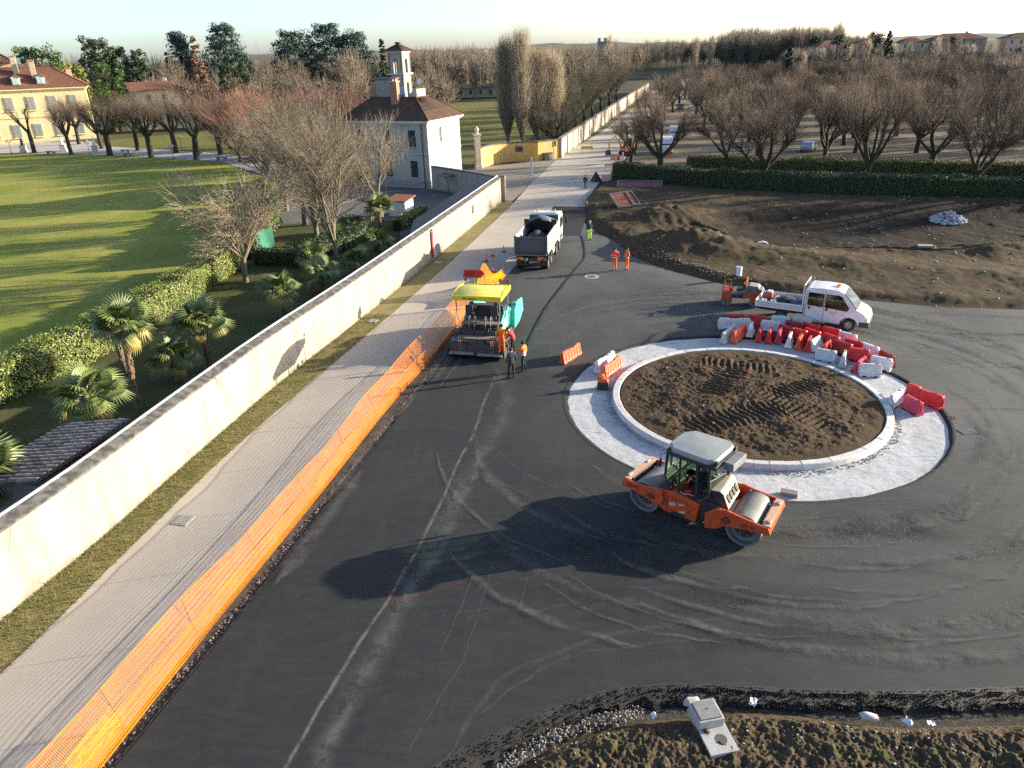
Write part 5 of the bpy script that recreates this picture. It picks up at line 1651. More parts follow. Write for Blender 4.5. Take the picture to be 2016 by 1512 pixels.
WHITE = m_paint('white_paintwork', (.74, .73, .72), (.46, .40, .33), .28, .34, 1.6)
CHR = mat('bare_steel', (.42, .42, .42), (.34, .34, .34), 4, .4, .6)
REDL = mat('red_lens', (.45, .02, .02), None, 1, .25, spec=.6)
AMB = mat('amber_lens', (.90, .30, .03), None, 1, .25, spec=.6)
def m_glass(name, tint, ref=.10):
    n = NT(name)
    t = n.n('BsdfTransparent'); g = n.n('BsdfGlossy'); mx = n.n('MixShader'); lw = n.n('LayerWeight')
    n.put(t.inputs[0], tint); n.put(g.inputs[0], (.9, .95, .95)); g.inputs['Roughness'].default_value = .04
    lw.inputs[0].default_value = .35
    n.put(mx.inputs[0], n.math('ADD', n.math('MULTIPLY', lw.outputs['Fresnel'], .55), ref * .4))
    n.t.links.new(t.outputs[0], mx.inputs[1]); n.t.links.new(g.outputs[0], mx.inputs[2])
    n.t.links.new(mx.outputs[0], n.out.inputs[0])
    return n.m
GLASS = m_glass('green_glass', (.50, .66, .56))
GLASS2 = m_glass('tinted_glass', (.34, .40, .42), .2)
def text(s, size, m, parent, M, name='lettering', ext=.004):
    cu = bpy.data.curves.new(name, 'FONT')
    cu.body = s; cu.size = size; cu.align_x = 'CENTER'; cu.align_y = 'CENTER'; cu.extrude = ext
    tmp = bpy.data.objects.new('t', cu)
    C.objects.link(tmp)
    me = bpy.data.meshes.new_from_object(tmp.evaluated_get(bpy.context.evaluated_depsgraph_get()))
    bpy.data.objects.remove(tmp); bpy.data.curves.remove(cu)
    me.name = name
    me.materials.clear(); me.materials.append(m)
    me.transform(M)
    o = link(name, me, parent)
    return o
def Rz(a): return Matrix.Rotation(a, 4, 'Z')
def wheel(parent, x, y, r, w, hub=WHITE, side=1, name='wheel'):
    """tyre with rim; axle along y, side=+1 outer face towards +y"""
    s = side
    t = MB().lathe([(r * .62, -w / 2), (r * .93, -w / 2), (r, -w * .36), (r, w * .36), (r * .93, w / 2), (r * .62, w / 2), (r * .62, -w / 2)], 26, (x, y, r), 'y', cap=False).build(name, RUB, parent, smooth=True)
    MB().lathe([(r * .64, -w * .3 * s), (r * .64, w * .42 * s), (r * .56, w * .44 * s), (r * .50, w * .22 * s), (r * .26, w * .20 * s), (r * .22, w * .36 * s), (.01, w * .38 * s)], 20, (x, y, r), 'y').build('rim', hub, t, smooth=True)
    return t

# ---- tandem roller (articulated), in the foreground
def big_roller():
    t = thing('tandem_roller', 'large orange tandem roller with grey cab roof beside the roundabout', 'roller', (6.54, 21.96, 0))
    aA, aB = R(138), R(-33)
    def drum(a, lab):
        m = Rz(a)
        r, w = .60, .84
        d = MB().lathe([(r - .05, -w), (r, -w + .01), (r, w - .01), (r - .05, w), (r - .07, w - .02), (r - .07, w - .22), (.02, w - .24)], 48, (1.78, 0, r), 'y', cap=False)
        d.lathe([(.02, -w + .24), (r - .07, -w + .22), (r - .07, -w + .02), (r - .05, -w)], 48, (1.78, 0, r), 'y', cap=False)
        dd = d.xf(m).build('drum', STEEL, t, smooth=True)
        for s in (-1, 1):
            h = MB().lathe([(.33, s * (w - .25)), (.33, s * (w - .14)), (.16, s * (w - .12)), (.12, s * (w - .02)), (.01, s * (w - .02))], 20, (1.78, 0, r), 'y')
            h.xf(m).build('hub', BLK, dd, smooth=True)
            for k in range(6):
                q = k * math.pi / 3
                MB().box((1.78 + .24 * math.cos(q), s * (w - .13), r + .24 * math.sin(q)), (.06, .04, .06), 0).xf(m).build('bolt', STEEL, dd)
    drum(aA, 'rear'); drum(aB, 'front')
    # side plates over the drums
    def plate(a, pts, y, parent=None, name='side_plate', th=.09):
        return MB().prism(pts, y, y + th, 'y').xf(Rz(a)).build(name, ORANGE, parent or t, bevel=.025)
    A_pts = [(2.62, 1.12), (2.66, .86), (2.50, .84), (1.75, .72), (1.28, .60), (1.02, .66), (.92, .85), (1.0, 1.22), (1.25, 1.25), (1.6, 1.17)]
    B_pts = [(2.62, 1.05), (2.70, .82), (2.52, .80), (1.95, .76), (1.20, .68), (.92, .46), (.52, .36), (.48, .95), (.80, 1.22), (1.25, 1.30), (1.6, 1.22)]
    for s in (-1, 1):
        y0 = .90 if s > 0 else -.99
        pa = plate(aA, A_pts, y0); pb = plate(aB, B_pts, y0)
        for a, p, cx, cz in ((aA, pa, 1.42, .86), (aB, pb, 1.22, .92)):
            yy = s * .998
            MB().box((0, 0, 0), (.24, .02, .24), rot=Matrix.Rotation(R(45), 3, 'Y')).xf(Rz(a) @ Matrix.Translation((cx, yy, cz))).build('vent', BLK, p)
            g = MB()
            for k in range(4):
                g.box((0, s * .012, -.08 + k * .05), (.19 - abs(k - 1.5) * .05, .012, .014), rot=Matrix.Rotation(R(0), 3, 'Y'))
            g.xf(Rz(a) @ Matrix.Translation((cx, yy, cz))).build('grille', ORANGE, p)
    # lettering as on the machine
    INK = mat('dark_ink', (.035, .035, .05), None, 1, .6)
    fr = Matrix.Rotation(R(90), 4, 'X')
    text('HAMM', .17, INK, t, Rz(aA) @ Matrix.Translation((2.18, .996, .98)) @ Rz(math.pi) @ fr)
    text('HD 90', .19, INK, t, Rz(aB) @ Matrix.Translation((1.95, -.996, .90)) @ fr)
    # cross beams at the outer ends, scrapers, inner beams
    for a, x, z, nm in ((aA, 2.58, .98, 'cross_beam'), (aB, 2.60, .92, 'cross_beam')):
        MB().box((x, 0, z), (.12, 1.82, .30)).xf(Rz(a)).build(nm, ORANGE, t, bevel=.02)
        MB().box((x - .10, 0, z + .16), (.26, 1.8, .03)).xf(Rz(a)).build('beam_lit_top', mat('beam_lit_orange', (.62, .36, .22), (.52, .30, .18), 3, .6), t, bevel=.008)  # sunlit top of the orange beam, put into a paler colour
        MB().box((x - .22, 0, z - .05), (.03, 1.62, .16)).xf(Rz(a)).build('scraper', BLK, t)
        MB().tube([(x - .25, -.75, z + .16), (x - .25, .75, z + .16)], .025, 6).xf(Rz(a)).build('spray_bar', BLK, t)
        for s in (-1, 1):
            MB().box((x - .05, s * .62, z + .20), (.10, .22, .08)).xf(Rz(a)).build('lamp', mat('lamp_glass', (.40, .38, .33), None, 1, .2), t, bevel=.01)
    for a, x, z in ((aA, 1.08, 1.08), (aB, .90, 1.06)):
        MB().box((x, 0, z), (.18, 1.84, .34)).xf(Rz(a)).build('inner_beam', ORANGE, t, bevel=.02)
    for a, x, z in ((aA, 1.22, 1.27), (aB, 1.5, 1.23), (aB, 2.1, 1.15), (aA, 2.2, 1.15)):
        for s in (-1, 1):
            MB().add([(x - .07, s * .897, z - .12), (x + .07, s * .897, z - .12), (x, s * .897, z - .01)], [(0, 1, 2)]).xf(Rz(a)).build('warning_mark', mat('white_sticker', (.75, .72, .68), None, 1, .5), t)
    # unit A: water tank between cab and drum, orange body under the cab with a door
    MB().prism([(.80, .95), (1.15, .95), (1.28, 1.15), (.98, 1.62), (.78, 1.62)], -.82, .82, 'y').xf(Rz(aA)).build('water_tank', BLK, t, bevel=.03)
    body = MB().prism([(-.28, .42), (.95, .36), (1.22, .56), (1.10, 1.20), (.60, 1.30), (-.40, 1.16)], -.86, .86, 'y').xf(Rz(aA)).build('body', ORANGE, t, bevel=.04)
    MB().prism([(-.10, .47), (.80, .42), (.80, 1.05), (-.10, .98)], .862, .875, 'y').xf(Rz(aA)).build('door', ORANGE, body, bevel=.006)
    for q in ((.80, .42, .80, 1.05), (-.10, .98, .80, 1.05)):
        MB().tube([(q[0], .878, q[1]), (q[2], .878, q[3])], .008, 5).xf(Rz(aA)).build('door_seam', BLK, body)
    MB().box((-.02, .885, .72), (.03, .02, .12)).xf(Rz(aA)).build('handle', BLK, body)
    for (x, z, w, h) in ((.62, .80, .26, .12), (.22, .62, .24, .07), (.26, .90, .22, .07)):
        MB().box((x, .8775, z), (w, .004, h), rot=Matrix.Rotation(R(20), 3, 'Y')).xf(Rz(aA)).build('sticker', mat('blue_sticker', (.34, .36, .44), (.5, .45, .45), 9, .5), body)
    MB().box((.25, 0, .30), (1.2, 1.2, .22)).xf(Rz(aA)).build('underframe', BLK, t)
    # articulation joint and unit B engine housing
    MB().lathe([(.22, .35), (.30, .42), (.30, 1.05), (.20, 1.12)], 18).build('joint', BLK, t, smooth=True)
    MB().box((.0, 0, .62), (.9, .56, .30)).xf(Rz(aB)).build('joint_arm', mat('joint_steel', (.36, .31, .24), (.28, .25, .20), 3, .7), t, bevel=.02)
    MB().prism([(.25, .55), (.95, .55), (.95, 1.25), (.60, 1.30), (.25, 1.15)], -.80, .80, 'y').xf(Rz(aB)).build('engine_base', BLK, t, bevel=.03)
    hood = MB().prism([(.42, 1.18), (1.20, 1.12), (.98, 1.66), (.86, 1.74), (.50, 1.70), (.42, 1.60)], -.66, .66, 'y').xf(Rz(aB)).build('engine_hood', CREAM, t, bevel=.04)
    for k in range(4):
        MB().box((0, 0, 0), (.03, .16, .30), rot=Matrix.Rotation(R(-22), 3, 'Y') @ Matrix.Rotation(R(14), 3, 'X')).xf(Rz(aB) @ Matrix.Translation((1.105, -.42 + k * .28, 1.42))).build('slot', BLK, hood)
    MB().prism([(.42, 1.18), (1.20, 1.12), (.98, 1.66), (.86, 1.74), (.50, 1.70), (.42, 1.60)], -.675, -.662, 'y').xf(Rz(aB)).build('hood_side', BLK, hood)
    MB().tube([(.62, .40, 1.70), (.62, .40, 1.92), (.52, .40, 2.0)], .05, 8).xf(Rz(aB)).build('exhaust', BLK, t)
    MB().prism([(.12, 1.2), (.40, 1.2), (.40, 1.62), (.12, 1.40)], -.1, .74, 'y').xf(Rz(aB)).build('side_cover', WHITE, t, bevel=.02)
    # cab: glass box with dark posts, greenish panes
    side = [(.98, 2.78), (1.02, 1.75), (.70, 1.16), (-.22, 1.10), (-.66, 1.50), (-.60, 2.78)]
    yw = .73
    cab = MB()
    for s in (-1, 1):
        P3 = [Vector((x + .02, s * yw, z)) for x, z in side]
        for k in range(6):
            a, b = P3[k], P3[(k + 1) % 6]
            cab.tube([a, b], .050, 6)
        for x0, x1 in ((.50, .38), (-.12, -.16)):
            cab.tube([(x0, s * yw, 2.78), (x1 + (.1 if x0 > 0 else -.02), s * yw, 1.13)], .042, 6)
    for x, z in side:
        cab.tube([(x + .02, -yw, z), (x + .02, yw, z)], .048, 6)
    cb = cab.xf(Rz(aA)).build('cab_frame', BLK, t)
    MB().prism([(.70, 1.16), (-.22, 1.10), (-.66, 1.50), (-.60, 1.26), (-.30, .98), (.74, 1.02), (1.0, 1.7)], -.70, .70, 'y').xf(Rz(aA)).build('cab_floor', BLK, cb)
    for s in (-1, 1):
        for pts in ([(.97, 2.74), (1.0, 1.75), (.70, 1.18), (.50, 2.74)], [(.50, 2.74), (.50, 1.15), (-.14, 1.13), (-.12, 2.74)], [(-.12, 2.74), (-.14, 1.13), (-.22, 1.12), (-.64, 1.5), (-.58, 2.74)]):
            MB().add([(x, s * yw, z) for x, z in pts], [tuple(range(len(pts)))]).xf(Rz(aA)).build('side_window', GLASS, cb)
    MB().add([(1.0, -yw, 2.74), (1.0, yw, 2.74), (1.04, yw, 1.75), (1.04, -yw, 1.75)], [(0, 1, 2, 3)]).xf(Rz(aA)).build('windscreen', GLASS, cb)
    MB().add([(-.58, -yw, 2.74), (-.58, yw, 2.74), (-.64, yw, 1.5), (-.64, -yw, 1.5)], [(0, 1, 2, 3)]).xf(Rz(aA)).build('rear_window', GLASS, cb)
    # decal strokes on the door pane
    dm = MB()
    for k in range(3):
        dm.box((.22 - k * .09, yw + .006, 1.40 + .02 * k), (.05, .004, .20), rot=Matrix.Rotation(R(-12), 3, 'Y'))
    dm.xf(Rz(aA)).build('decal', mat('red_decal', (.55, .03, .04), None, 1, .5), cb)
    MB().tube([(.42, yw + .008, 1.32), (.25, yw + .008, 1.28), (.05, yw + .008, 1.36), (-.08, yw + .008, 1.34)], .010, 4).xf(Rz(aA)).build('decal_script', mat('white_sticker', (0, 0, 0)), cb)
    MB().box((.0, -.05, 1.42), (.46, .50, .16)).box((-.26, -.05, 1.75), (.12, .48, .62)).xf(Rz(aA)).build('seat', BLK, cb, bevel=.04)
    MB().tube([(.62, 0, 1.2), (.45, 0, 1.72)], .04, 6).lathe([(.17, 0), (.20, .02), (.20, -.02), (.17, 0)], 16, (.44, 0, 1.74)).xf(Rz(aA)).build('steering_wheel', BLK, cb)
    # roof with chamfered corners
    rp = [(.98, .45), (.70, .80), (-.62, .84), (-.84, .62), (-.84, -.62), (-.62, -.84), (.70, -.80), (.98, -.45)]
    rf = MB()
    n = len(rp)
    lv = [(.99, 2.78), (1.02, 2.83), (1.015, 2.92), (.97, 2.97), (.5, 3.01)]
    vs, fs = [], []
    for sc, z in lv:
        vs += [(x * sc + .08, y * sc, z) for x, y in rp]
    for j in range(len(lv) - 1):
        fs += [(j * n + i, j * n + (i + 1) % n, (j + 1) * n + (i + 1) % n, (j + 1) * n + i) for i in range(n)]
    fs += [tuple(range(n - 1, -1, -1)), tuple((len(lv) - 1) * n + i for i in range(n))]
    rf.add(vs, fs)
    roof = rf.xf(Rz(aA)).build('roof', GRY, t, smooth=True)
    MB().prism([(-.85, 2.62), (.98, 2.62), (.98, 2.80), (-.85, 2.80)], -.80, .80, 'y').xf(Rz(aA)).build('roof_edge', BLK, roof, bevel=.03)
    MB().box((-1.06, -.15, 2.66), (.36, 1.0, .30)).xf(Rz(aA)).build('cooler', mat('cooler_grey', (.16, .165, .16), (.22, .22, .21), 4, .6), roof, bevel=.03)
    for s in (-1, 1):
        MB().tube([(.95, s * .8, 2.72), (1.12, s * .98, 2.68), (1.12, s * 1.0, 2.45)], .014, 5).xf(Rz(aA)).build('mirror_arm', BLK, roof)
        MB().box((1.12, s * 1.0, 2.34), (.05, .16, .28)).xf(Rz(aA)).build('mirror', BLK, roof, bevel=.015)
        MB().box((-.80, s * .66, 2.86), (.10, .14, .12)).xf(Rz(aA)).build('work_lamp', BLK, roof, bevel=.02)
    for s in (-1, 1):
        MB().box((.35, s * .93, .52), (.42, .16, .04)).xf(Rz(aA)).build('step', BLK, t)
    return t
big_roller()

# ---- asphalt paver
TEAL = m_paint('paver_teal', (.055, .47, .36), (.30, .30, .26), .3, .45)
YELC = mat('canopy_yellow', (.80, .68, .07), (.72, .60, .06), 1.5, .5, dust=((.85, .80, .50), .55))
DKST = mat('screed_steel', (.035, .037, .042), (.07, .068, .066), 5, .6, .2, dust=((.22, .18, .13), .45))
WALK = mat('dusty_plate', (.24, .19, .13), (.16, .135, .105), 5, .85, dust=((.36, .29, .20), .5))
def paver():
    t = thing('asphalt_paver', 'teal asphalt paver with yellow canopy laying the lane beside the netting', 'paver', (-1.92, 37.78, 0), R(76.5))
    # crawler tracks
    for s in (-1, 1):
        tr = [(1.25, .35), (1.35, .08), (1.6, .02), (4.2, .02), (4.5, .12), (4.58, .38), (4.45, .62), (4.2, .70), (1.6, .66), (1.35, .58)]
        k = MB().prism(tr, s * 1.0 - .16, s * 1.0 + .16, 'y').build('track', RUB, t, bevel=.02)
        for j in range(12):
            MB().box((1.5 + j * .25, s * 1.0, .70 + (.03 if j % 2 else 0)), (.10, .34, .05)).build('track_pad', BLK, k)
        for x in (1.65, 2.5, 3.3, 4.2):
            MB().lathe([(.22, -.18), (.22, .18), (.1, .19)], 14, (x, s * 1.0, .34), 'y').build('track_wheel', BLK, k)
    MB().prism([(1.2, .5), (4.3, .5), (4.3, 1.35), (3.4, 1.62), (1.2, 1.55)], -1.0, 1.0, 'y').build('chassis', BLK, t, bevel=.02)
    # teal and pale side cladding
    for s in (-1, 1):
        y0 = 1.01 if s > 0 else -1.13
        sp = MB().prism([(1.3, .85), (3.55, .85), (3.75, 1.5), (3.4, 1.95), (2.2, 1.95), (1.5, 1.6)], y0, y0 + .12, 'y').build('side_panel', TEAL, t, bevel=.02)
        MB().prism([(1.7, 1.05), (2.6, 1.05), (2.95, 1.8), (2.35, 1.8)], y0 + (.122 if s > 0 else -.012), y0 + (.134 if s > 0 else -.002), 'y').build('stripe', mat('pale_stripe', (.62, .63, .62), (.5, .5, .5), 4, .5), sp)
    MB().prism([(2.35, 1.5), (3.75, 1.45), (3.7, 1.98), (2.4, 2.02)], -.98, .98, 'y').build('engine_hood', mat('hood_dark', (.05, .055, .06), (.08, .08, .08), 3, .6), t, bevel=.04)
    # operator platform: deck, consoles, seats, rails
    MB().box((1.75, 0, 1.58), (1.3, 2.2, .06)).build('deck', WALK, t)
    MB().box((2.32, 0, 1.98), (.12, 2.1, .62)).build('dash_panel', BLK, t, bevel=.02)
    MB().tube([(2.28, -1.0, 2.33), (2.28, 1.0, 2.33)], .03, 8).build('dash_rail', CHR, t)
    for s in (-1, 1):
        st = MB().box((1.75, s * .72, 1.98), (.46, .46, .12)).box((1.50, s * .72, 2.28), (.12, .44, .52)).build('seat', BLK, t, bevel=.04)
        MB().tube([(1.75, s * .72, 1.6), (1.75, s * .72, 1.95)], .07, 8).build('pedestal', DKST, st)
        MB().box((2.12, s * .70, 2.18), (.22, .42, .20)).build('console', DKST, t, bevel=.03)
        MB().tube([(2.12, s * .70, 2.28), (2.05, s * .70, 2.45)], .02, 6).box((2.03, s * .70, 2.50), (.10, .22, .14)).build('control_box', BLK, t)
        # access ladders / hooped grab rails down to the screed
        for yy in (.32, .62):
            MB().tube([(.95, s * yy, .9), (.98, s * yy, 1.9), (1.12, s * yy, 2.05), (1.3, s * yy, 1.95), (1.35, s * yy, 1.6)], .022, 6).build('grab_rail', CHR, t)
        MB().box((1.18, s * 1.0, 1.15), (.30, .5, .5)).build('tank', DKST, t, bevel=.03)
        MB().tube([(1.15, s * .28, 1.5), (.75, s * .30, 1.15), (.55, s * .34, .85)], .03, 6).build('hose', BLK, t)
        MB().tube([(1.15, s * .48, 1.5), (.7, s * .52, 1.2), (.5, s * .55, .85)], .025, 6).build('hose', BLK, t)
    MB().box((1.0, 0, 1.02), (.40, 1.9, .55)).build('rear_bulkhead', DKST, t, bevel=.02)
    # screed
    sc = MB().prism([(-.02, .10), (.85, .10), (.88, .62), (.70, .80), (.02, .80)], -1.58, 1.58, 'y').build('screed', DKST, t, bevel=.03)
    for s in (-1, 1):
        MB().tube([(.42, s * 1.5, .84), (.42, s * .45, .84)], .16, 10).build('screed_tube', mat('blue_steel', (.10, .15, .21), (.15, .19, .24), 3, .45, .3), sc, smooth=True)
    MB().box((.30, 0, .88), (.60, .86, .24)).build('screed_box', DKST, sc, bevel=.03)
    MB().box((.42, 0, 1.04), (.50, 2.3, .04)).build('catwalk', WALK, sc)
    for y0, y1 in ((-1.55, -.12), (.10, 1.5)):
        MB().box((-.22, (y0 + y1) / 2, .30 + (.04 if y0 > 0 else 0)), (.34, y1 - y0, .05)).build('step_board', mat('board_grey', (.30, .29, .27), (.22, .21, .20), 5, .8), sc, bevel=.01)
    for s in (-1, 1):
        MB().box((.35, s * 1.63, .34), (1.1, .05, .50)).build('end_plate', DKST, sc)
        MB().tube([(.8, s * 1.3, .55), (2.2, s * 1.30, .72), (3.0, s * 1.30, .75)], .07, 8).build('tow_arm', DKST, sc)
        for k in (0, 1):
            MB().tube([(.0, s * (.85 + .12 * k), .3), (-.06, s * (.85 + .12 * k), 1.05)], .016, 6).build('lever', mat('orange_rod', (.55, .20, .10), None, 1, .6), sc)
        MB().lathe([(.14, .0), (.16, .02), (.16, .05), (.14, .07)], 16, (-.05, s * -.7, .48), 'x').build('crank', DKST, sc)
    MB().tube([(1.05, -1.45, .5), (1.05, 1.45, .5)], .13, 8).build('auger', DKST, sc)
    # hopper with two tilted wings
    for s in (-1, 1):
        w = MB().add([(4.0, s * .25, .72), (6.0, s * .25, .70), (6.05, s * 1.15, 1.15), (5.4, s * 1.42, 1.85), (3.9, s * 1.40, 2.0), (3.9, s * 1.1, 1.1),
                      (4.0, s * .25, .66), (6.0, s * .25, .64), (6.08, s * 1.22, 1.07), (5.45, s * 1.49, 1.79), (3.85, s * 1.47, 1.94), (3.85, s * 1.16, 1.02)],
                     [(0, 1, 2, 3, 4, 5), (11, 10, 9, 8, 7, 6)] + [(i, (i + 1) % 6, (i + 1) % 6 + 6, i + 6) for i in range(6)]).build('hopper_wing', TEAL, t)
        MB().prism([(3.3, .62), (4.6, .60), (5.75, .98), (5.5, 1.72), (4.0, 1.95), (3.45, 1.7)], s * 1.46 - .30 * (s > 0), s * 1.46 + .30 * (s < 0), 'y').build('wing_side', TEAL, w, bevel=.01)
    MB().prism([(4.0, .6), (4.12, .6), (4.05, 1.85), (3.92, 1.85)], -1.2, 1.2, 'y').build('hopper_back', mat('teal_dark', (.03, .22, .17), (.1, .12, .11), 3, .6), t)
    hp = MB(); hv, hf = [], []
    for i in range(9):
        for j in range(9):
            x, y = 4.15 + i * .22, -1.0 + j * .25
            hv.append((x, y, .80 + .35 * math.exp(-((x - 4.6) / .8) ** 2 - (y / .8) ** 2) + .05 * fbm(x * 4, y * 4)))
    for i in range(8):
        for j in range(8):
            hf.append((i * 9 + j, i * 9 + 9 + j, i * 9 + 10 + j, i * 9 + j + 1))
    hp.add(hv, hf).build('hot_mix', TAR, t, smooth=True)
    MB().prism([(3.2, .7), (4.1, .7), (4.1, 1.75), (3.2, 1.8)], -1.2, 1.2, 'y').build('front_body', TEAL, t, bevel=.03)
    MB().tube([(6.3, -1.1, .32), (6.3, 1.1, .32)], .11, 12).build('push_roller', DKST, t)
    # canopy
    cv, cf = [], []
    N = 8
    for i in range(N + 1):
        x = .12 + 2.25 * i / N
        zz = 3.46 + .20 * math.sin(math.pi * (i / N * .86 + .10))
        for y in (-1.46, -1.36, 1.10, 1.20):
            cv.append((x, y, zz - (.05 if abs(y + .13) > 1.3 else 0)))
    for i in range(N):
        for k in range(3):
            cf.append((i * 4 + k, i * 4 + 4 + k, i * 4 + 5 + k, i * 4 + 1 + k))
    can = MB().add(cv, cf).add([(a, b, c - .06) for a, b, c in cv], [f[::-1] for f in cf]).build('canopy', YELC, t, smooth=True)
    FAS = mat('fascia_yellow', (.74, .60, .03), (.66, .52, .03), 2, .5)
    for x in (.10, 2.39):
        MB().box((x, -.13, 3.40), (.05, 2.70, .27)).build('fascia', FAS, can, bevel=.01)
    for y in (-1.485, 1.225):
        MB().prism([(.1, 3.28), (2.4, 3.28), (2.4, 3.52), (1.6, 3.66), (.8, 3.64), (.1, 3.5)], y - .02, y + .02, 'y').build('fascia', FAS, can)
    for k in range(0):
        MB().tube([(.15 + i * 2.2 / 6, -1.3 + k * .29, 3.478 + .20 * math.sin(math.pi * (i / 6 * .86 + .10))) for i in range(7)], .005, 4).build('seam', YELC, can)
    INK2 = MATS['red_decal'] if 'red_decal' in MATS else BLK
    MB().box((.07, .10, 3.38), (.006, .5, .07)).build('decal', mat('dark_green_ink', (.04, .10, .03), None, 1, .5), can)
    MB().box((.07, .52, 3.40), (.006, .22, .08)).build('decal', mat('brown_ink', (.20, .05, .02), None, 1, .5), can)
    for x in (.25, 2.2):
        for y in (-1.34, 1.08):
            MB().tube([(x + (.15 if x < 1 else 0), y * .86, 1.6), (x + (.1 if x < 1 else 0), y, 2.5), (x, y, 3.42)], .035, 8).build('canopy_post', mat('post_grey', (.22, .22, .23), None, 1, .5), can)
    for y, x in ((1.1, 2.35), (-1.35, 2.35), (-.9, 2.4)):
        MB().tube([(x, y, 3.5), (x + .05, y, 3.72)], .018, 6).box((x + .08, y, 3.74), (.12, .14, .14)).build('work_lamp', BLK, can)
    MB().lathe([(.05, 0), (.055, .12), (.02, .16)], 10, (2.45, -.55, 3.62)).build('exhaust_cap', CHR, can)
    return t
paver()

# ---- tipper lorry seen from behind
BODY = m_paint('tipper_grey', (.075, .085, .10), (.13, .115, .105), .35, .5)
BODY2 = mat('tipper_pale', (.40, .385, .355), (.33, .32, .30), 2, .6, dust=((.45, .41, .35), .4))
def lorry():
    t = thing('tipper_lorry', 'four axle tipper lorry with white cab and grey body full of asphalt', 'lorry', (1.75, 54.9, 0), R(77.5))
    for x in (1.0, 2.35):
        for s in (-1, 1):
            wheel(t, x, s * 1.08, .50, .28, CHR, s); wheel(t, x, s * .74, .50, .28, CHR, s)
    for x in (5.3, 7.0):
        for s in (-1, 1):
            wheel(t, x, s * 1.06, .50, .30, CHR, s)
    ch = MB().box((3.9, -.42, .95), (7.4, .12, .30)).box((3.9, .42, .95), (7.4, .12, .30))
    for x in (.3, 1.7, 3.4, 4.6, 6.2):
        ch.box((x, 0, .95), (.14, .8, .22))
    ch.build('chassis', BLK, t)
    for x in (1.0, 2.35):
        for s in (-1, 1):
            MB().prism([(x + .62 * math.cos(a), .5 + .62 * math.sin(a)) for a in [math.pi * k / 8 for k in range(9)]] + [(x + .56 * math.cos(a), .5 + .56 * math.sin(a)) for a in [math.pi * k / 8 for k in range(8, -1, -1)]], s * 1.0 - .24, s * 1.0 + .24, 'y').build('mudguard', BLK, t)
    # tipping body: floor, sides with ribs, tailgate, headboard with ears
    fl = MB().box((3.1, 0, 1.28), (6.2, 2.36, .14)).build('body_floor', BODY, t)
    for s in (-1, 1):
        y = s * 1.24
        sd = MB().prism([(.10, 1.30), (6.15, 1.30), (6.15, 2.62), (.10, 2.62)], y - .04, y + .04, 'y').build('body_side', BODY2, t, bevel=.01)
        MB().box((3.1, y, 2.63), (6.15, .13, .12)).build('top_rail', BODY2, sd, bevel=.02)
        MB().box((3.1, y + s * .03, 1.42), (6.1, .12, .16)).build('bottom_rail', BODY2, sd, bevel=.02)
        for k in range(6):
            MB().box((.6 + k * 1.05, y + s * .055, 2.0), (.10, .07, 1.1)).build('rib', BODY2, sd)
        # rear corner post
        MB().box((.06, s * 1.20, 1.98), (.14, .16, 1.42)).build('corner_post', BODY, sd, bevel=.015)
    tg = MB().box((.02, 0, 2.0), (.07, 2.22, 1.24)).build('tailgate', BODY, t, bevel=.01)
    MB().box((-.04, 0, 2.60), (.10, 2.26, .10)).build('gate_rail', BODY, tg, bevel=.015)
    MB().box((-.035, 0, 1.50), (.05, 2.24, .10)).build('gate_rail', mat('rust_red', (.16, .05, .04), (.12, .06, .05), 4, .7), tg)
    for y in (-1.02, 1.02):
        MB().box((-.03, y, 2.0), (.06, .09, 1.2)).build('gate_stile', BODY, tg)
    MB().box((-.02, 0, 2.25), (.012, .7, .07)).build('badge', mat('badge_grey', (.09, .09, .1), None, 1, .5), tg)
    MB().box((-.06, 0, 1.28), (.16, 2.4, .12)).build('rear_sill', mat('sill_blue', (.10, .13, .16), None, 1, .5), t, bevel=.02)
    hb = MB().box((6.18, 0, 2.15), (.08, 2.42, 1.8)).build('headboard', BODY, t)
    for s in (-1, 1):
        MB().box((4.35, s * 1.10, 2.86), (.10, .42, .42)).build('arch_ear', BLK, hb)
    # load of hot mix
    hv, hf = [], []
    nx, ny = 26, 12
    for i in range(nx):
        for j in range(ny):
            x = .12 + 5.9 * i / (nx - 1); y = -1.18 + 2.36 * j / (ny - 1)
            z = 1.75 + .85 * math.exp(-((x - 2.5) / 1.5) ** 2 - (y / .75) ** 2) + .06 * fbm(x * 3, y * 3)
            hv.append((x, y, z))
    for i in range(nx - 1):
        for j in range(ny - 1):
            o = i * ny + j
            hf.append((o, o + ny, o + ny + 1, o + 1))
    MB().add(hv, hf).build('hot_mix', mat('hot_mix', (.030, .030, .031), (.05, .048, .046), 14, .8, bump=.8, bscale=40), t, smooth=True)
    # crumpled sheet folded back over the front of the load
    hv, hf = [], []
    for i in range(18):
        for j in range(15):
            x = 4.3 + 2.1 * i / 17; y = -1.22 + 2.44 * j / 14
            z = 2.62 + .62 * math.cos(y / 1.22 * math.pi / 2) * (.75 + .25 * math.sin(i * .35)) + .07 * math.sin(i * 1.3 + j * .9) + .05 * fbm(x * 5, y * 4)
            hv.append((x, y, z))
    for i in range(17):
        for j in range(14):
            o = i * 15 + j
            hf.append((o, o + 15, o + 16, o + 1))
    MB().add(hv, hf).build('load_sheet', mat('tarp_grey', (.10, .115, .13), (.16, .17, .18), 3, .45, spec=.45, bump=.4, bscale=9), t, smooth=True)
    for k in range(3):
        x = 4.25 + k * .10
        MB().tube([(x, -1.2 + .2 * i * 12 / 12 if False else -1.2 + 2.4 * i / 12, 2.58 + .58 * math.cos((-1.2 + 2.4 * i / 12) / 1.2 * math.pi / 2) - .12 * k) for i in range(13)], .035, 6).build('sheet_hoop', BLK, t)
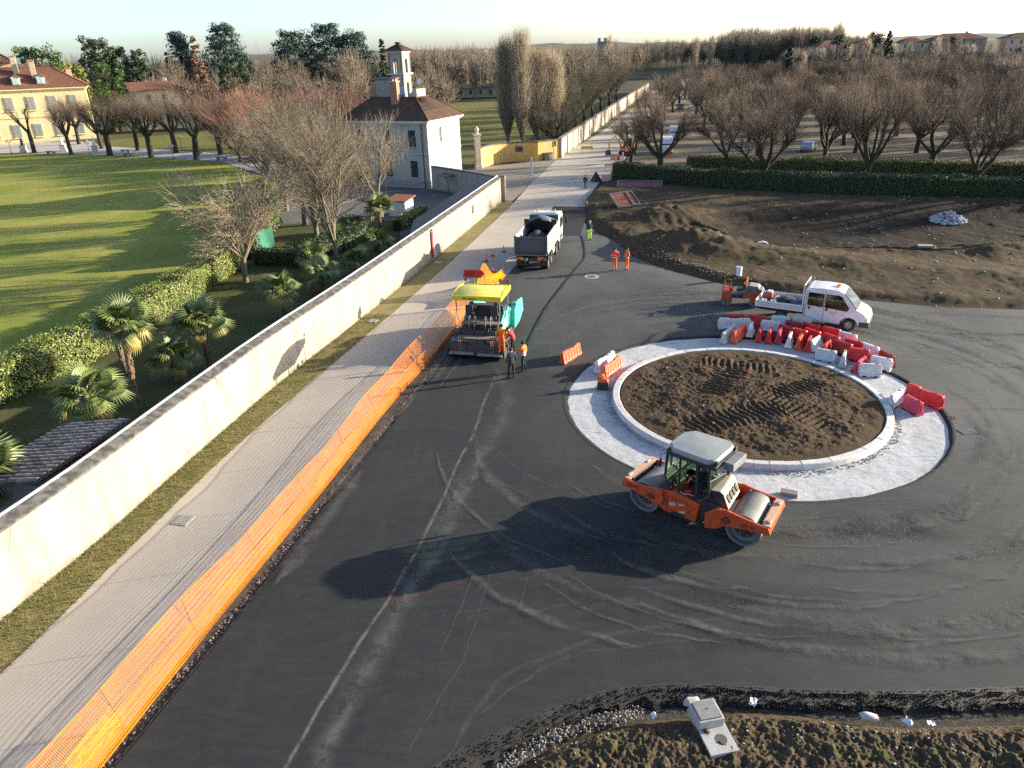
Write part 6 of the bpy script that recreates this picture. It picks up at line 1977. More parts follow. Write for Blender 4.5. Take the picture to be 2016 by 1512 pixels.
    # rear lights, number plate, under-run bar
    bar = MB().box((.05, 0, .92), (.12, 2.3, .26)).build('light_bar', BLK, t)
    for s in (-1, 1):
        for y, m, w in ((.55, CHR, .10), (.72, AMB, .22), (.92, REDL, .18), (1.06, CHR, .10)):
            MB().box((-.025, s * y, .95), (.03, w, .13)).build('rear_lamp', m, bar)
        MB().box((-.03, s * .78, 1.07), (.02, .40, .07)).build('marker_board', mat('orange_board', (.75, .25, .04), None, 1, .5), bar)
    MB().box((-.025, .32, .92), (.02, .11, .22)).build('number_plate', MATS['white_paint'], bar)
    MB().box((.1, 0, .52), (.10, 2.0, .12)).build('underrun_bar', BLK, t)
    for s in (-1, 1):
        MB().box((.16, s * .55, .70), (.08, .08, .36)).build('bar_bracket', BLK, t)
        MB().box((3.6, s * .95, .78), (1.3, .5, .55)).build('tank', CHR if s < 0 else BLK, t, bevel=.05)
        MB().tube([(2.9, s * 1.15, .72), (4.6, s * 1.15, .72)], .03, 6).build('side_guard', CHR, t)
    # cab
    cab = MB().prism([(6.42, .75), (8.55, .62), (8.62, 1.5), (8.45, 2.75), (8.1, 3.02), (6.6, 3.05), (6.42, 2.9)], -1.2, 1.2, 'y').build('cab', WHITE, t, bevel=.06)
    for s in (-1, 1):
        MB().prism([(6.95, 1.75), (8.2, 1.68), (8.25, 2.1), (8.1, 2.62), (6.95, 2.66)], s * 1.20 - .01, s * 1.20 + .01, 'y').build('side_window', mat('dark_glass', (0, 0, 0)), cab)
        MB().tube([(8.3, s * 1.2, 2.5), (8.5, s * 1.52, 2.5), (8.5, s * 1.52, 1.9)], .02, 6).box((8.5, s * 1.52, 2.15), (.10, .22, .55)).build('mirror', BLK, cab)
        MB().box((7.6, s * 1.0, 1.0), (1.3, .44, .40)).build('wheel_arch', BLK, cab)
        bc = MB().lathe([(.09, 0), (.10, .04), (.09, .22), (.04, .26)], 12, (7.2, s * .72, 3.06)).build('beacon', AMB, cab, smooth=True)
    MB().add([(8.60, -1.08, 1.72), (8.60, 1.08, 1.72), (8.47, 1.04, 2.72), (8.47, -1.04, 2.72)], [(0, 1, 2, 3)]).build('windscreen', MATS['dark_glass'], cab)
    MB().box((6.95, 0, 3.08), (.5, 2.0, .08)).build('visor', WHITE, cab, bevel=.02)
    MB().tube([(6.3, -.95, .9), (6.3, -.95, 3.0)], .07, 8).build('exhaust', BLK, cab)
    return t
lorry()

# ---- white crew-cab dropside van
def crew_van():
    t = thing('crew_cab_truck', 'white crew cab dropside truck with beacon parked behind the barriers', 'truck', (18.47, 41.8, 0), R(-31))
    for x in (-1.9, 1.9):
        for s in (-1, 1):
            wheel(t, x, s * .86, .36, .24, mat('wheel_grey', (.34, .34, .34), (.26, .26, .26), 5, .5, .4), s)
    def tap(mb, k=.12):
        mb.v = [(x, y * (1 - k * max(0, z - 1.15) / 1.1), z) for x, y, z in mb.v]
        return mb
    def arch(cx, r):
        return [(cx + r * math.cos(a), .38 + r * math.sin(a)) for a in [math.pi * k / 8 for k in range(8, -1, -1)]]
    prof = [(-.66, .42), (-.66, 2.18), (-.50, 2.30), (.4, 2.34), (1.15, 2.30), (1.42, 2.20), (1.85, 1.72), (2.22, 1.32), (2.62, 1.14), (2.86, .92), (2.95, .62), (2.92, .36), (2.42, .36)]
    prof += [(1.9 + .46 * math.cos(a), .36 + .46 * math.sin(a)) for a in [math.pi * k / 8 for k in range(9)]][0:9]
    prof += [(1.40, .34)]
    cab = tap(MB().prism(prof, -.98, .98, 'y')).build('cab', WHITE, t, bevel=.05)
    SH = mat('cab_inside', (.035, .03, .028), (.05, .045, .04), 3, .9)
    for s in (-1, 1):
        f = lambda z: .98 * (1 - .12 * max(0, z - 1.15) / 1.1)
        def pane(pts, m, out, name, par):
            return MB().add([(x, s * (f(z) + out), z) for x, z in pts], [tuple(range(len(pts)))]).build(name, m, par)
        w1 = [(-.46, 1.32), (.38, 1.28), (.38, 2.02), (-.46, 2.04)]
        w2 = [(.52, 1.28), (1.72, 1.20), (1.80, 1.36), (1.35, 1.98), (1.15, 2.04), (.52, 2.02)]
        for q, nm in ((w1, 'rear_side_window'), (w2, 'front_side_window')):
            o = pane(q, SH, .004, nm, cab)
            pane(q, GLASS2, .030, 'pane', o)
            for i in range(len(q)):
                a, b = q[i], q[(i + 1) % len(q)]
                MB().tube([(a[0], s * (f(a[1]) + .008), a[1]), (b[0], s * (f(b[1]) + .008), b[1])], .018, 5).build('seal', BLK, o)
            vest = [(.02, 1.42), (.34, 1.40), (.34, 1.86), (.18, 1.94), (.04, 1.88)] if nm[0] == 'r' else [(.60, 1.50), (.98, 1.48), (.96, 1.78), (.62, 1.80)]
            pane(vest, mat('hung_vest', (.80, .16, .03), (.6, .4, .3), 6, .8), .012, 'hung_vest', o)
            if nm[0] == 'f':
                pane([(1.05, 1.32), (1.40, 1.29), (1.36, 1.70), (1.12, 1.74)], mat('seat_tan', (.28, .15, .08), None, 1, .9), .010, 'seat', o)
        for x0, x1, z0, z1 in ((-.56, -.56, .5, 2.15), (.45, .45, .42, 2.15), (1.55, 1.80, .86, 1.25)):
            MB().tube([(x0, s * (f(z0) + .002), z0), (x0, s * (f(1.2) + .002), 1.2), (x1, s * (f(z1) + .002), z1)], .008, 4).build('door_gap', BLK, cab)
        for x in (-.36, .62):
            MB().box((x, s * 1.0, 1.16), (.10, .03, .16)).build('door_handle', BLK, cab, bevel=.01)
        MB().box((1.62, s * 1.10, 1.42), (.10, .22, .28)).build('mirror', BLK, cab, bevel=.03)
        MB().prism([(2.42, .34), (2.97, .36), (2.96, .68), (2.46, .66)], s * .98 - .01, s * .98 + .012, 'y').build('bumper_side', mat('bumper_grey', (.06, .062, .065), None, 1, .6), cab)
        MB().add([(2.60, s * .93, .80), (2.93, s * .70, .76), (2.86, s * .68, .98), (2.55, s * .92, .98)], [(0, 1, 2, 3)]).build('headlamp', mat('lamp_clear', (.35, .38, .40), None, 1, .15, spec=.7), cab)
        text('', .1, BLK, cab, Matrix()) if False else None
        for k in range(3):
            MB().box((.98, s * 1.0, 1.06 - k * .07), (.42 - .08 * k, .004, .018)).build('door_print', mat('faded_print', (.55, .38, .40), None, 1, .6), cab)
        MB().tube([(1.9 + .45 * math.cos(a), s * .985, .36 + .45 * math.sin(a)) for a in [math.pi * k / 10 for k in range(11)]], .025, 5).build('arch_lip', BLK, cab)
    MB().add([(1.47, -.82, 2.17), (1.47, .82, 2.17), (2.24, .90, 1.335), (2.24, -.90, 1.335)], [(0, 1, 2, 3)]).xf(Matrix.Translation((.012, 0, .012))).build('windscreen', mat('sky_glass', (.10, .13, .14), None, 1, .06, spec=.9), cab)
    for k in range(4):
        MB().tube([(-.35, -.55 + k * .36, 2.315), (1.1, -.55 + k * .36, 2.325)], .016, 4).build('roof_rib', WHITE, cab)
    MB().lathe([(.10, 0), (.10, .10), (.05, .14)], 12, (1.0, .1, 2.33)).build('beacon', AMB, cab, smooth=True)
    MB().box((2.90, 0, .50), (.16, 1.7, .30)).build('front_bumper', MATS['bumper_grey'], cab, bevel=.04)
    # bed
    MB().box((-2.05, 0, .72), (2.75, 1.7, .14)).build('bed_frame', BLK, t)
    MB().box((-2.05, 0, .86), (2.72, 2.02, .05)).build('bed_floor', mat('bed_floor', (.20, .19, .18), (.14, .13, .12), 4, .8), t)
    STR = mat('red_stripe', (.45, .03, .06), None, 1, .5)
    for s in (-1, 1):
        b = MB().box((-2.05, s * 1.03, 1.04), (2.74, .05, .40)).build('dropside', WHITE, t, bevel=.01)
        for z in (1.10, .98):
            MB().box((-2.05, s * 1.058, z), (2.55, .006, .025)).build('stripe', STR, b)
    b = MB().box((-3.43, 0, 1.04), (.05, 2.04, .40)).build('tailboard', WHITE, t, bevel=.01)
    MB().box((-2.2, 0, .56), (2.2, .9, .16)).box((-.95, .55, .58), (.5, .5, .36)).build('underframe', BLK, t)
    hd = MB()
    for s in (-1, 1):
        hd.tube([(-.74, s * .98, .85), (-.74, s * .98, 2.46)], .035, 6)
    for z in (1.3, 1.9, 2.44):
        hd.tube([(-.74, -.98, z), (-.74, .98, z)], .03, 6)
    hd.build('headboard', WHITE, t)
    return t
crew_van()
# things lying in its bed
def in_bed(lx, ly):
    a = R(-31)
    return (18.47 + lx * math.cos(a) - ly * math.sin(a), 41.8 + lx * math.sin(a) + ly * math.cos(a))
def lump(c, s, seed, n=3):
    bm = bmesh.new()
    bmesh.ops.create_icosphere(bm, subdivisions=n, radius=1)
    for v in bm.verts:
        k = 1 + .28 * noise.fractal(v.co * 1.6 + Vector((seed, 0, 0)), 1, 2, 3)
        v.co = Vector((v.co.x * s[0] * k + c[0], v.co.y * s[1] * k + c[1], max(v.co.z * s[2] * k, -s[2] * .55) + c[2]))
    mb = MB()
    mb.add([tuple(v.co) for v in bm.verts], [tuple(v.index for v in f.verts) for f in bm.faces])
    bm.free()
    return mb
def bed_lump(name, label, cat, lx, ly, s, m, seed):
    x, y = in_bed(lx, ly)
    lump((0, 0, 0), s, seed).build(name, m, None, (x, y, .89 + s[2] * .55), R(-31), smooth=True, label=label, cat=cat)
bed_lump('tool_bag', 'black bin bag heap in the middle of the white truck bed', 'bag', -1.9, .1, (.62, .55, .26), BLK, 1)
bed_lump('tool_bag', 'white cement sack on the heap in the truck bed', 'sack', -2.25, .45, (.42, .30, .18), MATS['white_paint'], 2)
bed_lump('tool_bag', 'dark blue rolled sheet against the truck headboard', 'sheet', -1.2, -.3, (.36, .62, .24), mat('blue_sheet', (.05, .07, .12), (.09, .1, .15), 4, .6), 3)
bed_lump('tool_bag', 'purple grey pile of hoses near the dropside', 'hoses', -1.6, -.7, (.75, .22, .14), mat('hose_purple', (.10, .075, .12), (.16, .13, .17), 9, .6), 4)
def bucket(label, lx, ly):
    x, y = in_bed(lx, ly)
    b = thing('bucket', label, 'bucket', (x, y, .887))
    MB().lathe([(.11, 0), (.15, .30), (.16, .31), (.14, .30), (.10, .02)], 16).build('pail', MATS['white_paint'], b, smooth=True)
    MB().tube([(.15 * math.cos(a), .15 * math.sin(a) * .2, .30 + .1 * math.sin(a)) for a in [math.pi * k / 8 for k in range(9)]], .006, 4).build('handle', CHR, b)
bucket('white bucket at the rear corner of the truck bed', -3.0, -.6)
bucket('white bucket beside the hoses in the truck bed', -2.45, -.62)
x, y = in_bed(-2.95, .35)
g = thing('plate_compactor', 'small red and white engine unit at the rear of the truck bed', 'compactor', (x, y, .887), R(-31))
MB().box((0, 0, .06), (.62, .42, .12)).build('base', DKST, g, bevel=.02)
MB().box((0, 0, .32), (.44, .36, .38)).build('engine', mat('engine_red', (.45, .06, .06), (.36, .07, .07), 5, .5), g, bevel=.04)
MB().box((.05, 0, .55), (.30, .30, .12)).build('cover', MATS['white_paint'], g, bevel=.03)
MB().tube([(-.2, -.16, .2), (-.55, -.16, .75), (-.55, .16, .75), (-.2, .16, .2)], .018, 6).build('handle', BLK, g)

# ---- small ride-on roller behind the truck
def small_roller():
    t = thing('small_roller', 'small orange and grey ride-on roller parked behind the white truck', 'roller', (15.05, 45.55, 0), R(-22))
    for x in (-.88, .88):
        d = MB().lathe([(.27, -.58), (.35, -.57), (.35, .57), (.27, .58), (.26, .50), (.10, .48)], 32, (x, 0, .35), 'y').build('drum', STEEL, t, smooth=True)
        MB().lathe([(.10, -.60), (.18, -.52), (.18, .52), (.10, .60)], 14, (x, 0, .35), 'y').build('hub', BLK, d)
        for s in (-1, 1):
            MB().prism([(x - .30, .45), (x + .12, .28), (x + .34, .50), (x + .30, .82), (x - .26, .82)], s * .63 - .03, s * .63 + .03, 'y').build('fork', ORANGE, t, bevel=.015)
    MB().prism([(.12, .55), (1.32, .60), (1.40, .82), (1.30, 1.12), (.95, 1.30), (.20, 1.38)], -.50, .50, 'y').build('hood', mat('hood_grey', (.11, .115, .115), (.15, .15, .145), 3, .5), t, bevel=.07)
    for s in (-1, 1):
        MB().prism([(.14, .58), (1.30, .66), (1.36, .86), (1.05, 1.02), (.14, .74)], s * .505 - .008, s * .505 + .008, 'y').build('hood_stripe', ORANGE, t)
        for k in range(4):
            MB().box((1.0 + k * .08, s * .506, 1.08), (.03, .01, .16)).build('vent', BLK, t)
    MB().prism([(.42, 1.34), (.96, 1.30), (1.1, 1.24), (1.0, 1.35), (.45, 1.40)], -.42, .42, 'y').build('hood_top', GRY, t, bevel=.02)
    MB().box((-.35, 0, .62), (1.2, .95, .20)).build('deck', BLK, t, bevel=.02)
    MB().prism([(-1.22, .55), (-.80, .55), (-.80, .98), (-1.18, .92)], -.55, .55, 'y').build('rear_tank', ORANGE, t, bevel=.04)
    MB().box((-.12, 0, .98), (.44, .46, .14)).box((.10, 0, 1.22), (.12, .44, .46)).build('seat', BLK, t, bevel=.04)
    MB().tube([(-.72, 0, .7), (-.56, 0, 1.22)], .035, 6).lathe([(.15, 0), (.18, .02), (.18, -.01), (.15, 0)], 14, (-.55, 0, 1.24)).build('steering_wheel', BLK, t)
    for s in (-1, 1):
        MB().tube([(-1.15, s * .50, .60), (-1.15, s * .50, 1.42), (-1.0, s * .50, 1.48), (-.75, s * .50, 1.42), (-.75, s * .50, .75)], .035, 6).build('guard_rail', ORANGE, t)
        MB().tube([(.25, s * .48, .7), (.25, s * .48, 1.62)], .045, 6).build('roll_bar', ORANGE, t)
    MB().tube([(.25, -.48, 1.60), (.25, .48, 1.60)], .045, 6).build('roll_bar', ORANGE, t)
    MB().lathe([(.07, 0), (.08, .08), (.04, .12)], 10, (.25, .2, 1.64)).build('beacon', AMB, t)
    return t
small_roller()

# ---- vehicles in the distance
yd = thing('mini_digger', 'yellow mini excavator beside the road in front of a pollard', 'digger', (19.2, 119.5, 0), R(200))
DY = m_paint('digger_yellow', (.62, .36, .03), (.35, .28, .2), .3)
for s in (-1, 1):
    MB().prism([(-1.1, .3), (-.9, .02), (.9, .02), (1.1, .3), (.9, .55), (-.9, .55)], s * .72 - .2, s * .72 + .2, 'y').build('track', RUB, yd, bevel=.03)
MB().box((-.1, 0, .95), (2.0, 1.7, .7)).build('body', DY, yd, bevel=.08)
MB().box((.2, .35, 1.9), (1.1, .9, 1.3)).build('cab', mat('dark_glass', (0, 0, 0)), yd, bevel=.05)
MB().box((.2, .35, 2.58), (1.2, 1.0, .1)).build('cab_roof', DY, yd)
MB().tube([(.8, -.3, 1.1), (1.9, -.3, 2.9), (3.0, -.3, 2.2)], [.16, .14, .11], 8).tube([(3.0, -.3, 2.3), (3.1, -.3, .9)], .11, 8).build('arm', DY, yd)
MB().prism([(2.8, .2), (3.5, .2), (3.6, .8), (3.0, .95)], -.6, 0, 'y').build('bucket', DKST, yd)
def far_car(name, label, x, y, rz, m, van=False):
    t = thing(name, label, 'van' if van else 'car', (x, y, -.07), R(rz))
    if van:
        pr = [(-2.4, .4), (-2.4, 2.2), (-2.2, 2.35), (1.0, 2.35), (1.35, 2.25), (1.95, 1.35), (2.4, 1.15), (2.5, .4)]
        w = [(1.30, 2.18), (1.92, 1.38)]
    else:
        pr = [(-2.1, .35), (-2.15, .85), (-1.9, 1.0), (-1.3, 1.42), (.3, 1.45), (1.05, .98), (1.95, .85), (2.1, .6), (2.05, .35)]
        w = [(.32, 1.40), (1.0, 1.0)]
    b = MB().prism(pr, -.88, .88, 'y').build('body', m, t, bevel=.06)
    MB().add([(w[0][0] + .03, -.75, w[0][1]), (w[0][0] + .03, .75, w[0][1]), (w[1][0] + .03, .80, w[1][1]), (w[1][0] + .03, -.80, w[1][1])], [(0, 1, 2, 3)]).build('windscreen', MATS['dark_glass'], b)
    for s in (-1, 1):
        q = [(.2, 1.3), (1.6, 1.3), (1.15, 2.1), (.2, 2.1)] if van else [(-1.5, .98), (.95, .98), (.25, 1.36), (-1.2, 1.36)]
        MB().add([(a, s * .888, c) for a, c in q], [(0, 1, 2, 3)]).build('side_window', MATS['dark_glass'], b)
        for xx in (-1.45, 1.45):
            wheel(t, xx, s * .80, .32, .2, CHR, s)
        MB().box((pr[-1][0] - .05, s * .6, .75), (.12, .3, .16)).build('headlamp', MATS['lamp_clear'], b)
far_car('parked_van', 'white van parked facing the camera behind the hedge pollards', 25.6, 121, -100, WHITE, True)
far_car('parked_van', 'second white van parked further up the gravel lane', 30.5, 138, -100, WHITE, True)
far_car('parked_car', 'dark grey car far up the gravel lane beside a white one', 46.5, 205, -105, mat('car_grey', (.07, .08, .09), None, 1, .3, spec=.5))
far_car('parked_car', 'white car far up the gravel lane', 49.8, 206, -105, WHITE)
far_car('parked_car', 'silver car glimpsed between pollard trunks behind the hedge', 47.0, 118, 60, mat('car_silver', (.42, .45, .48), None, 1, .3, .4))
# ================================================================= PEOPLE
SKIN = mat('skin', (.52, .32, .22), None, 1, .6)
BOOT = mat('boots', (.03, .028, .026), (.05, .045, .04), 6, .8)
REFL = mat('reflective_band', (.72, .72, .70), None, 1, .4)
HAIR_D = mat('dark_hair', (.025, .018, .014), None, 1, .7)
HAIR_G = mat('grey_hair', (.30, .28, .26), None, 1, .7)
CLO = dict(orange=mat('hi_vis_orange', (.90, .17, .02), (.84, .14, .02), 5, .7), red=mat('hi_vis_red', (.86, .07, .02), (.78, .06, .02), 5, .7), navy=mat('navy_cloth', (.025, .03, .05), (.04, .045, .07), 5, .85),
           black=mat('black_cloth', (.016, .016, .018), (.03, .03, .03), 5, .85), lime=mat('hi_vis_lime', (.48, .78, .03), (.42, .70, .03), 5, .7), jeans=mat('jeans', (.05, .08, .15), (.07, .1, .18), 5, .85), dred=mat('dark_red_cloth', (.30, .04, .03), None, 1, .8))
def person(label, x, y, rz, top, legs, hair=HAIR_D, z=0.0, pose=None, bands=(), h=1.75, collar=None):
    """one continuous skinned body; facing +x in its own frame; pose overrides joints"""
    J = dict(pel=(0, 0, .93), sp=(0, 0, 1.10), ch=(.01, 0, 1.31), nk=(.01, 0, 1.48), hd=(.035, 0, 1.575), ht=(.035, 0, 1.69),
             sL=(0, .185, 1.41), eL=(-.02, .25, 1.14), wL=(.07, .25, .90), hL=(.09, .25, .82), sR=(0, -.185, 1.41), eR=(-.02, -.25, 1.14), wR=(.07, -.25, .90), hR=(.09, -.25, .82),
             pL=(0, .095, .88), kL=(.03, .11, .49), aL=(-.02, .12, .09), tL=(.15, .14, .04), pR=(0, -.095, .88), kR=(.03, -.11, .49), aR=(-.02, -.12, .09), tR=(.15, -.14, .04))
    J.update(pose or {})
    rad = dict(pel=.145, sp=.135, ch=.165, nk=.062, hd=.098, ht=.078, sL=.075, eL=.055, wL=.037, hL=.032, sR=.075, eR=.055, wR=.037, hR=.032,
               pL=.095, kL=.067, aL=.050, tL=.042, pR=.095, kR=.067, aR=.050, tR=.042)
    E = [('pel', 'sp', 't'), ('sp', 'ch', 't'), ('ch', 'nk', 't'), ('nk', 'hd', 'h'), ('hd', 'ht', 'h')]
    for s in 'LR':
        E += [('ch', 's' + s, 't'), ('s' + s, 'e' + s, 't'), ('e' + s, 'w' + s, 't'), ('w' + s, 'h' + s, 's'), ('pel', 'p' + s, 'l'), ('p' + s, 'k' + s, 'l'), ('k' + s, 'a' + s, 'l'), ('a' + s, 't' + s, 'b')]
    names = list(J)
    bm = bmesh.new()
    lay = bm.verts.layers.skin.verify()
    vv = {}
    for n in names:
        v = bm.verts.new(J[n]); v[lay].radius = (rad[n] * (.82 if n in ('pel', 'sp', 'ch') else 1), rad[n]); vv[n] = v
        v[lay].use_root = (n == 'pel')
    for a, b, k in E:
        bm.edges.new((vv[a], vv[b]))
    me = bpy.data.meshes.new('body'); bm.to_mesh(me); bm.free()
    o = bpy.data.objects.new('tmp_body', me); C.objects.link(o)
    o.modifiers.new('s', 'SKIN').use_smooth_shade = True
    o.modifiers.new('u', 'SUBSURF').levels = 2
    dg = bpy.context.evaluated_depsgraph_get()
    m2 = bpy.data.meshes.new_from_object(o.evaluated_get(dg))
    bpy.data.objects.remove(o); bpy.data.meshes.remove(me)
    # extra shape: fingers, nose, ears
    mb = MB()
    mb.v = [tuple(v.co) for v in m2.vertices]; mb.f = [tuple(p.vertices) for p in m2.polygons]
    segs = [(Vector(J[a]), Vector(J[b]), k) for a, b, k in E]
    top_i, leg_i, skin_i, boot_i, band_i, col_i = 0, 1, 2, 3, 4, 5
    mi = []
    for p in m2.polygons:
        c = p.center
        best, bk = 9, 't'
        for a, b, k in segs:
            ab = b - a; t = max(0, min(1, (c - a).dot(ab) / max(ab.length_squared, 1e-9)))
            d = (c - a - ab * t).length
            if d < best: best, bk = d, k
        i = dict(t=top_i, l=leg_i, h=skin_i, s=skin_i, b=boot_i)[bk]
        if bk == 't' and c.z < .86: i = leg_i if abs(c.y) < .17 else i
        if bk in 'tl':
            for z0, z1 in bands:
                if z0 < c.z < z1: i = band_i
        if collar and bk == 't' and c.z > 1.40 and abs(c.y) < .15: i = col_i
        if bk == 'l' and c.z < .12: i = boot_i
        mi.append(i)
    mb.m = mi
    for s in 'LR':
        w, hh = Vector(J['w' + s]), Vector(J['h' + s])
        d = (hh - w).normalized(); sd = Vector((0, 1, 0)) if abs(d.y) < .8 else Vector((1, 0, 0))
        sd = (sd - d * sd.dot(d)).normalized(); nn = d.cross(sd)
        for k, L in enumerate((.062, .072, .068, .055)):
            b0 = hh + sd * (.028 - k * .019) + d * .01
            b1 = b0 + d * L * .55 + nn * .006; b2 = b1 + d * L * .45 + nn * .02
            mb.tube([b0, b1, b2], [.010, .0095, .007], 5, skin_i)
        t0 = w + d * .03 + sd * .028
        mb.tube([t0, t0 + d * .035 + sd * .025, t0 + d * .065 + sd * .028], [.012, .011, .008], 5, skin_i)
    hd, ht = Vector(J['hd']), Vector(J['ht'])
    up = (ht - hd).normalized(); fw = Vector((1, 0, 0)); fw = (fw - up * fw.dot(up)).normalized(); lf = up.cross(fw)
    c = hd + up * .035
    mb.box(c + fw * .098 - up * .005, (.03, .026, .045), skin_i)
    for s in (-1, 1):
        mb.box(c + lf * s * .092, (.03, .016, .055), skin_i)
        mb.box(c + fw * .088 + lf * s * .034 + up * .025, (.012, .022, .010), boot_i)
    mb.box(c + fw * .088 - up * .048, (.010, .045, .008), skin_i)
    bpy.data.meshes.remove(m2)
    k = h / 1.75
    b = mb.build('person', [CLO[top], CLO[legs], SKIN, BOOT, REFL, CLO[collar] if collar else CLO[top]], None, (x, y, z), rz, smooth=False, label=label, cat='person')
    b.data.polygons.foreach_set('use_smooth', [True] * len(b.data.polygons))
    b.scale = (k, k, k)
    # hair cap
    hm = MB().lathe([(.108, -.02), (.112, .03), (.098, .085), (.06, .12), (.01, .13)], 14)
    q = up.to_track_quat('Z', 'Y').to_matrix().to_4x4()
    hm.xf(Matrix.Translation(hd + up * .035 - fw * .012) @ q)
    hm.build('hair', hair, b, smooth=True)
    return b
TB = ((.97, 1.02), (1.12, 1.17)); LB = ((.30, .34), (.40, .44))
person('worker in red hi-vis jacket with two white bands, standing left of his colleague', 8.09, 54.45, R(105), 'red', 'orange', z=0, bands=((.99, 1.04), (1.13, 1.18), (.10, .16)), pose=dict(eL=(-.06, .33, 1.16), wL=(.08, .24, .98), hL=(.13, .17, .97), eR=(-.06, -.33, 1.16), wR=(.08, -.24, .98), hR=(.13, -.17, .97)))
person('worker in orange hi-vis suit with dark hair, standing right of the red jacket', 9.0, 54.35, R(200), 'orange', 'orange', bands=((1.0, 1.05), (.10, .15)), pose=dict(wL=(.16, .14, 1.08), hL=(.2, .05, 1.1), wR=(.16, -.14, 1.05), hR=(.2, -.05, 1.07)))
person('man with grey hair, navy jacket and lime hi-vis trousers beside the milled strip', 7.25, 64.3, R(-70), 'navy', 'lime', HAIR_G, bands=((.36, .42), (.20, .25)), h=1.76)
person('man in navy jacket and black trousers watching the paver with his back turned', 0.0, 34.75, R(115), 'navy', 'black', pose=dict(kL=(.06, .13, .49), aL=(.08, .14, .09), tL=(.25, .16, .04), wR=(.10, -.26, .95), hR=(.16, -.24, .90)))
person('worker in orange hi-vis jacket and dark trousers beside the navy man', .66, 35.65, R(150), 'orange', 'black', bands=((.97, 1.02), (1.10, 1.15)), pose=dict(eL=(.16, .28, 1.22), wL=(.38, .20, 1.12), hL=(.46, .18, 1.10), kR=(.10, -.12, .5), aR=(-.10, -.12, .12), tR=(.06, -.14, .05)))
person('worker in full orange suit with lime collar standing on the paver screed step', -.50, 37.35, R(80), 'orange', 'orange', z=.34, collar='lime', bands=((.12, .17),), pose=dict(ch=(.06, 0, 1.30), nk=(.09, 0, 1.46), hd=(.13, 0, 1.55), ht=(.15, 0, 1.66), sL=(.05, .185, 1.40), sR=(.05, -.185, 1.40), eR=(.16, -.26, 1.2), wR=(.34, -.22, 1.10), hR=(.42, -.20, 1.08)))
person('worker in dark red top and black trousers bending at the end of the screed', .14, 38.0, R(150), 'dred', 'black', pose=dict(ch=(.16, 0, 1.25), nk=(.24, 0, 1.38), hd=(.31, 0, 1.45), ht=(.36, 0, 1.54), sL=(.15, .185, 1.33), sR=(.15, -.185, 1.33), eL=(.26, .23, 1.08), wL=(.42, .2, .98), hL=(.48, .18, .93), eR=(.26, -.23, 1.08), wR=(.42, -.2, .98), hR=(.48, -.18, .93)))
person('distant man in black jacket and jeans walking on the pale road', 9.55, 89.8, R(95), 'black', 'jeans', z=-.03, pose=dict(kL=(.12, .1, .5), aL=(.10, .11, .1), tL=(.26, .12, .05), aR=(-.12, -.11, .12), tR=(.03, -.12, .05)))
_a = R(138)
person('operator in dark clothes sitting in the cab of the large roller', 6.54 - .02 * math.cos(_a) - .0, 21.96 - .05, _a, 'black', 'navy', z=.57, pose=dict(kL=(.40, .12, .93), aL=(.42, .13, .58), tL=(.56, .13, .54), kR=(.40, -.12, .93), aR=(.42, -.13, .58), tR=(.56, -.13, .54), eL=(.10, .24, 1.16), wL=(.34, .15, 1.12), hL=(.41, .12, 1.12), eR=(.10, -.24, 1.16), wR=(.34, -.15, 1.12), hR=(.41, -.12, 1.12)))
# ================================================================= BARRIERS AND SMALL THINGS
def m_plastic(name, c, scuff):
    n = NT(name)
    col = n.mix(n.ramp(n.noise(3, 6, .65), .4, .7), c, tuple(v * .8 for v in c))
    col = n.mix(n.ramp(n.noise(9, 7, .7), .56, .78, 0, .5), col, scuff)
    oi = n.n('ObjectInfo').outputs['Random']
    col = n.mix(1.0, col, n.mix(oi, (.78,) * 3, (1.12,) * 3), 'MULTIPLY')
    return n.fin(col, .5, spec=.35)
BM = dict(R=m_plastic('barrier_red', (.60, .035, .035), (.62, .30, .28)), O=m_plastic('barrier_orange', (.80, .13, .05), (.80, .45, .35)), W=m_plastic('barrier_white', (.70, .70, .68), (.45, .43, .40)),
          P=m_plastic('barrier_pink', (.58, .05, .09), (.70, .30, .34)), D=m_plastic('barrier_dark_red', (.30, .035, .03), (.42, .2, .18)))
def barrier_mesh(L, H=.66, W=.40):
    """water-filled plastic barrier: stepped A-profile with recessed panels, fork slots and a notched top"""
    mb = MB()
    def prof(f, top):
        b = W / 2
        return [(-b, .0), (-b, .10), (-b * .80 * f, .16), (-b * .52 * f, H * .62), (-b * .36, H * .92), (-b * .34, top), (b * .34, top), (b * .36, H * .92), (b * .52 * f, H * .62), (b * .80 * f, .16), (b, .10), (b, 0)]
    st = []
    n = int(round(L / .29))
    st.append((-L / 2, .95, H * .93)); st.append((-L / 2 + .035, 1.0, H))
    for k in range(n):
        x0 = -L / 2 + .05 + (L - .1) * k / n; x1 = -L / 2 + .05 + (L - .1) * (k + 1) / n
        mid = .5 * (x0 + x1)
        nt = H - (.05 if (L > 1.5 and abs(mid) < .17) else 0)
        st += [(x0 + .035, 1.0, nt), (x0 + .055, .80, nt), (x1 - .055, .80, nt), (x1 - .035, 1.0, nt)]
    st += [(L / 2 - .035, 1.0, H), (L / 2, .95, H * .93)]
    vs, fs = [], []
    m = 12
    for x, f, top in st:
        vs += [(x, y, z) for y, z in prof(f, top)]
    for i in range(len(st) - 1):
        fs += [(i * m + k, i * m + (k + 1) % m, (i + 1) * m + (k + 1) % m, (i + 1) * m + k) for k in range(m)]
    fs += [tuple(range(m - 1, -1, -1)), tuple((len(st) - 1) * m + k for k in range(m))]
    mb.add(vs, fs)
    # hinge lugs at the ends
    for s in (-1, 1):
        mb.lathe([(.045, .16), (.045, H * .80)], 8, (s * (L / 2 + .012), 0, 0))
    return mb
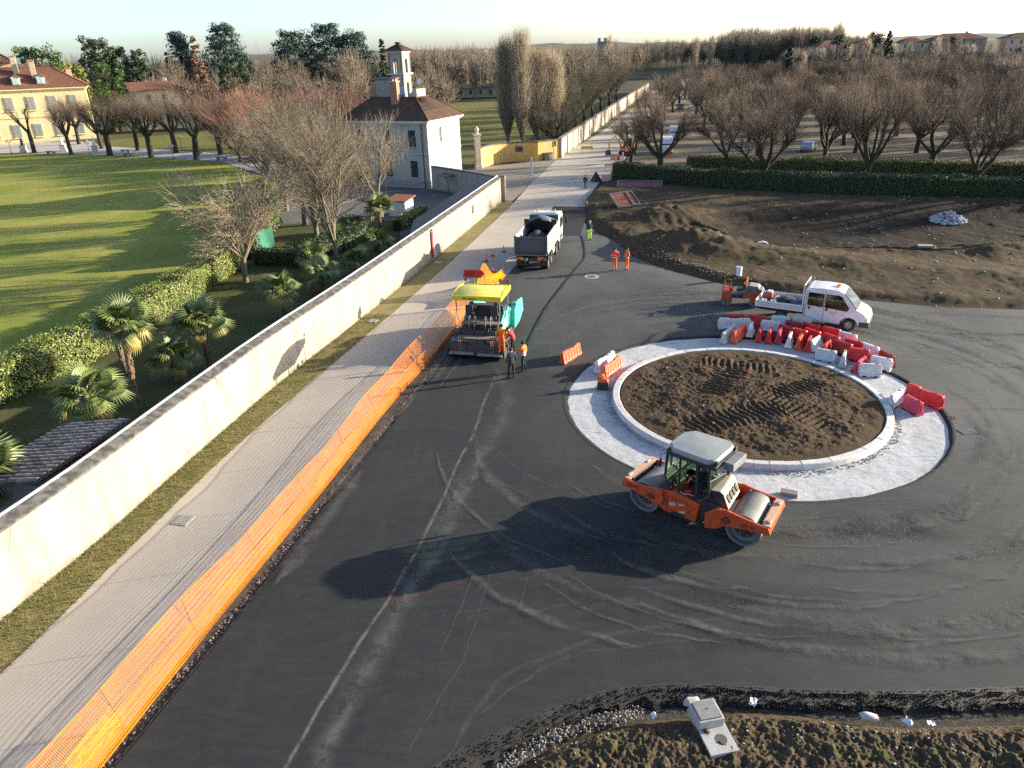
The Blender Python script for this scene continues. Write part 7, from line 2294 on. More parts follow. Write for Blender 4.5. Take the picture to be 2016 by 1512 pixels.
_bd = {}
def barrier(label, c, x, y, rz, L, z=0.0, tilt=0.0, group='water-filled plastic barriers at the roundabout'):
    t = thing('plastic_barrier', label, 'barrier', (x, y, z), R(rz), group)
    t.rotation_euler.x = R(tilt)
    key = (c, L)
    if key not in _bd:
        o = barrier_mesh(L).build('shell', BM[c], t, bevel=.012)
        _bd[key] = o
    else:
        o = _bd[key].copy(); C.objects.link(o); o.parent = t
    if ('cap', L) not in _bd:
        _bd[('cap', L)] = MB().lathe([(.05, .0), (.05, .02), (.03, .03)], 10, (L * .28, 0, .655)).build('filler_cap', BLK, t)
    else:
        o = _bd[('cap', L)].copy(); C.objects.link(o); o.parent = t
    for s in (-1, 1):
        if ('foot', L) not in _bd:
            _bd[('foot', L)] = MB().box((L * .27, 0, .035), (.20, .405, .07)).build('fork_slot', BLK, t)
        else:
            o = _bd[('foot', L)].copy(); C.objects.link(o); o.parent = t
            o.location.x = -2 * L * .27 if s < 0 else 0
    return t
A0 = -.075
BAR = [('W', 12.55, 39.55, 54, 1.8, 'first white end-on barrier at the left end of the pile'), ('O', 13.15, 39.5, 54, 1.8, 'orange barrier, second from the left end of the pile'),
       ('W', 13.95, 40.0, 66, 1.0, 'short white end-on barrier right of the orange one'), ('W', 13.3, 41.05, -8, 1.8, 'long white barrier set across behind the first end-on ones'),
       ('R', 13.6, 41.75, -11, 1.0, 'red barrier peeping over the long white one, left of two'), ('R', 14.75, 41.5, -17, 1.0, 'red barrier peeping over the long white one, right of two'),
       ('W', 15.25, 40.45, -16, 1.0, 'white barrier set across behind three red end-on barriers'), ('W', 16.1, 41.2, -13, 1.0, 'white barrier under the truck bed, left of two'), ('W', 17.25, 40.85, -12, 1.0, 'white barrier under the truck bed, right of two'),
       ('R', 14.25, 39.25, 65, 1.0, 'first of three red end-on barriers'), ('R', 14.75, 39.05, 63, 1.0, 'middle of three red end-on barriers'), ('P', 15.25, 38.9, 62, 1.0, 'pinkish last of three red end-on barriers'),
       ('R', 15.85, 39.45, -54, 1.0, 'red barrier behind the small white end-on one'), ('R', 16.35, 38.95, -50, 1.0, 'red barrier behind the orange end-on one'), ('D', 16.55, 40.15, -40, 1.0, 'dark red barrier at the back next to the truck wheel'),
       ('R', 17.35, 39.7, -43, 1.0, 'red barrier in the back row left of the long red stretch'), ('R', 18.2, 38.95, -48, 1.0, 'red barrier in the back row with faded top'), ('W', 18.75, 38.05, -53, 1.0, 'white barrier at the outer edge of the back row'),
       ('R', 17.05, 38.75, -58, 1.0, 'red barrier with pale top in the second row'), ('R', 17.75, 37.85, -58, 1.0, 'red barrier further right with pale top in the second row'),
       ('W', 15.62, 38.3, 64, 1.0, 'small white end-on barrier standing like a cone'), ('O', 16.05, 37.95, 60, 1.0, 'orange end-on barrier near the middle of the pile'), ('R', 16.45, 37.65, 61, 1.0, 'red end-on barrier right of the orange one in the middle'),
       ('W', 16.9, 37.45, 45, 1.0, 'white barrier tipped against its red neighbour'), ('R', 17.15, 36.95, 53, 1.0, 'red end-on barrier behind the broad white one'),
       ('D', 17.95, 36.75, -55, 1.0, 'dark red barrier between two rows on the right'), ('W', 16.75, 36.0, -35, 1.0, 'broad white barrier leaning at the inner kerb'), ('W', 17.4, 35.35, 62, 1.0, 'white end-on barrier beside the broad white one'),
       ('R', 18.6, 36.95, -53, 1.0, 'red barrier at the outer edge before the yellowish one'), ('W', 19.15, 36.2, -61, 1.0, 'yellowish white barrier at the outer edge of the pile'), ('R', 18.35, 35.75, -32, 1.0, 'bright red barrier facing the camera on the right of the pile'),
       ('P', 17.85, 34.65, 46, 1.0, 'pink barrier tipped beside the white front one'), ('W', 18.1, 33.85, -13, 1.0, 'white barrier lying across at the front right end of the pile'), ('W', 18.95, 34.5, -40, 1.0, 'white barrier behind the front right one'), ('D', 19.5, 35.05, -75, 1.0, 'dark red barrier closing the right end of the pile'),
       ('W', 17.75, 30.5, 39, 1.0, 'lone white end-on barrier left of the pair on the right apron'), ('P', 18.2, 29.8, -75, 1.0, 'short pink barrier of the pair on the right apron'), ('R', 19.2, 30.7, -64, 1.8, 'long red barrier of the pair on the right apron'),
       ('O', 3.25, 37.2, 54, 1.8, 'single orange barrier standing alone on the asphalt'), ('O', 5.25, 35.35, 56, 1.8, 'orange barrier on the left apron in front of a white one'), ('W', 5.0, 36.0, 54, 1.8, 'white barrier behind the orange one on the left apron')]
for c, x, y, rz, L, lab in BAR:
    d = math.hypot(x - RC[0], y - RC[1])
    tl = {'white barrier tipped against its red neighbour': -22, 'pink barrier tipped beside the white front one': 14, 'broad white barrier leaning at the inner kerb': 10}.get(lab, 0)
    barrier(lab, c, x, y, rz, L, A0 + .02 if d < R_APRON - .3 else .004, tl)

# traffic cones
CR = mat('cone_red', (.62, .06, .035), (.5, .06, .04), 4, .6)
def cone(label, x, y, z=-.03, h=.55):
    t = thing('traffic_cone', label, 'cone', (x, y, z), .3, 'traffic cones along the works')
    MB().box((0, 0, .02), (h * .66, h * .66, .04)).build('base', CR, t, bevel=.01)
    MB().lathe([(h * .25, .04), (h * .05, h), (.01, h + .005)], 14).build('body', CR, t, smooth=True)
    for z0, z1 in ((.30, .46), (.62, .76)):
        r = lambda f: h * (.25 - .20 * f) + .004
        MB().lathe([(r(z0), .04 + (h - .04) * z0), (r(z1), .04 + (h - .04) * z1)], 14).build('white_band', MATS['white_paint'], t, smooth=True)
cone('red traffic cone nearest the wall on the footway left of the lorry', -1.78, 58.3)
cone('red traffic cone further along the footway left of the lorry', -1.3, 59.9)
cone('red and white cone beside the peaked orange netting', -1.15, 55.1)
cone('red and white cone squeezed beside the lorry body', -.35, 61.2)
cone('red cone at the foot of the far park wall', 15.6, 146, h=1.0)
cone('red and white cone at the edge of the milled strip', 8.7, 80.0)
# red warning board on a striped post behind the paver
sg = thing('warning_board', 'red arrow-shaped board reading 003 on a yellow green post behind the paver', 'sign', (-2.2, 46.8, -.03), R(-8))
MB().tube([(0, 0, 0), (0, 0, 2.4)], .05, 8).build('post', mat('lime_post', (.62, .78, .12), (.55, .70, .10), 3, .6), sg)
MB().box((.10, 0, 1.1), (.06, .05, 2.0)).build('post_stripe', mat('green_stripe', (.08, .38, .10), None, 1, .6), sg)
MB().prism([(-.78, 2.02), (.42, 2.02), (.50, 2.14), (.66, 2.30), (.46, 2.55), (-.70, 2.55)], -.09, -.05, 'y').build('board', mat('board_red', (.52, .035, .03), (.42, .03, .03), 3, .6), sg)
text('003', .40, mat('dark_ink', (0, 0, 0)), sg, Matrix.Translation((-.28, -.095, 2.28)) @ Matrix.Rotation(R(90), 4, 'X'))
MB().lathe([(.30, 0), (.10, .12), (.06, .15)], 12).build('foot', BLK, sg)
# orange lamp box on the apron
pc = thing('warning_lamp_box', 'orange warning light on a black battery box on the left apron', 'lamp', (4.55, 33.35, A0 + .01), R(-12))
MB().box((0, 0, .20), (.56, .44, .40)).build('battery_box', BLK, pc, bevel=.03)
MB().prism([(-.26, .40), (.26, .40), (.20, .58), (-.20, .58)], -.20, .20, 'y').build('cover', BM['O'], pc, bevel=.02)
MB().lathe([(.10, .58), (.12, .62), (.12, .74), (.06, .78)], 12, (-.05, 0, 0)).build('lens', AMB, pc, smooth=True)
MB().tube([(-.24, 0, .45), (-.24, 0, .86), (.22, 0, .86), (.22, 0, .45)], .02, 6).build('handle', BM['O'], pc)
MB().tube([(11.62, 33.0, .25), (11.66, 33.02, .95)], .018, 6).build('marker_stake', mat('stake_red', (.45, .06, .04), None, 1, .7), None, label='thin red marker stake in the soil of the roundabout', cat='stake')
# gully box and slab on the near bank
def slab_hole():
    n = 20
    o = sheet('slab', [(-.36, -.80), (.36, -.80), (.36, .62), (-.36, .62)], mat('cast_concrete', (.44, .43, .40), (.36, .35, .33), 6, .9, bump=.4, bscale=30), z=.10, holes=[circle((.06, -.42), .15, n)], depth=.14)
    return o
mh = thing('gully_chamber', 'pale concrete gully slab with round hole and lidded box on the near bank', 'chamber', (4.66, 13.02, .02), R(10))
s_ = slab_hole(); s_.parent = mh
MB().box((-.02, .26, .22), (.66, .66, .25)).build('box', MATS['cast_concrete'], mh, bevel=.015)
ld = MB().box((-.02, .26, .365), (.56, .56, .045)).build('lid', mat('lid_grey', (.20, .195, .185), (.27, .26, .25), 9, .9, bump=.6, bscale=45), mh, bevel=.01)
MB().box((-.02, .26, .392), (.05, .02, .012)).build('lift_slot', BLK, ld)
MB().lathe([(.155, .10), (.15, .09), (.15, -.25), (.01, -.25)], 20, (.06, -.42, 0)).build('bore', mat('bore_dark', (.10, .10, .095), None, 1, .9), mh)
lump((0, 0, 0), (.22, .14, .10), 5, 2).build('mortar_lump', MATS['cast_concrete'], mh, (-.22, .70, .20))
# drain grate, loose kerb block, stones, scraps
dg_ = thing('drain_grate', 'small iron drain grate in the asphalt right of the roundabout', 'grate', (19.5, 27.65, .002), R(8))
MB().box((0, 0, .006), (.74, .50, .012)).build('frame', mat('cast_iron', (.10, .095, .09), (.15, .14, .13), 6, .6, .4), dg_)
for k in range(6):
    MB().box((-.28 + k * .11, 0, .016), (.07, .40, .012)).build('bar', mat('worn_iron', (.22, .21, .20), (.16, .155, .15), 8, .6, .3), dg_)
mc = thing('manhole_cover', 'round pale manhole cover in the asphalt between workers and paver', 'manhole', (6.17, 52.9, .004))
MB().lathe([(.55, 0), (.55, .012), (.01, .012)], 24).build('surround', mat('dusty_concrete', (.36, .335, .29), (.30, .28, .24), 4, .9), mc)
MB().lathe([(.32, .013), (.32, .022), (.01, .022)], 24).build('lid', MATS['cast_iron'], mc)
MB().box((0, 0, .09), (.62, .26, .18), rot=Matrix.Rotation(R(12), 3, 'X')).build('loose_kerb', mat('reddish_concrete', (.40, .33, .29), (.33, .28, .25), 5, .9, bump=.3), None, (10.3, 23.35, A0), R(-25), bevel=.015, label='loose reddish kerb block lying on the apron right of the roller', cat='block')
lump((0, 0, 0), (.24, .13, .09), 9, 2).build('boulder', mat('pale_boulder', (.50, .48, .44), (.42, .40, .37), 6, .85), None, (8.74, 13.3, -.08), R(-20), smooth=True, label='smooth pale oval stone at the edge of the near ditch', cat='stone')
def scrap(label, x, y, z, s, seed, m=None):
    r = random.Random(seed); vs, fs = [], []
    for i in range(5):
        for j in range(4):
            vs.append(((i - 2) * s * .3 + r.uniform(-.03, .03), (j - 1.5) * s * .3 + r.uniform(-.03, .03), abs(r.gauss(0, .35)) * s * .6))
    for i in range(4):
        for j in range(3):
            o = i * 4 + j
            fs.append((o, o + 4, o + 5, o + 1))
    MB().add(vs, fs).build('paper_scrap', m or mat('scrap_white', (.66, .67, .70), (.58, .6, .63), 5, .7), None, (x, y, z), seed, label=label, cat='litter')
scrap('crumpled white scrap above the gully box, at the ditch edge', 5.95, 13.8, -.02, .20, 1)
scrap('white plastic scrap on the bank right of the oval stone', 9.55, 13.0, .02, .20, 2)
scrap('small white scrap beside the other one at the right of the bank', 10.1, 12.95, .02, .14, 3)
scrap('little blue white scrap left of the gully box', 3.35, 13.5, -.05, .14, 4)
# scattered stones: one mass each
def stones(name, label, pts, smin, smax, m, seed, flat=.7):
    g = np.random.default_rng(seed)
    bm = bmesh.new(); bmesh.ops.create_icosphere(bm, subdivisions=1, radius=1)
    B = np.array([tuple(v.co) for v in bm.verts]); F = np.array([[v.index for v in f.verts] for f in bm.faces]); bm.free()
    P = np.asarray(pts); n = len(P)
    s = g.uniform(smin, smax, n) ** 1.0
    sc = s[:, None] * g.uniform(.6, 1.25, (n, 3)) * np.array([1, 1, flat])
    jit = 1 + g.uniform(-.22, .22, (n, len(B), 1))
    V = P[:, None, :] + B[None] * sc[:, None, :] * jit
    Q = F[None] + (np.arange(n) * len(B))[:, None, None]
    mesh_np(name, V.reshape(-1, 3), Q.reshape(-1, 3), m, kind='stuff', label=label)
g_ = np.random.default_rng(3)
def zof(fn, x, y):
    return fn(np.array(x), np.array(y))
STN = mat('field_stones', (.40, .38, .34), (.27, .25, .22), 3, .9)
x = g_.uniform(-.5, 14, 500); y = 13.0 - g_.random(500) ** 1.5 * 3.5
k = inpoly_np(x, y, BANK + [(30, 7), (-3.6, 7)]); x, y = x[k], y[k]
stones('gravel', 'small stones scattered over the near soil bank', np.stack([x, y, zof(bank_z, x, y) + .01], 1), .008, .035, STN, 4)
tt = g_.random(900); i0 = np.interp(tt, np.linspace(0, 1, 6), [-1.6, -.8, .1, 1.0, 2.1, 3.0]); j0 = np.interp(i0, [p[0] for p in BANK[1:8]], [p[1] for p in BANK[1:8]])
stones('gravel', 'grey gravel along the black asphalt edge of the near bank', np.stack([i0 + g_.normal(size=900) * .10, j0 + .16 + g_.normal(size=900) * .11, np.full(900, -.17) + g_.random(900) * .08], 1), .01, .04, mat('ditch_gravel', (.27, .25, .22), (.17, .155, .14), 3, .9), 5)
x = RC[0] + g_.uniform(-5.6, 5.6, 260); y = RC[1] + g_.uniform(-5.6, 5.6, 260); k = np.hypot(x - RC[0], y - RC[1]) < 5.6; x, y = x[k], y[k]
stones('gravel', 'pale pebbles in the soil of the roundabout', np.stack([x, y, soil_z(x, y)], 1), .012, .05, STN, 6)
x = g_.uniform(9, 60, 900); y = g_.uniform(40, 82, 900); k = inpoly_np(x, y, SOIL_POLY); x, y = x[k], y[k]
stones('gravel', 'stones and rubble scattered over the dug field', np.stack([x, y, berm_z(x, y) + .02], 1), .02, .10, STN, 7)
n = 700; a = g_.uniform(0, 6.283, n); rr = np.sqrt(g_.random(n))
px_ = 42.5 + np.cos(a) * rr * 1.7; py_ = 70.5 + np.sin(a) * rr * 1.1
stones('rubble_heap', 'heap of pale stones in the shaded hollow at the right', np.stack([px_, py_, zof(berm_z, px_, py_) + .05 + .95 * (1 - rr) * g_.random(n)], 1), .07, .19, mat('rubble_pale', (.46, .46, .47), (.34, .35, .36), 3, .9), 8)
n = 260; t_ = g_.random(n); ex_ = np.interp(t_, np.linspace(0, 1, 4), [10.3, 11.4, 13.2, 15.4]); ey_ = np.interp(t_, np.linspace(0, 1, 4), [59, 56.2, 53.4, 50.6])
sx_ = ex_ + .5 + g_.normal(size=n) * .4; sy_ = ey_ + .5 + g_.normal(size=n) * .4
stones('rubble', 'pale rubble along the asphalt edge behind the two workers', np.stack([sx_, sy_, zof(berm_z, sx_, sy_) + .04], 1), .015, .065, mat('rubble_tan', (.34, .29, .23), (.24, .21, .17), 3, .9), 9)
ab = np.array(ASPH_L[1:9]); n = 1500; t_ = g_.random(n) * (len(ab) - 1); i_ = t_.astype(int); f_ = (t_ - i_)[:, None]
p_ = ab[i_] * (1 - f_) + ab[np.minimum(i_ + 1, len(ab) - 1)] * f_
stones('gravel', 'dark clods and gravel in the dug strip below the netting', np.stack([p_[:, 0] - .25 + g_.normal(size=n) * .10, p_[:, 1], np.full(n, -.065)], 1), .015, .055, mat('strip_clods', (.10, .085, .075), (.22, .20, .18), 2, .95), 10)
# black asphalt crumbs along the near edge
bp = np.array([(p.x, p.y) for p in smooth_line(ASPH_B[2:], .2)]); n = 3800; i_ = g_.integers(0, len(bp), n)
w_ = g_.random(n) ** 1.2 * .5
stones('asphalt_crumbs', 'black asphalt crumbs along the near edge of the new road', np.stack([bp[i_, 0] + g_.normal(size=n) * .1, bp[i_, 1] - w_ + .02, .0 - w_ * .30], 1), .008, .026, TAR, 11)
ra = g_.uniform(0, 6.283, 1800); rr = 6.38 + np.abs(g_.normal(size=1800)) * .16
stones('gravel', 'grey gravel spilled along the outer foot of the roundabout kerb', np.stack([RC[0] + rr * np.cos(ra), RC[1] + rr * np.sin(ra), np.full(1800, -.06)], 1), .012, .045, mat('kerb_gravel', (.38, .37, .36), (.28, .27, .26), 3, .95), 12)
# white pipe stub with boards at the field edge
zz = float(berm_z(np.array([16.6]), np.array([51.6]))[0])
pp = thing('pipe_stub', 'upright white pipe stub on pale boards at the field edge', 'pipe', (16.5, 51.0, .0), R(-20))
MB().lathe([(.20, .06), (.20, .95), (.17, .95), (.17, .10)], 18).build('pipe', MATS['white_paint'], pp, smooth=True)
MB().box((.25, 0, .03), (1.5, .5, .06)).build('board', MATS['dusty_concrete'], pp)
MB().box((-.1, -.35, .05), (.6, .22, .05), rz=R(25)).build('board', mat('white_sticker', (0, 0, 0)), pp)
# white pipe bends lying on the field
for k, (x, y, lab) in enumerate(((21.0, 59.6, 'white pipe bend on the dug field, nearest the tracks'), (20.3, 62.8, 'white pipe bend further back on the dug field'), (16.9, 64.4, 'broken white pipe piece on the spoil heap'), (33.0, 57.0, 'flat white slab lying by the wheel ruts'), (19.3, 60.9, 'pale pipe end between the two white bends'))):
    z = float(berm_z(np.array([x]), np.array([y]))[0])
    if 'slab' in lab:
        MB().box((0, 0, .1), (1.1, .5, .16)).build('concrete_slab', MATS['dusty_concrete'], None, (x, y, z), R(-15), bevel=.02, label=lab, cat='slab')
    else:
        MB().tube([(-.45, 0, .12), (0, 0, .2), (.25, 0, .12), (.32, -.25, .05)], .12, 10).build('pipe_piece', MATS['white_paint'], None, (x, y, z), k * 1.3, smooth=True, label=lab, cat='pipe')
# rusty trench panels
def panel(label, x, y, z, rz, w, h, tilt):
    t = thing('trench_panel', label, 'panel', (x, y, z), R(rz)); t.rotation_euler = (R(tilt), 0, R(rz))
    MB().box((0, .05, h / 2), (w - .1, .04, h - .1)).build('mesh', mat('rust_mesh', (.28, .09, .06), (.20, .08, .06), 4, .8), t)
    for xx in (-w / 2, w * .2, w / 2):
        MB().box((xx, 0, h / 2), (.14, .16, h)).build('upright', mat('galv_grey', (.17, .185, .20), (.12, .13, .14), 4, .6, .3), t)
    for zz in (.06, h - .06):
        MB().box((0, 0, zz), (w, .14, .12)).build('rail', MATS['galv_grey'], t)
panel('tilted rusty red trench panel with grey frame on the spoil heap', 12.8, 77.0, .35, 32, 2.9, 2.0, -52)
panel('flat grey trench panel lying before the hedge corner', 15.8, 88.6, .3, -12, 5.2, 1.6, -72)
# barriers, signs and street furniture beyond the works
tb = thing('trestle_barrier', 'red topped trestle barrier across the footway by the hedge corner', 'barrier', (14.5, 103, -.03), R(-6))
MB().box((0, 0, .92), (2.0, .06, .20)).build('board', mat('board_dark_red', (.30, .06, .05), (.4, .3, .28), 6, .6), tb)
for s in (-1, 1):
    for k in (-1, 1):
        MB().tube([(s * .8, 0, .95), (s * .8, k * .3, 0)], .025, 6).build('leg', MATS['dark_metal'], tb)
mp = thing('mesh_barrier', 'white and red mesh panel barrier near the hedge corner', 'barrier', (12.75, 94.9, -.03), R(8))
MB().box((0, 0, .50), (1.25, .04, .80)).build('panel', mat('pink_mesh', (.62, .50, .50), (.6, .25, .22), 9, .7), mp)
for s in (-1, 1):
    MB().tube([(s * .6, 0, 0), (s * .6, 0, 1.0)], .03, 6).build('leg', mat('stake_red', (0, 0, 0)), mp)
    MB().box((s * .6, 0, .03), (.10, .5, .06)).build('foot', BLK, mp)
tp = thing('covered_sign', 'dark folded tarpaulin tent sign beside the mesh barrier', 'sign', (11.5, 95.6, -.03), R(20))
MB().add([(-.6, -.5, 0), (.6, -.5, 0), (.6, .5, 0), (-.6, .5, 0), (-.15, 0, 1.15), (.1, 0, 1.15)], [(0, 1, 5, 4), (1, 2, 5), (2, 3, 4, 5), (3, 0, 4)]).build('tarpaulin', CLO['navy'], tp)
for s in (-1, 1):
    MB().tube([(.62 * s, -.52, 0), (-.02, 0, 1.2)], .025, 5).build('frame', mat('stake_red', (0, 0, 0)), tp)
yb = thing('road_closed_barrier', 'yellow barrier board across the pale road in the distance', 'barrier', (13.3, 123.4, -.03), R(-8))
MB().box((0, 0, .85), (1.9, .05, .45)).build('board', mat('board_yellow', (.70, .50, .03), (.62, .45, .05), 3, .6), yb)
for s in (-1, 1):
    MB().tube([(s * .8, 0, .9), (s * .8, -.3, 0)], .025, 6).build('leg', MATS['dark_metal'], yb)
ne = thing('no_entry_sign', 'red round no entry sign on a white striped post by the digger', 'sign', (17.9, 115.5, -.05), R(-5))
MB().box((0, 0, .45), (.30, .12, 1.0)).build('post', MATS['white_paint'], ne)
dsk = MB().lathe([(.40, 0), (.40, .03), (.01, .03)], 24).xf(Matrix.Translation((0, -.09, 1.40)) @ Matrix.Rotation(R(90), 4, 'X')).build('disc', mat('board_red', (0, 0, 0)), ne)
MB().box((0, -.125, 1.40), (.56, .012, .12)).build('bar', MATS['white_paint'], dsk)
ts = thing('works_sign', 'red and white works triangle with orange drum in the distance by the digger', 'sign', (16.3, 114.6, -.05))
MB().prism([(-.45, .1), (.45, .1), (0, .95)], -.02, .02, 'y').build('triangle', mat('board_red', (0, 0, 0)), ts)
MB().prism([(-.24, .22), (.24, .22), (0, .68)], -.03, -.021, 'y').build('face', MATS['white_paint'], ts)
MB().box((.8, 0, .3), (.6, .4, .6)).build('drum', BM['O'], ts, bevel=.1)
od = thing('disc_sign', 'orange disc sign standing before the parked white van', 'sign', (24.6, 114, -.05))
MB().lathe([(.36, 0), (.36, .03), (.01, .03)], 20).xf(Matrix.Translation((0, 0, .62)) @ Matrix.Rotation(R(90), 4, 'X')).build('disc', BM['O'], od)
MB().tube([(0, .03, 0), (0, .03, .5)], .03, 6).build('post', MATS['dark_metal'], od)
bl = thing('info_post', 'tall grey and white post on the gate forecourt', 'post', (3.55, 102.1, -.06))
MB().box((0, 0, 1.2), (.30, .16, 2.4)).build('panel', mat('post_pale', (.52, .53, .54), (.44, .45, .46), 3, .6), bl, bevel=.02)
MB().box((0, 0, .05), (.55, .5, .1)).build('foot', MATS['old_concrete'], bl)
bs = thing('blue_road_sign', 'blue crossing sign on a pole before the ochre wall', 'sign', (7.6, 118.0, -.06))
MB().tube([(0, 0, 0), (0, 0, 2.6)], .04, 6).build('pole', MATS['dark_metal'], bs)
MB().box((0, -.05, 2.25), (.75, .03, .75)).build('plate', mat('sign_blue', (.03, .16, .48), None, 1, .5), bs)
MB().prism([(-.25, 2.0), (.25, 2.0), (0, 2.45)], -.075, -.066, 'y').build('symbol', MATS['white_paint'], bs)
for k, (x, lab) in enumerate(((6.3, 'green wheelie bin, left of the pair by the ochre wall'), (7.0, 'grey wheelie bin, right of the pair by the ochre wall'))):
    b = thing('wheelie_bin', lab, 'bin', (x, 116.6 + .35 * k, -.06), .3)
    MB().box((0, 0, .55), (.56, .6, .95), taper=(1.12, 1.12)).build('body', mat('bin_green', (.10, .14, .09), None, 1, .6) if not k else MATS['post_pale'], b, bevel=.03)
    MB().box((0, 0, 1.06), (.68, .74, .08)).build('lid', mat('bin_lid', (.08, .10, .08), None, 1, .6), b, bevel=.02)
    MB().tube([(-.3, .3, .12), (.3, .3, .12)], .11, 10).build('wheel', RUB, b)
sl = thing('street_lamp', 'slim grey street lamp behind the park wall next to the poplars', 'lamp', (11.6, 153, -.1), R(180))
MB().tube([(0, 0, 0), (0, 0, 7.2), (.2, 0, 7.7), (.9, 0, 7.9)], [.09, .06, .045, .04], 8).build('mast', MATS['dark_metal'], sl)
MB().box((1.1, 0, 7.9), (.6, .22, .12)).build('head', MATS['post_pale'], sl, bevel=.03)
# villa garden: lamps, statues, benches
def garden_lamp(label, x, y):
    t = thing('garden_lamp', label, 'lamp', (x, y, -.08), 0, 'iron lamps along the villa path')
    MB().tube([(0, 0, 0), (0, 0, .5), (0, 0, 2.1)], [.10, .05, .04], 8).build('post', MATS['dark_metal'], t)
    MB().box((0, 0, 2.12), (.9, .05, .05)).build('arm', MATS['dark_metal'], t)
    for xx in (-.4, 0, .4):
        MB().lathe([(.08, 0), (.14, .12), (.14, .28), (.05, .40)], 10, (xx, 0, 2.15 + (.2 if xx == 0 else 0))).build('lantern', mat('lantern_glass', (.58, .56, .50), None, 1, .3), t)
garden_lamp('leftmost iron lamp on the villa path at the picture edge', -96.1, 150.4)
garden_lamp('iron lamp left of the third pollard on the villa path', -77.3, 143.6)
garden_lamp('iron lamp between the last two pollards on the villa path', -57, 132.0)
garden_lamp('iron lamp in the back lawn behind the fourth pollard', -61.5, 147)
def statue(label, x, y, m, s=1.0, dark=False):
    t = thing('statue', label, 'statue', (x, y, -.08), .3)
    MB().box((0, 0, .15), (1.3, 1.3, .3)).box((0, 0, .75), (1.0, 1.0, .9)).box((0, 0, 1.26), (1.2, 1.2, .14)).build('pedestal', STONE, t, bevel=.03)
    mb = MB().tube([(0, 0, 1.3), (.02, 0, 1.7), (.05, 0, 2.1), (.02, 0, 2.4), (.02, 0, 2.55)], [.30, .27, .22, .24, .09], 10)
    mb.lathe([(.02, -.15), (.12, -.08), (.13, .05), (.08, .14), (.01, .16)], 10, (.04, 0, 2.72))
    mb.tube([(0, .22, 2.4), (.15, .36, 2.1), (.3, .2, 2.0)], [.08, .07, .05], 6).tube([(0, -.22, 2.4), (.05, -.40, 2.15), (.0, -.45, 1.85)], [.08, .07, .05], 6)
    mb.tube([(.15, -.12, 1.3), (.22, -.12, 1.65)], [.16, .12], 6)
    mb.build('figure', m, t, smooth=True)
DST = mat('dark_bronze', (.05, .045, .04), (.08, .07, .06), 4, .6)
statue('dark statue on a pale pedestal left of the leftmost pollard', -94.6, 152, DST)
statue('white statue on a pedestal between the first two pollards', -86.5, 151.5, MATS['white_paint'])
statue('white statue on a pedestal right of the second pollard', -78.2, 147.5, MATS['white_paint'])
for k, (x, y, lab) in enumerate(((-86.6, 147.3, 'stone bench between the first and second pollard'), (-68.2, 139.4, 'stone bench between the third and fourth pollard'), (-47.8, 129.4, 'stone bench right of the last lawn pollard'), (-71.5, 145.6, 'stone bench across the path behind the third pollard'), (-55.5, 139, 'stone bench across the path near the back row end'))):
    b = thing('stone_bench', lab, 'bench', (x, y, -.08), R(-28), 'stone benches along the villa path')
    MB().box((0, 0, .48), (2.4, .6, .14)).build('seat', mat('bench_stone', (.16, .155, .14), (.22, .21, .19), 3, .9), b, bevel=.02)
    for s in (-1, 1):
        MB().box((s * .85, 0, .2), (.3, .5, .42)).build('leg', MATS['bench_stone'], b)

# ================================================================= DUST, TYRE TRACKS AND PAINT ON THE ASPHALT
def m_dust(name, c, dens, scale, stretch):
    n = NT(name)
    uv = n.t.nodes.new('ShaderNodeUVMap').outputs[0]
    sp = n.n('SeparateXYZ'); n.put(sp.inputs[0], uv)
    v = sp.outputs[1]
    edge = n.ramp(n.math('ABSOLUTE', n.math('SUBTRACT', v, .5)), .5, .08)
    a = n.noise(scale, 7, .72, dist=.5)
    b = n.noise(scale * 6, 5, .7)
    f = n.math('MULTIPLY', edge, n.ramp(n.math('ADD', n.math('MULTIPLY', a, .65), n.math('MULTIPLY', b, .35)), .40, .64, 0, dens))
    t = n.n('BsdfTransparent'); d = n.n('BsdfDiffuse'); mx = n.n('MixShader')
    n.put(d.inputs[0], c); n.put(mx.inputs[0], f)
    n.t.links.new(t.outputs[0], mx.inputs[1]); n.t.links.new(d.outputs[0], mx.inputs[2])
    n.t.links.new(mx.outputs[0], n.out.inputs[0])
    return n.m
DUST = [m_dust('dust_strong', (.22, .215, .195), .8, 1.6, 1), m_dust('dust_soft', (.165, .163, .149), .58, .9, 1), m_dust('dust_thin', (.17, .168, .152), .34, 2.6, 1), m_dust('soot_soft', (.022, .022, .023), .22, .8, 1), m_dust('paint_red', (.30, .03, .025), .6, 5.0, 1)]
_dz = [0]
def track(line, w, k, wob=.06, taper=True):
    L = smooth_line(line, .35)
    _dz[0] += 1
    z = .004 + .00045 * _dz[0]
    vs, fs, uv = [], [], []
    s = 0
    for i, p in enumerate(L):
        t = (L[min(i + 1, len(L) - 1)] - L[max(0, i - 1)]).normalized(); nr = Vector((-t.y, t.x))
        f = i / max(1, len(L) - 1)
        ww = w * (1 + .5 * fbm(p.x * .8 + k, p.y * .8)) * (min(1, 6 * f, 6 * (1 - f)) * .85 + .15 if taper else 1)
        c = p + nr * wob * fbm(p.x * 1.3, p.y * 1.3 + 5)
        vs += [(*(c + nr * ww / 2), z), (*(c - nr * ww / 2), z)]
        uv += [(s, 1), (s, 0)]
        s += .35
        if i: fs.append((2 * i - 2, 2 * i - 1, 2 * i + 1, 2 * i))
    me = bpy.data.meshes.new('dust_track')
    me.from_pydata(vs, [], fs)
    me.materials.append(DUST[k])
    ul = me.uv_layers.new(name='UVMap')
    for lp in me.loops:
        ul.data[lp.index].uv = uv[lp.vertex_index]
    TR.append(me)
TR = []
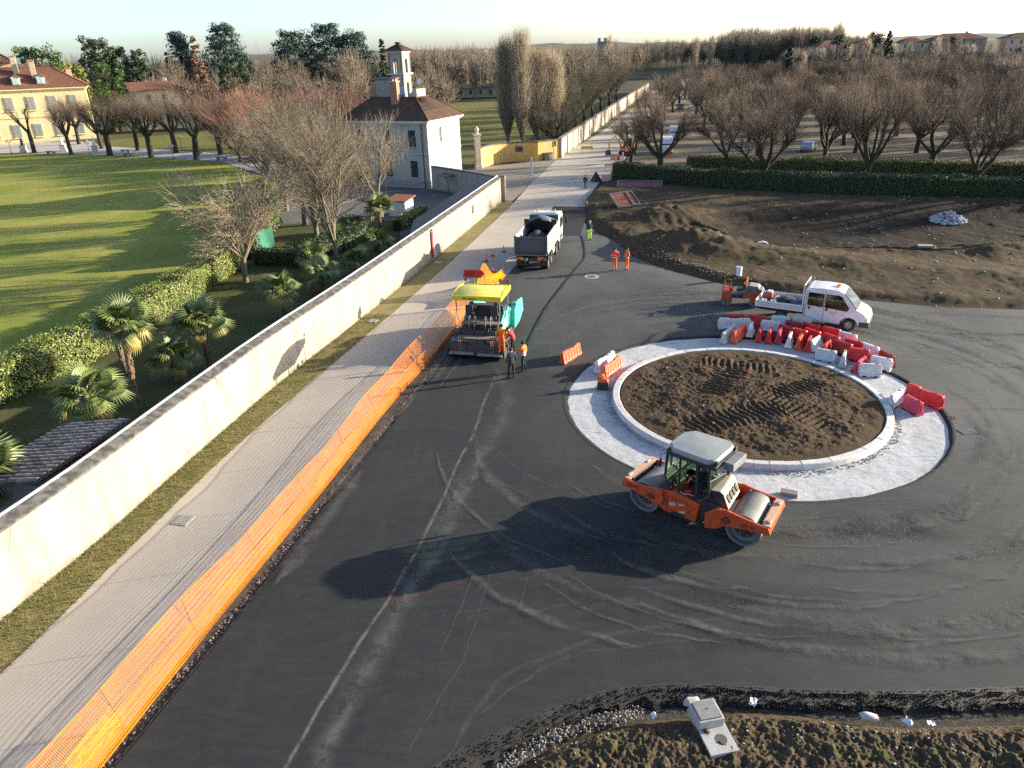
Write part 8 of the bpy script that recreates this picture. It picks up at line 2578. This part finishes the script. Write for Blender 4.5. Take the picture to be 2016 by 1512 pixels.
JL = [(-.86, 35.2), (-1.45, 31.6), (-1.75, 29), (-2.3, 26.6), (-2.82, 23.6), (-3.28, 21.2), (-3.72, 19.6), (-4.15, 17.9), (-4.75, 16.0), (-5.25, 14.2), (-5.7, 12.4), (-6.3, 9.5)]
track(JL, .20, 0, .05, False)
track(JL[2:], .10, 0, .02, False)
track([(-1.7, 28.8), (-1.44, 26.8), (-2.2, 23.1), (-2.74, 20.4), (-3.75, 17.6), (-4.25, 15.4), (-4.5, 14.0), (-4.9, 12.3), (-5.3, 10)], .45, 1, .15)
track([(-1.5, 27), (-2.5, 22.8), (-3.6, 18.0), (-4.5, 14.5), (-5.0, 11)], 1.1, 1, .2)
track([(-1.0, 36.5), (-.2, 33.5), (-.4, 30.5), (-1.2, 27.5), (-1.7, 25)], 1.0, 1, .2)
track([(1.0, 41), (3.1, 44), (5.9, 46.2), (10.2, 47.4), (14.3, 47.2), (19, 45.2), (25, 42.8), (34, 40.5)], 1.1, 1, .2)
track([(1.3, 41.6), (3.2, 44.3), (6, 46.5), (10.2, 47.6), (14.3, 47.4)], .28, 0, .08)
track([(2.2, 38.5), (4.4, 42.0), (7.5, 43.6), (11, 44.2), (15, 43.6), (20, 41.2), (27, 38)], 1.2, 1, .25)
track([(2.8, 40.0), (5.5, 43.3), (9, 44.8), (13, 45.2)], .16, 2, .08)
track([(5.9, 59.6), (7.2, 54.6), (8.3, 50.7), (10.9, 45.8)], .22, 2, .05)
track([(5.3, 57.8), (6.8, 52.5), (8.2, 48.2)], .18, 2, .05)
track([(9.3, 54.6), (12.5, 50.2), (16, 46.6), (21, 44.2)], .5, 1, .1)
track([(9.9, 53.0), (13, 49.2), (17, 46.2)], .16, 2, .05)
track([(-2.1, 12.1), (-.64, 14.7), (.8, 15.6), (2.6, 16.3), (4.75, 16.75), (7.0, 16.8)], .22, 2, .08)
track([(-1.2, 13.6), (1.0, 15.4), (3.4, 15.9), (6, 16.1)], .14, 2, .08)
track([(-2.9, 12.5), (-2.2, 14.2), (-1.6, 15.6), (-1.5, 16.4)], .12, 2, .04)
track([(-2.6, 17.3), (-1.0, 17.6), (.6, 17.4), (2.2, 17.9)], .10, 2, .1)
track([(-1.4, 19.6), (-1.9, 17.2), (-2.4, 15.6)], .09, 2, .05)
track([(-.8, 19.8), (-1.2, 17.6), (-1.5, 16.2)], .09, 2, .05)
track([(.4, 19.6), (.1, 18.1), (-.3, 16.8)], .08, 2, .05)
track([(-2.0, 18.4), (0.4, 18.9), (2.2, 18.5)], .08, 2, .06)
track([(-1.6, 22.5), (.6, 21.9), (2.8, 21.2)], .10, 2, .08)
track([(-1.3, 25.6), (-.2, 24.4), (1.2, 23.2), (2.6, 22.6)], .10, 2, .05)
track([(-1.0, 27.8), (.4, 25.4), (2.4, 23.6)], .12, 2, .05)
for k in range(9):                                               # tread prints beside the joint
    track([(-1.35 - .12 * k, 26.4 - .42 * k), (-.95 - .10 * k, 26.3 - .42 * k)], .09, 0, .02)
rt = random.Random(33)
for k in range(95):                                              # sweeping turn marks round the island
    r0 = rt.uniform(9.4, 17.5); a0 = rt.uniform(-2.9, 1.2); da = rt.uniform(.35, 1.1)
    pts = [(RC[0] + (r0 + .35 * math.sin(3 * t)) * math.cos(a0 + da * t), RC[1] + (r0 + .35 * math.sin(3 * t)) * math.sin(a0 + da * t)) for t in (0, .33, .66, 1)]
    if min(p[1] for p in pts) < 14.9 or min(p[0] for p in pts) < -3: continue
    if any(inpoly(p[0], p[1], SOIL_POLY) for p in pts): continue
    track(pts, rt.choice((.14, .3, .6, 1.0)), rt.choice((1, 1, 1, 2)), .12)
    if k % 4 == 0:
        q = [(RC[0] + (p[0] - RC[0]) * (1 + 1.7 / r0), RC[1] + (p[1] - RC[1]) * (1 + 1.7 / r0)) for p in pts]
        if min(p[1] for p in q) > 14.9 and not any(inpoly(p[0], p[1], SOIL_POLY) for p in q): track(q, .3, 1, .12)
for k in range(16):                                              # rolling streaks along the new lane and the right arm
    y0 = rt.uniform(15, 40); x0 = -1.0 - (40 - y0) * .21 - rt.uniform(.6, 3.6)
    track([(x0, y0), (x0 + .7, y0 + 3), (x0 + 1.6, y0 + 7)], rt.choice((.2, .4, .7)), rt.choice((1, 1, 3)), .05)
for k in range(14):
    x0 = rt.uniform(19.5, 28); y0 = rt.uniform(22, 41)
    track([(x0, y0), (x0 + 4, y0 - rt.uniform(.3, 1.6)), (x0 + 9, y0 - rt.uniform(1, 3.4))], rt.choice((.12, .25, .8)), rt.choice((1, 2, 1)), .1)
for k in range(12):                                              # darker, sealed patches
    x0 = rt.uniform(-2, 16); y0 = rt.uniform(15.5, 22)
    track([(x0, y0), (x0 + 3, y0 + rt.uniform(-.5, .5)), (x0 + 6, y0 + rt.uniform(-.8, .8))], rt.uniform(.8, 1.8), 3, .2)
RED = [(-3.68, 20.77), (-2.67, 20.6), (-1.57, 19.14), (-1.71, 18.77), (-3.87, 17.88), (-4.11, 18.45), (-3.68, 20.77)]
for a, b in zip(RED[:-1], RED[1:]):
    track([a, ((a[0] + b[0]) / 2, (a[1] + b[1]) / 2), b], .07, 4, .02, False)
def join_tracks():
    V, F, M, U = [], [], [], []
    for me in TR:
        o = len(V)
        V += [tuple(v.co) for v in me.vertices]
        k = DUST.index(me.materials[0])
        for p in me.polygons:
            F.append(tuple(i + o for i in p.vertices)); M.append(k)
            U += [tuple(me.uv_layers[0].data[l].uv) for l in p.loop_indices]
        bpy.data.meshes.remove(me)
    m = bpy.data.meshes.new('tyre_dust')
    m.from_pydata(V, [], F)
    for q in DUST: m.materials.append(q)
    m.polygons.foreach_set('material_index', M)
    ul = m.uv_layers.new(name='UVMap')
    ul.data.foreach_set('uv', [c for u in U for c in u])
    tag(link('tyre_dust', m), 'pale dust trails, tyre marks and red survey paint on the asphalt', None, None, 'stuff')
join_tracks()
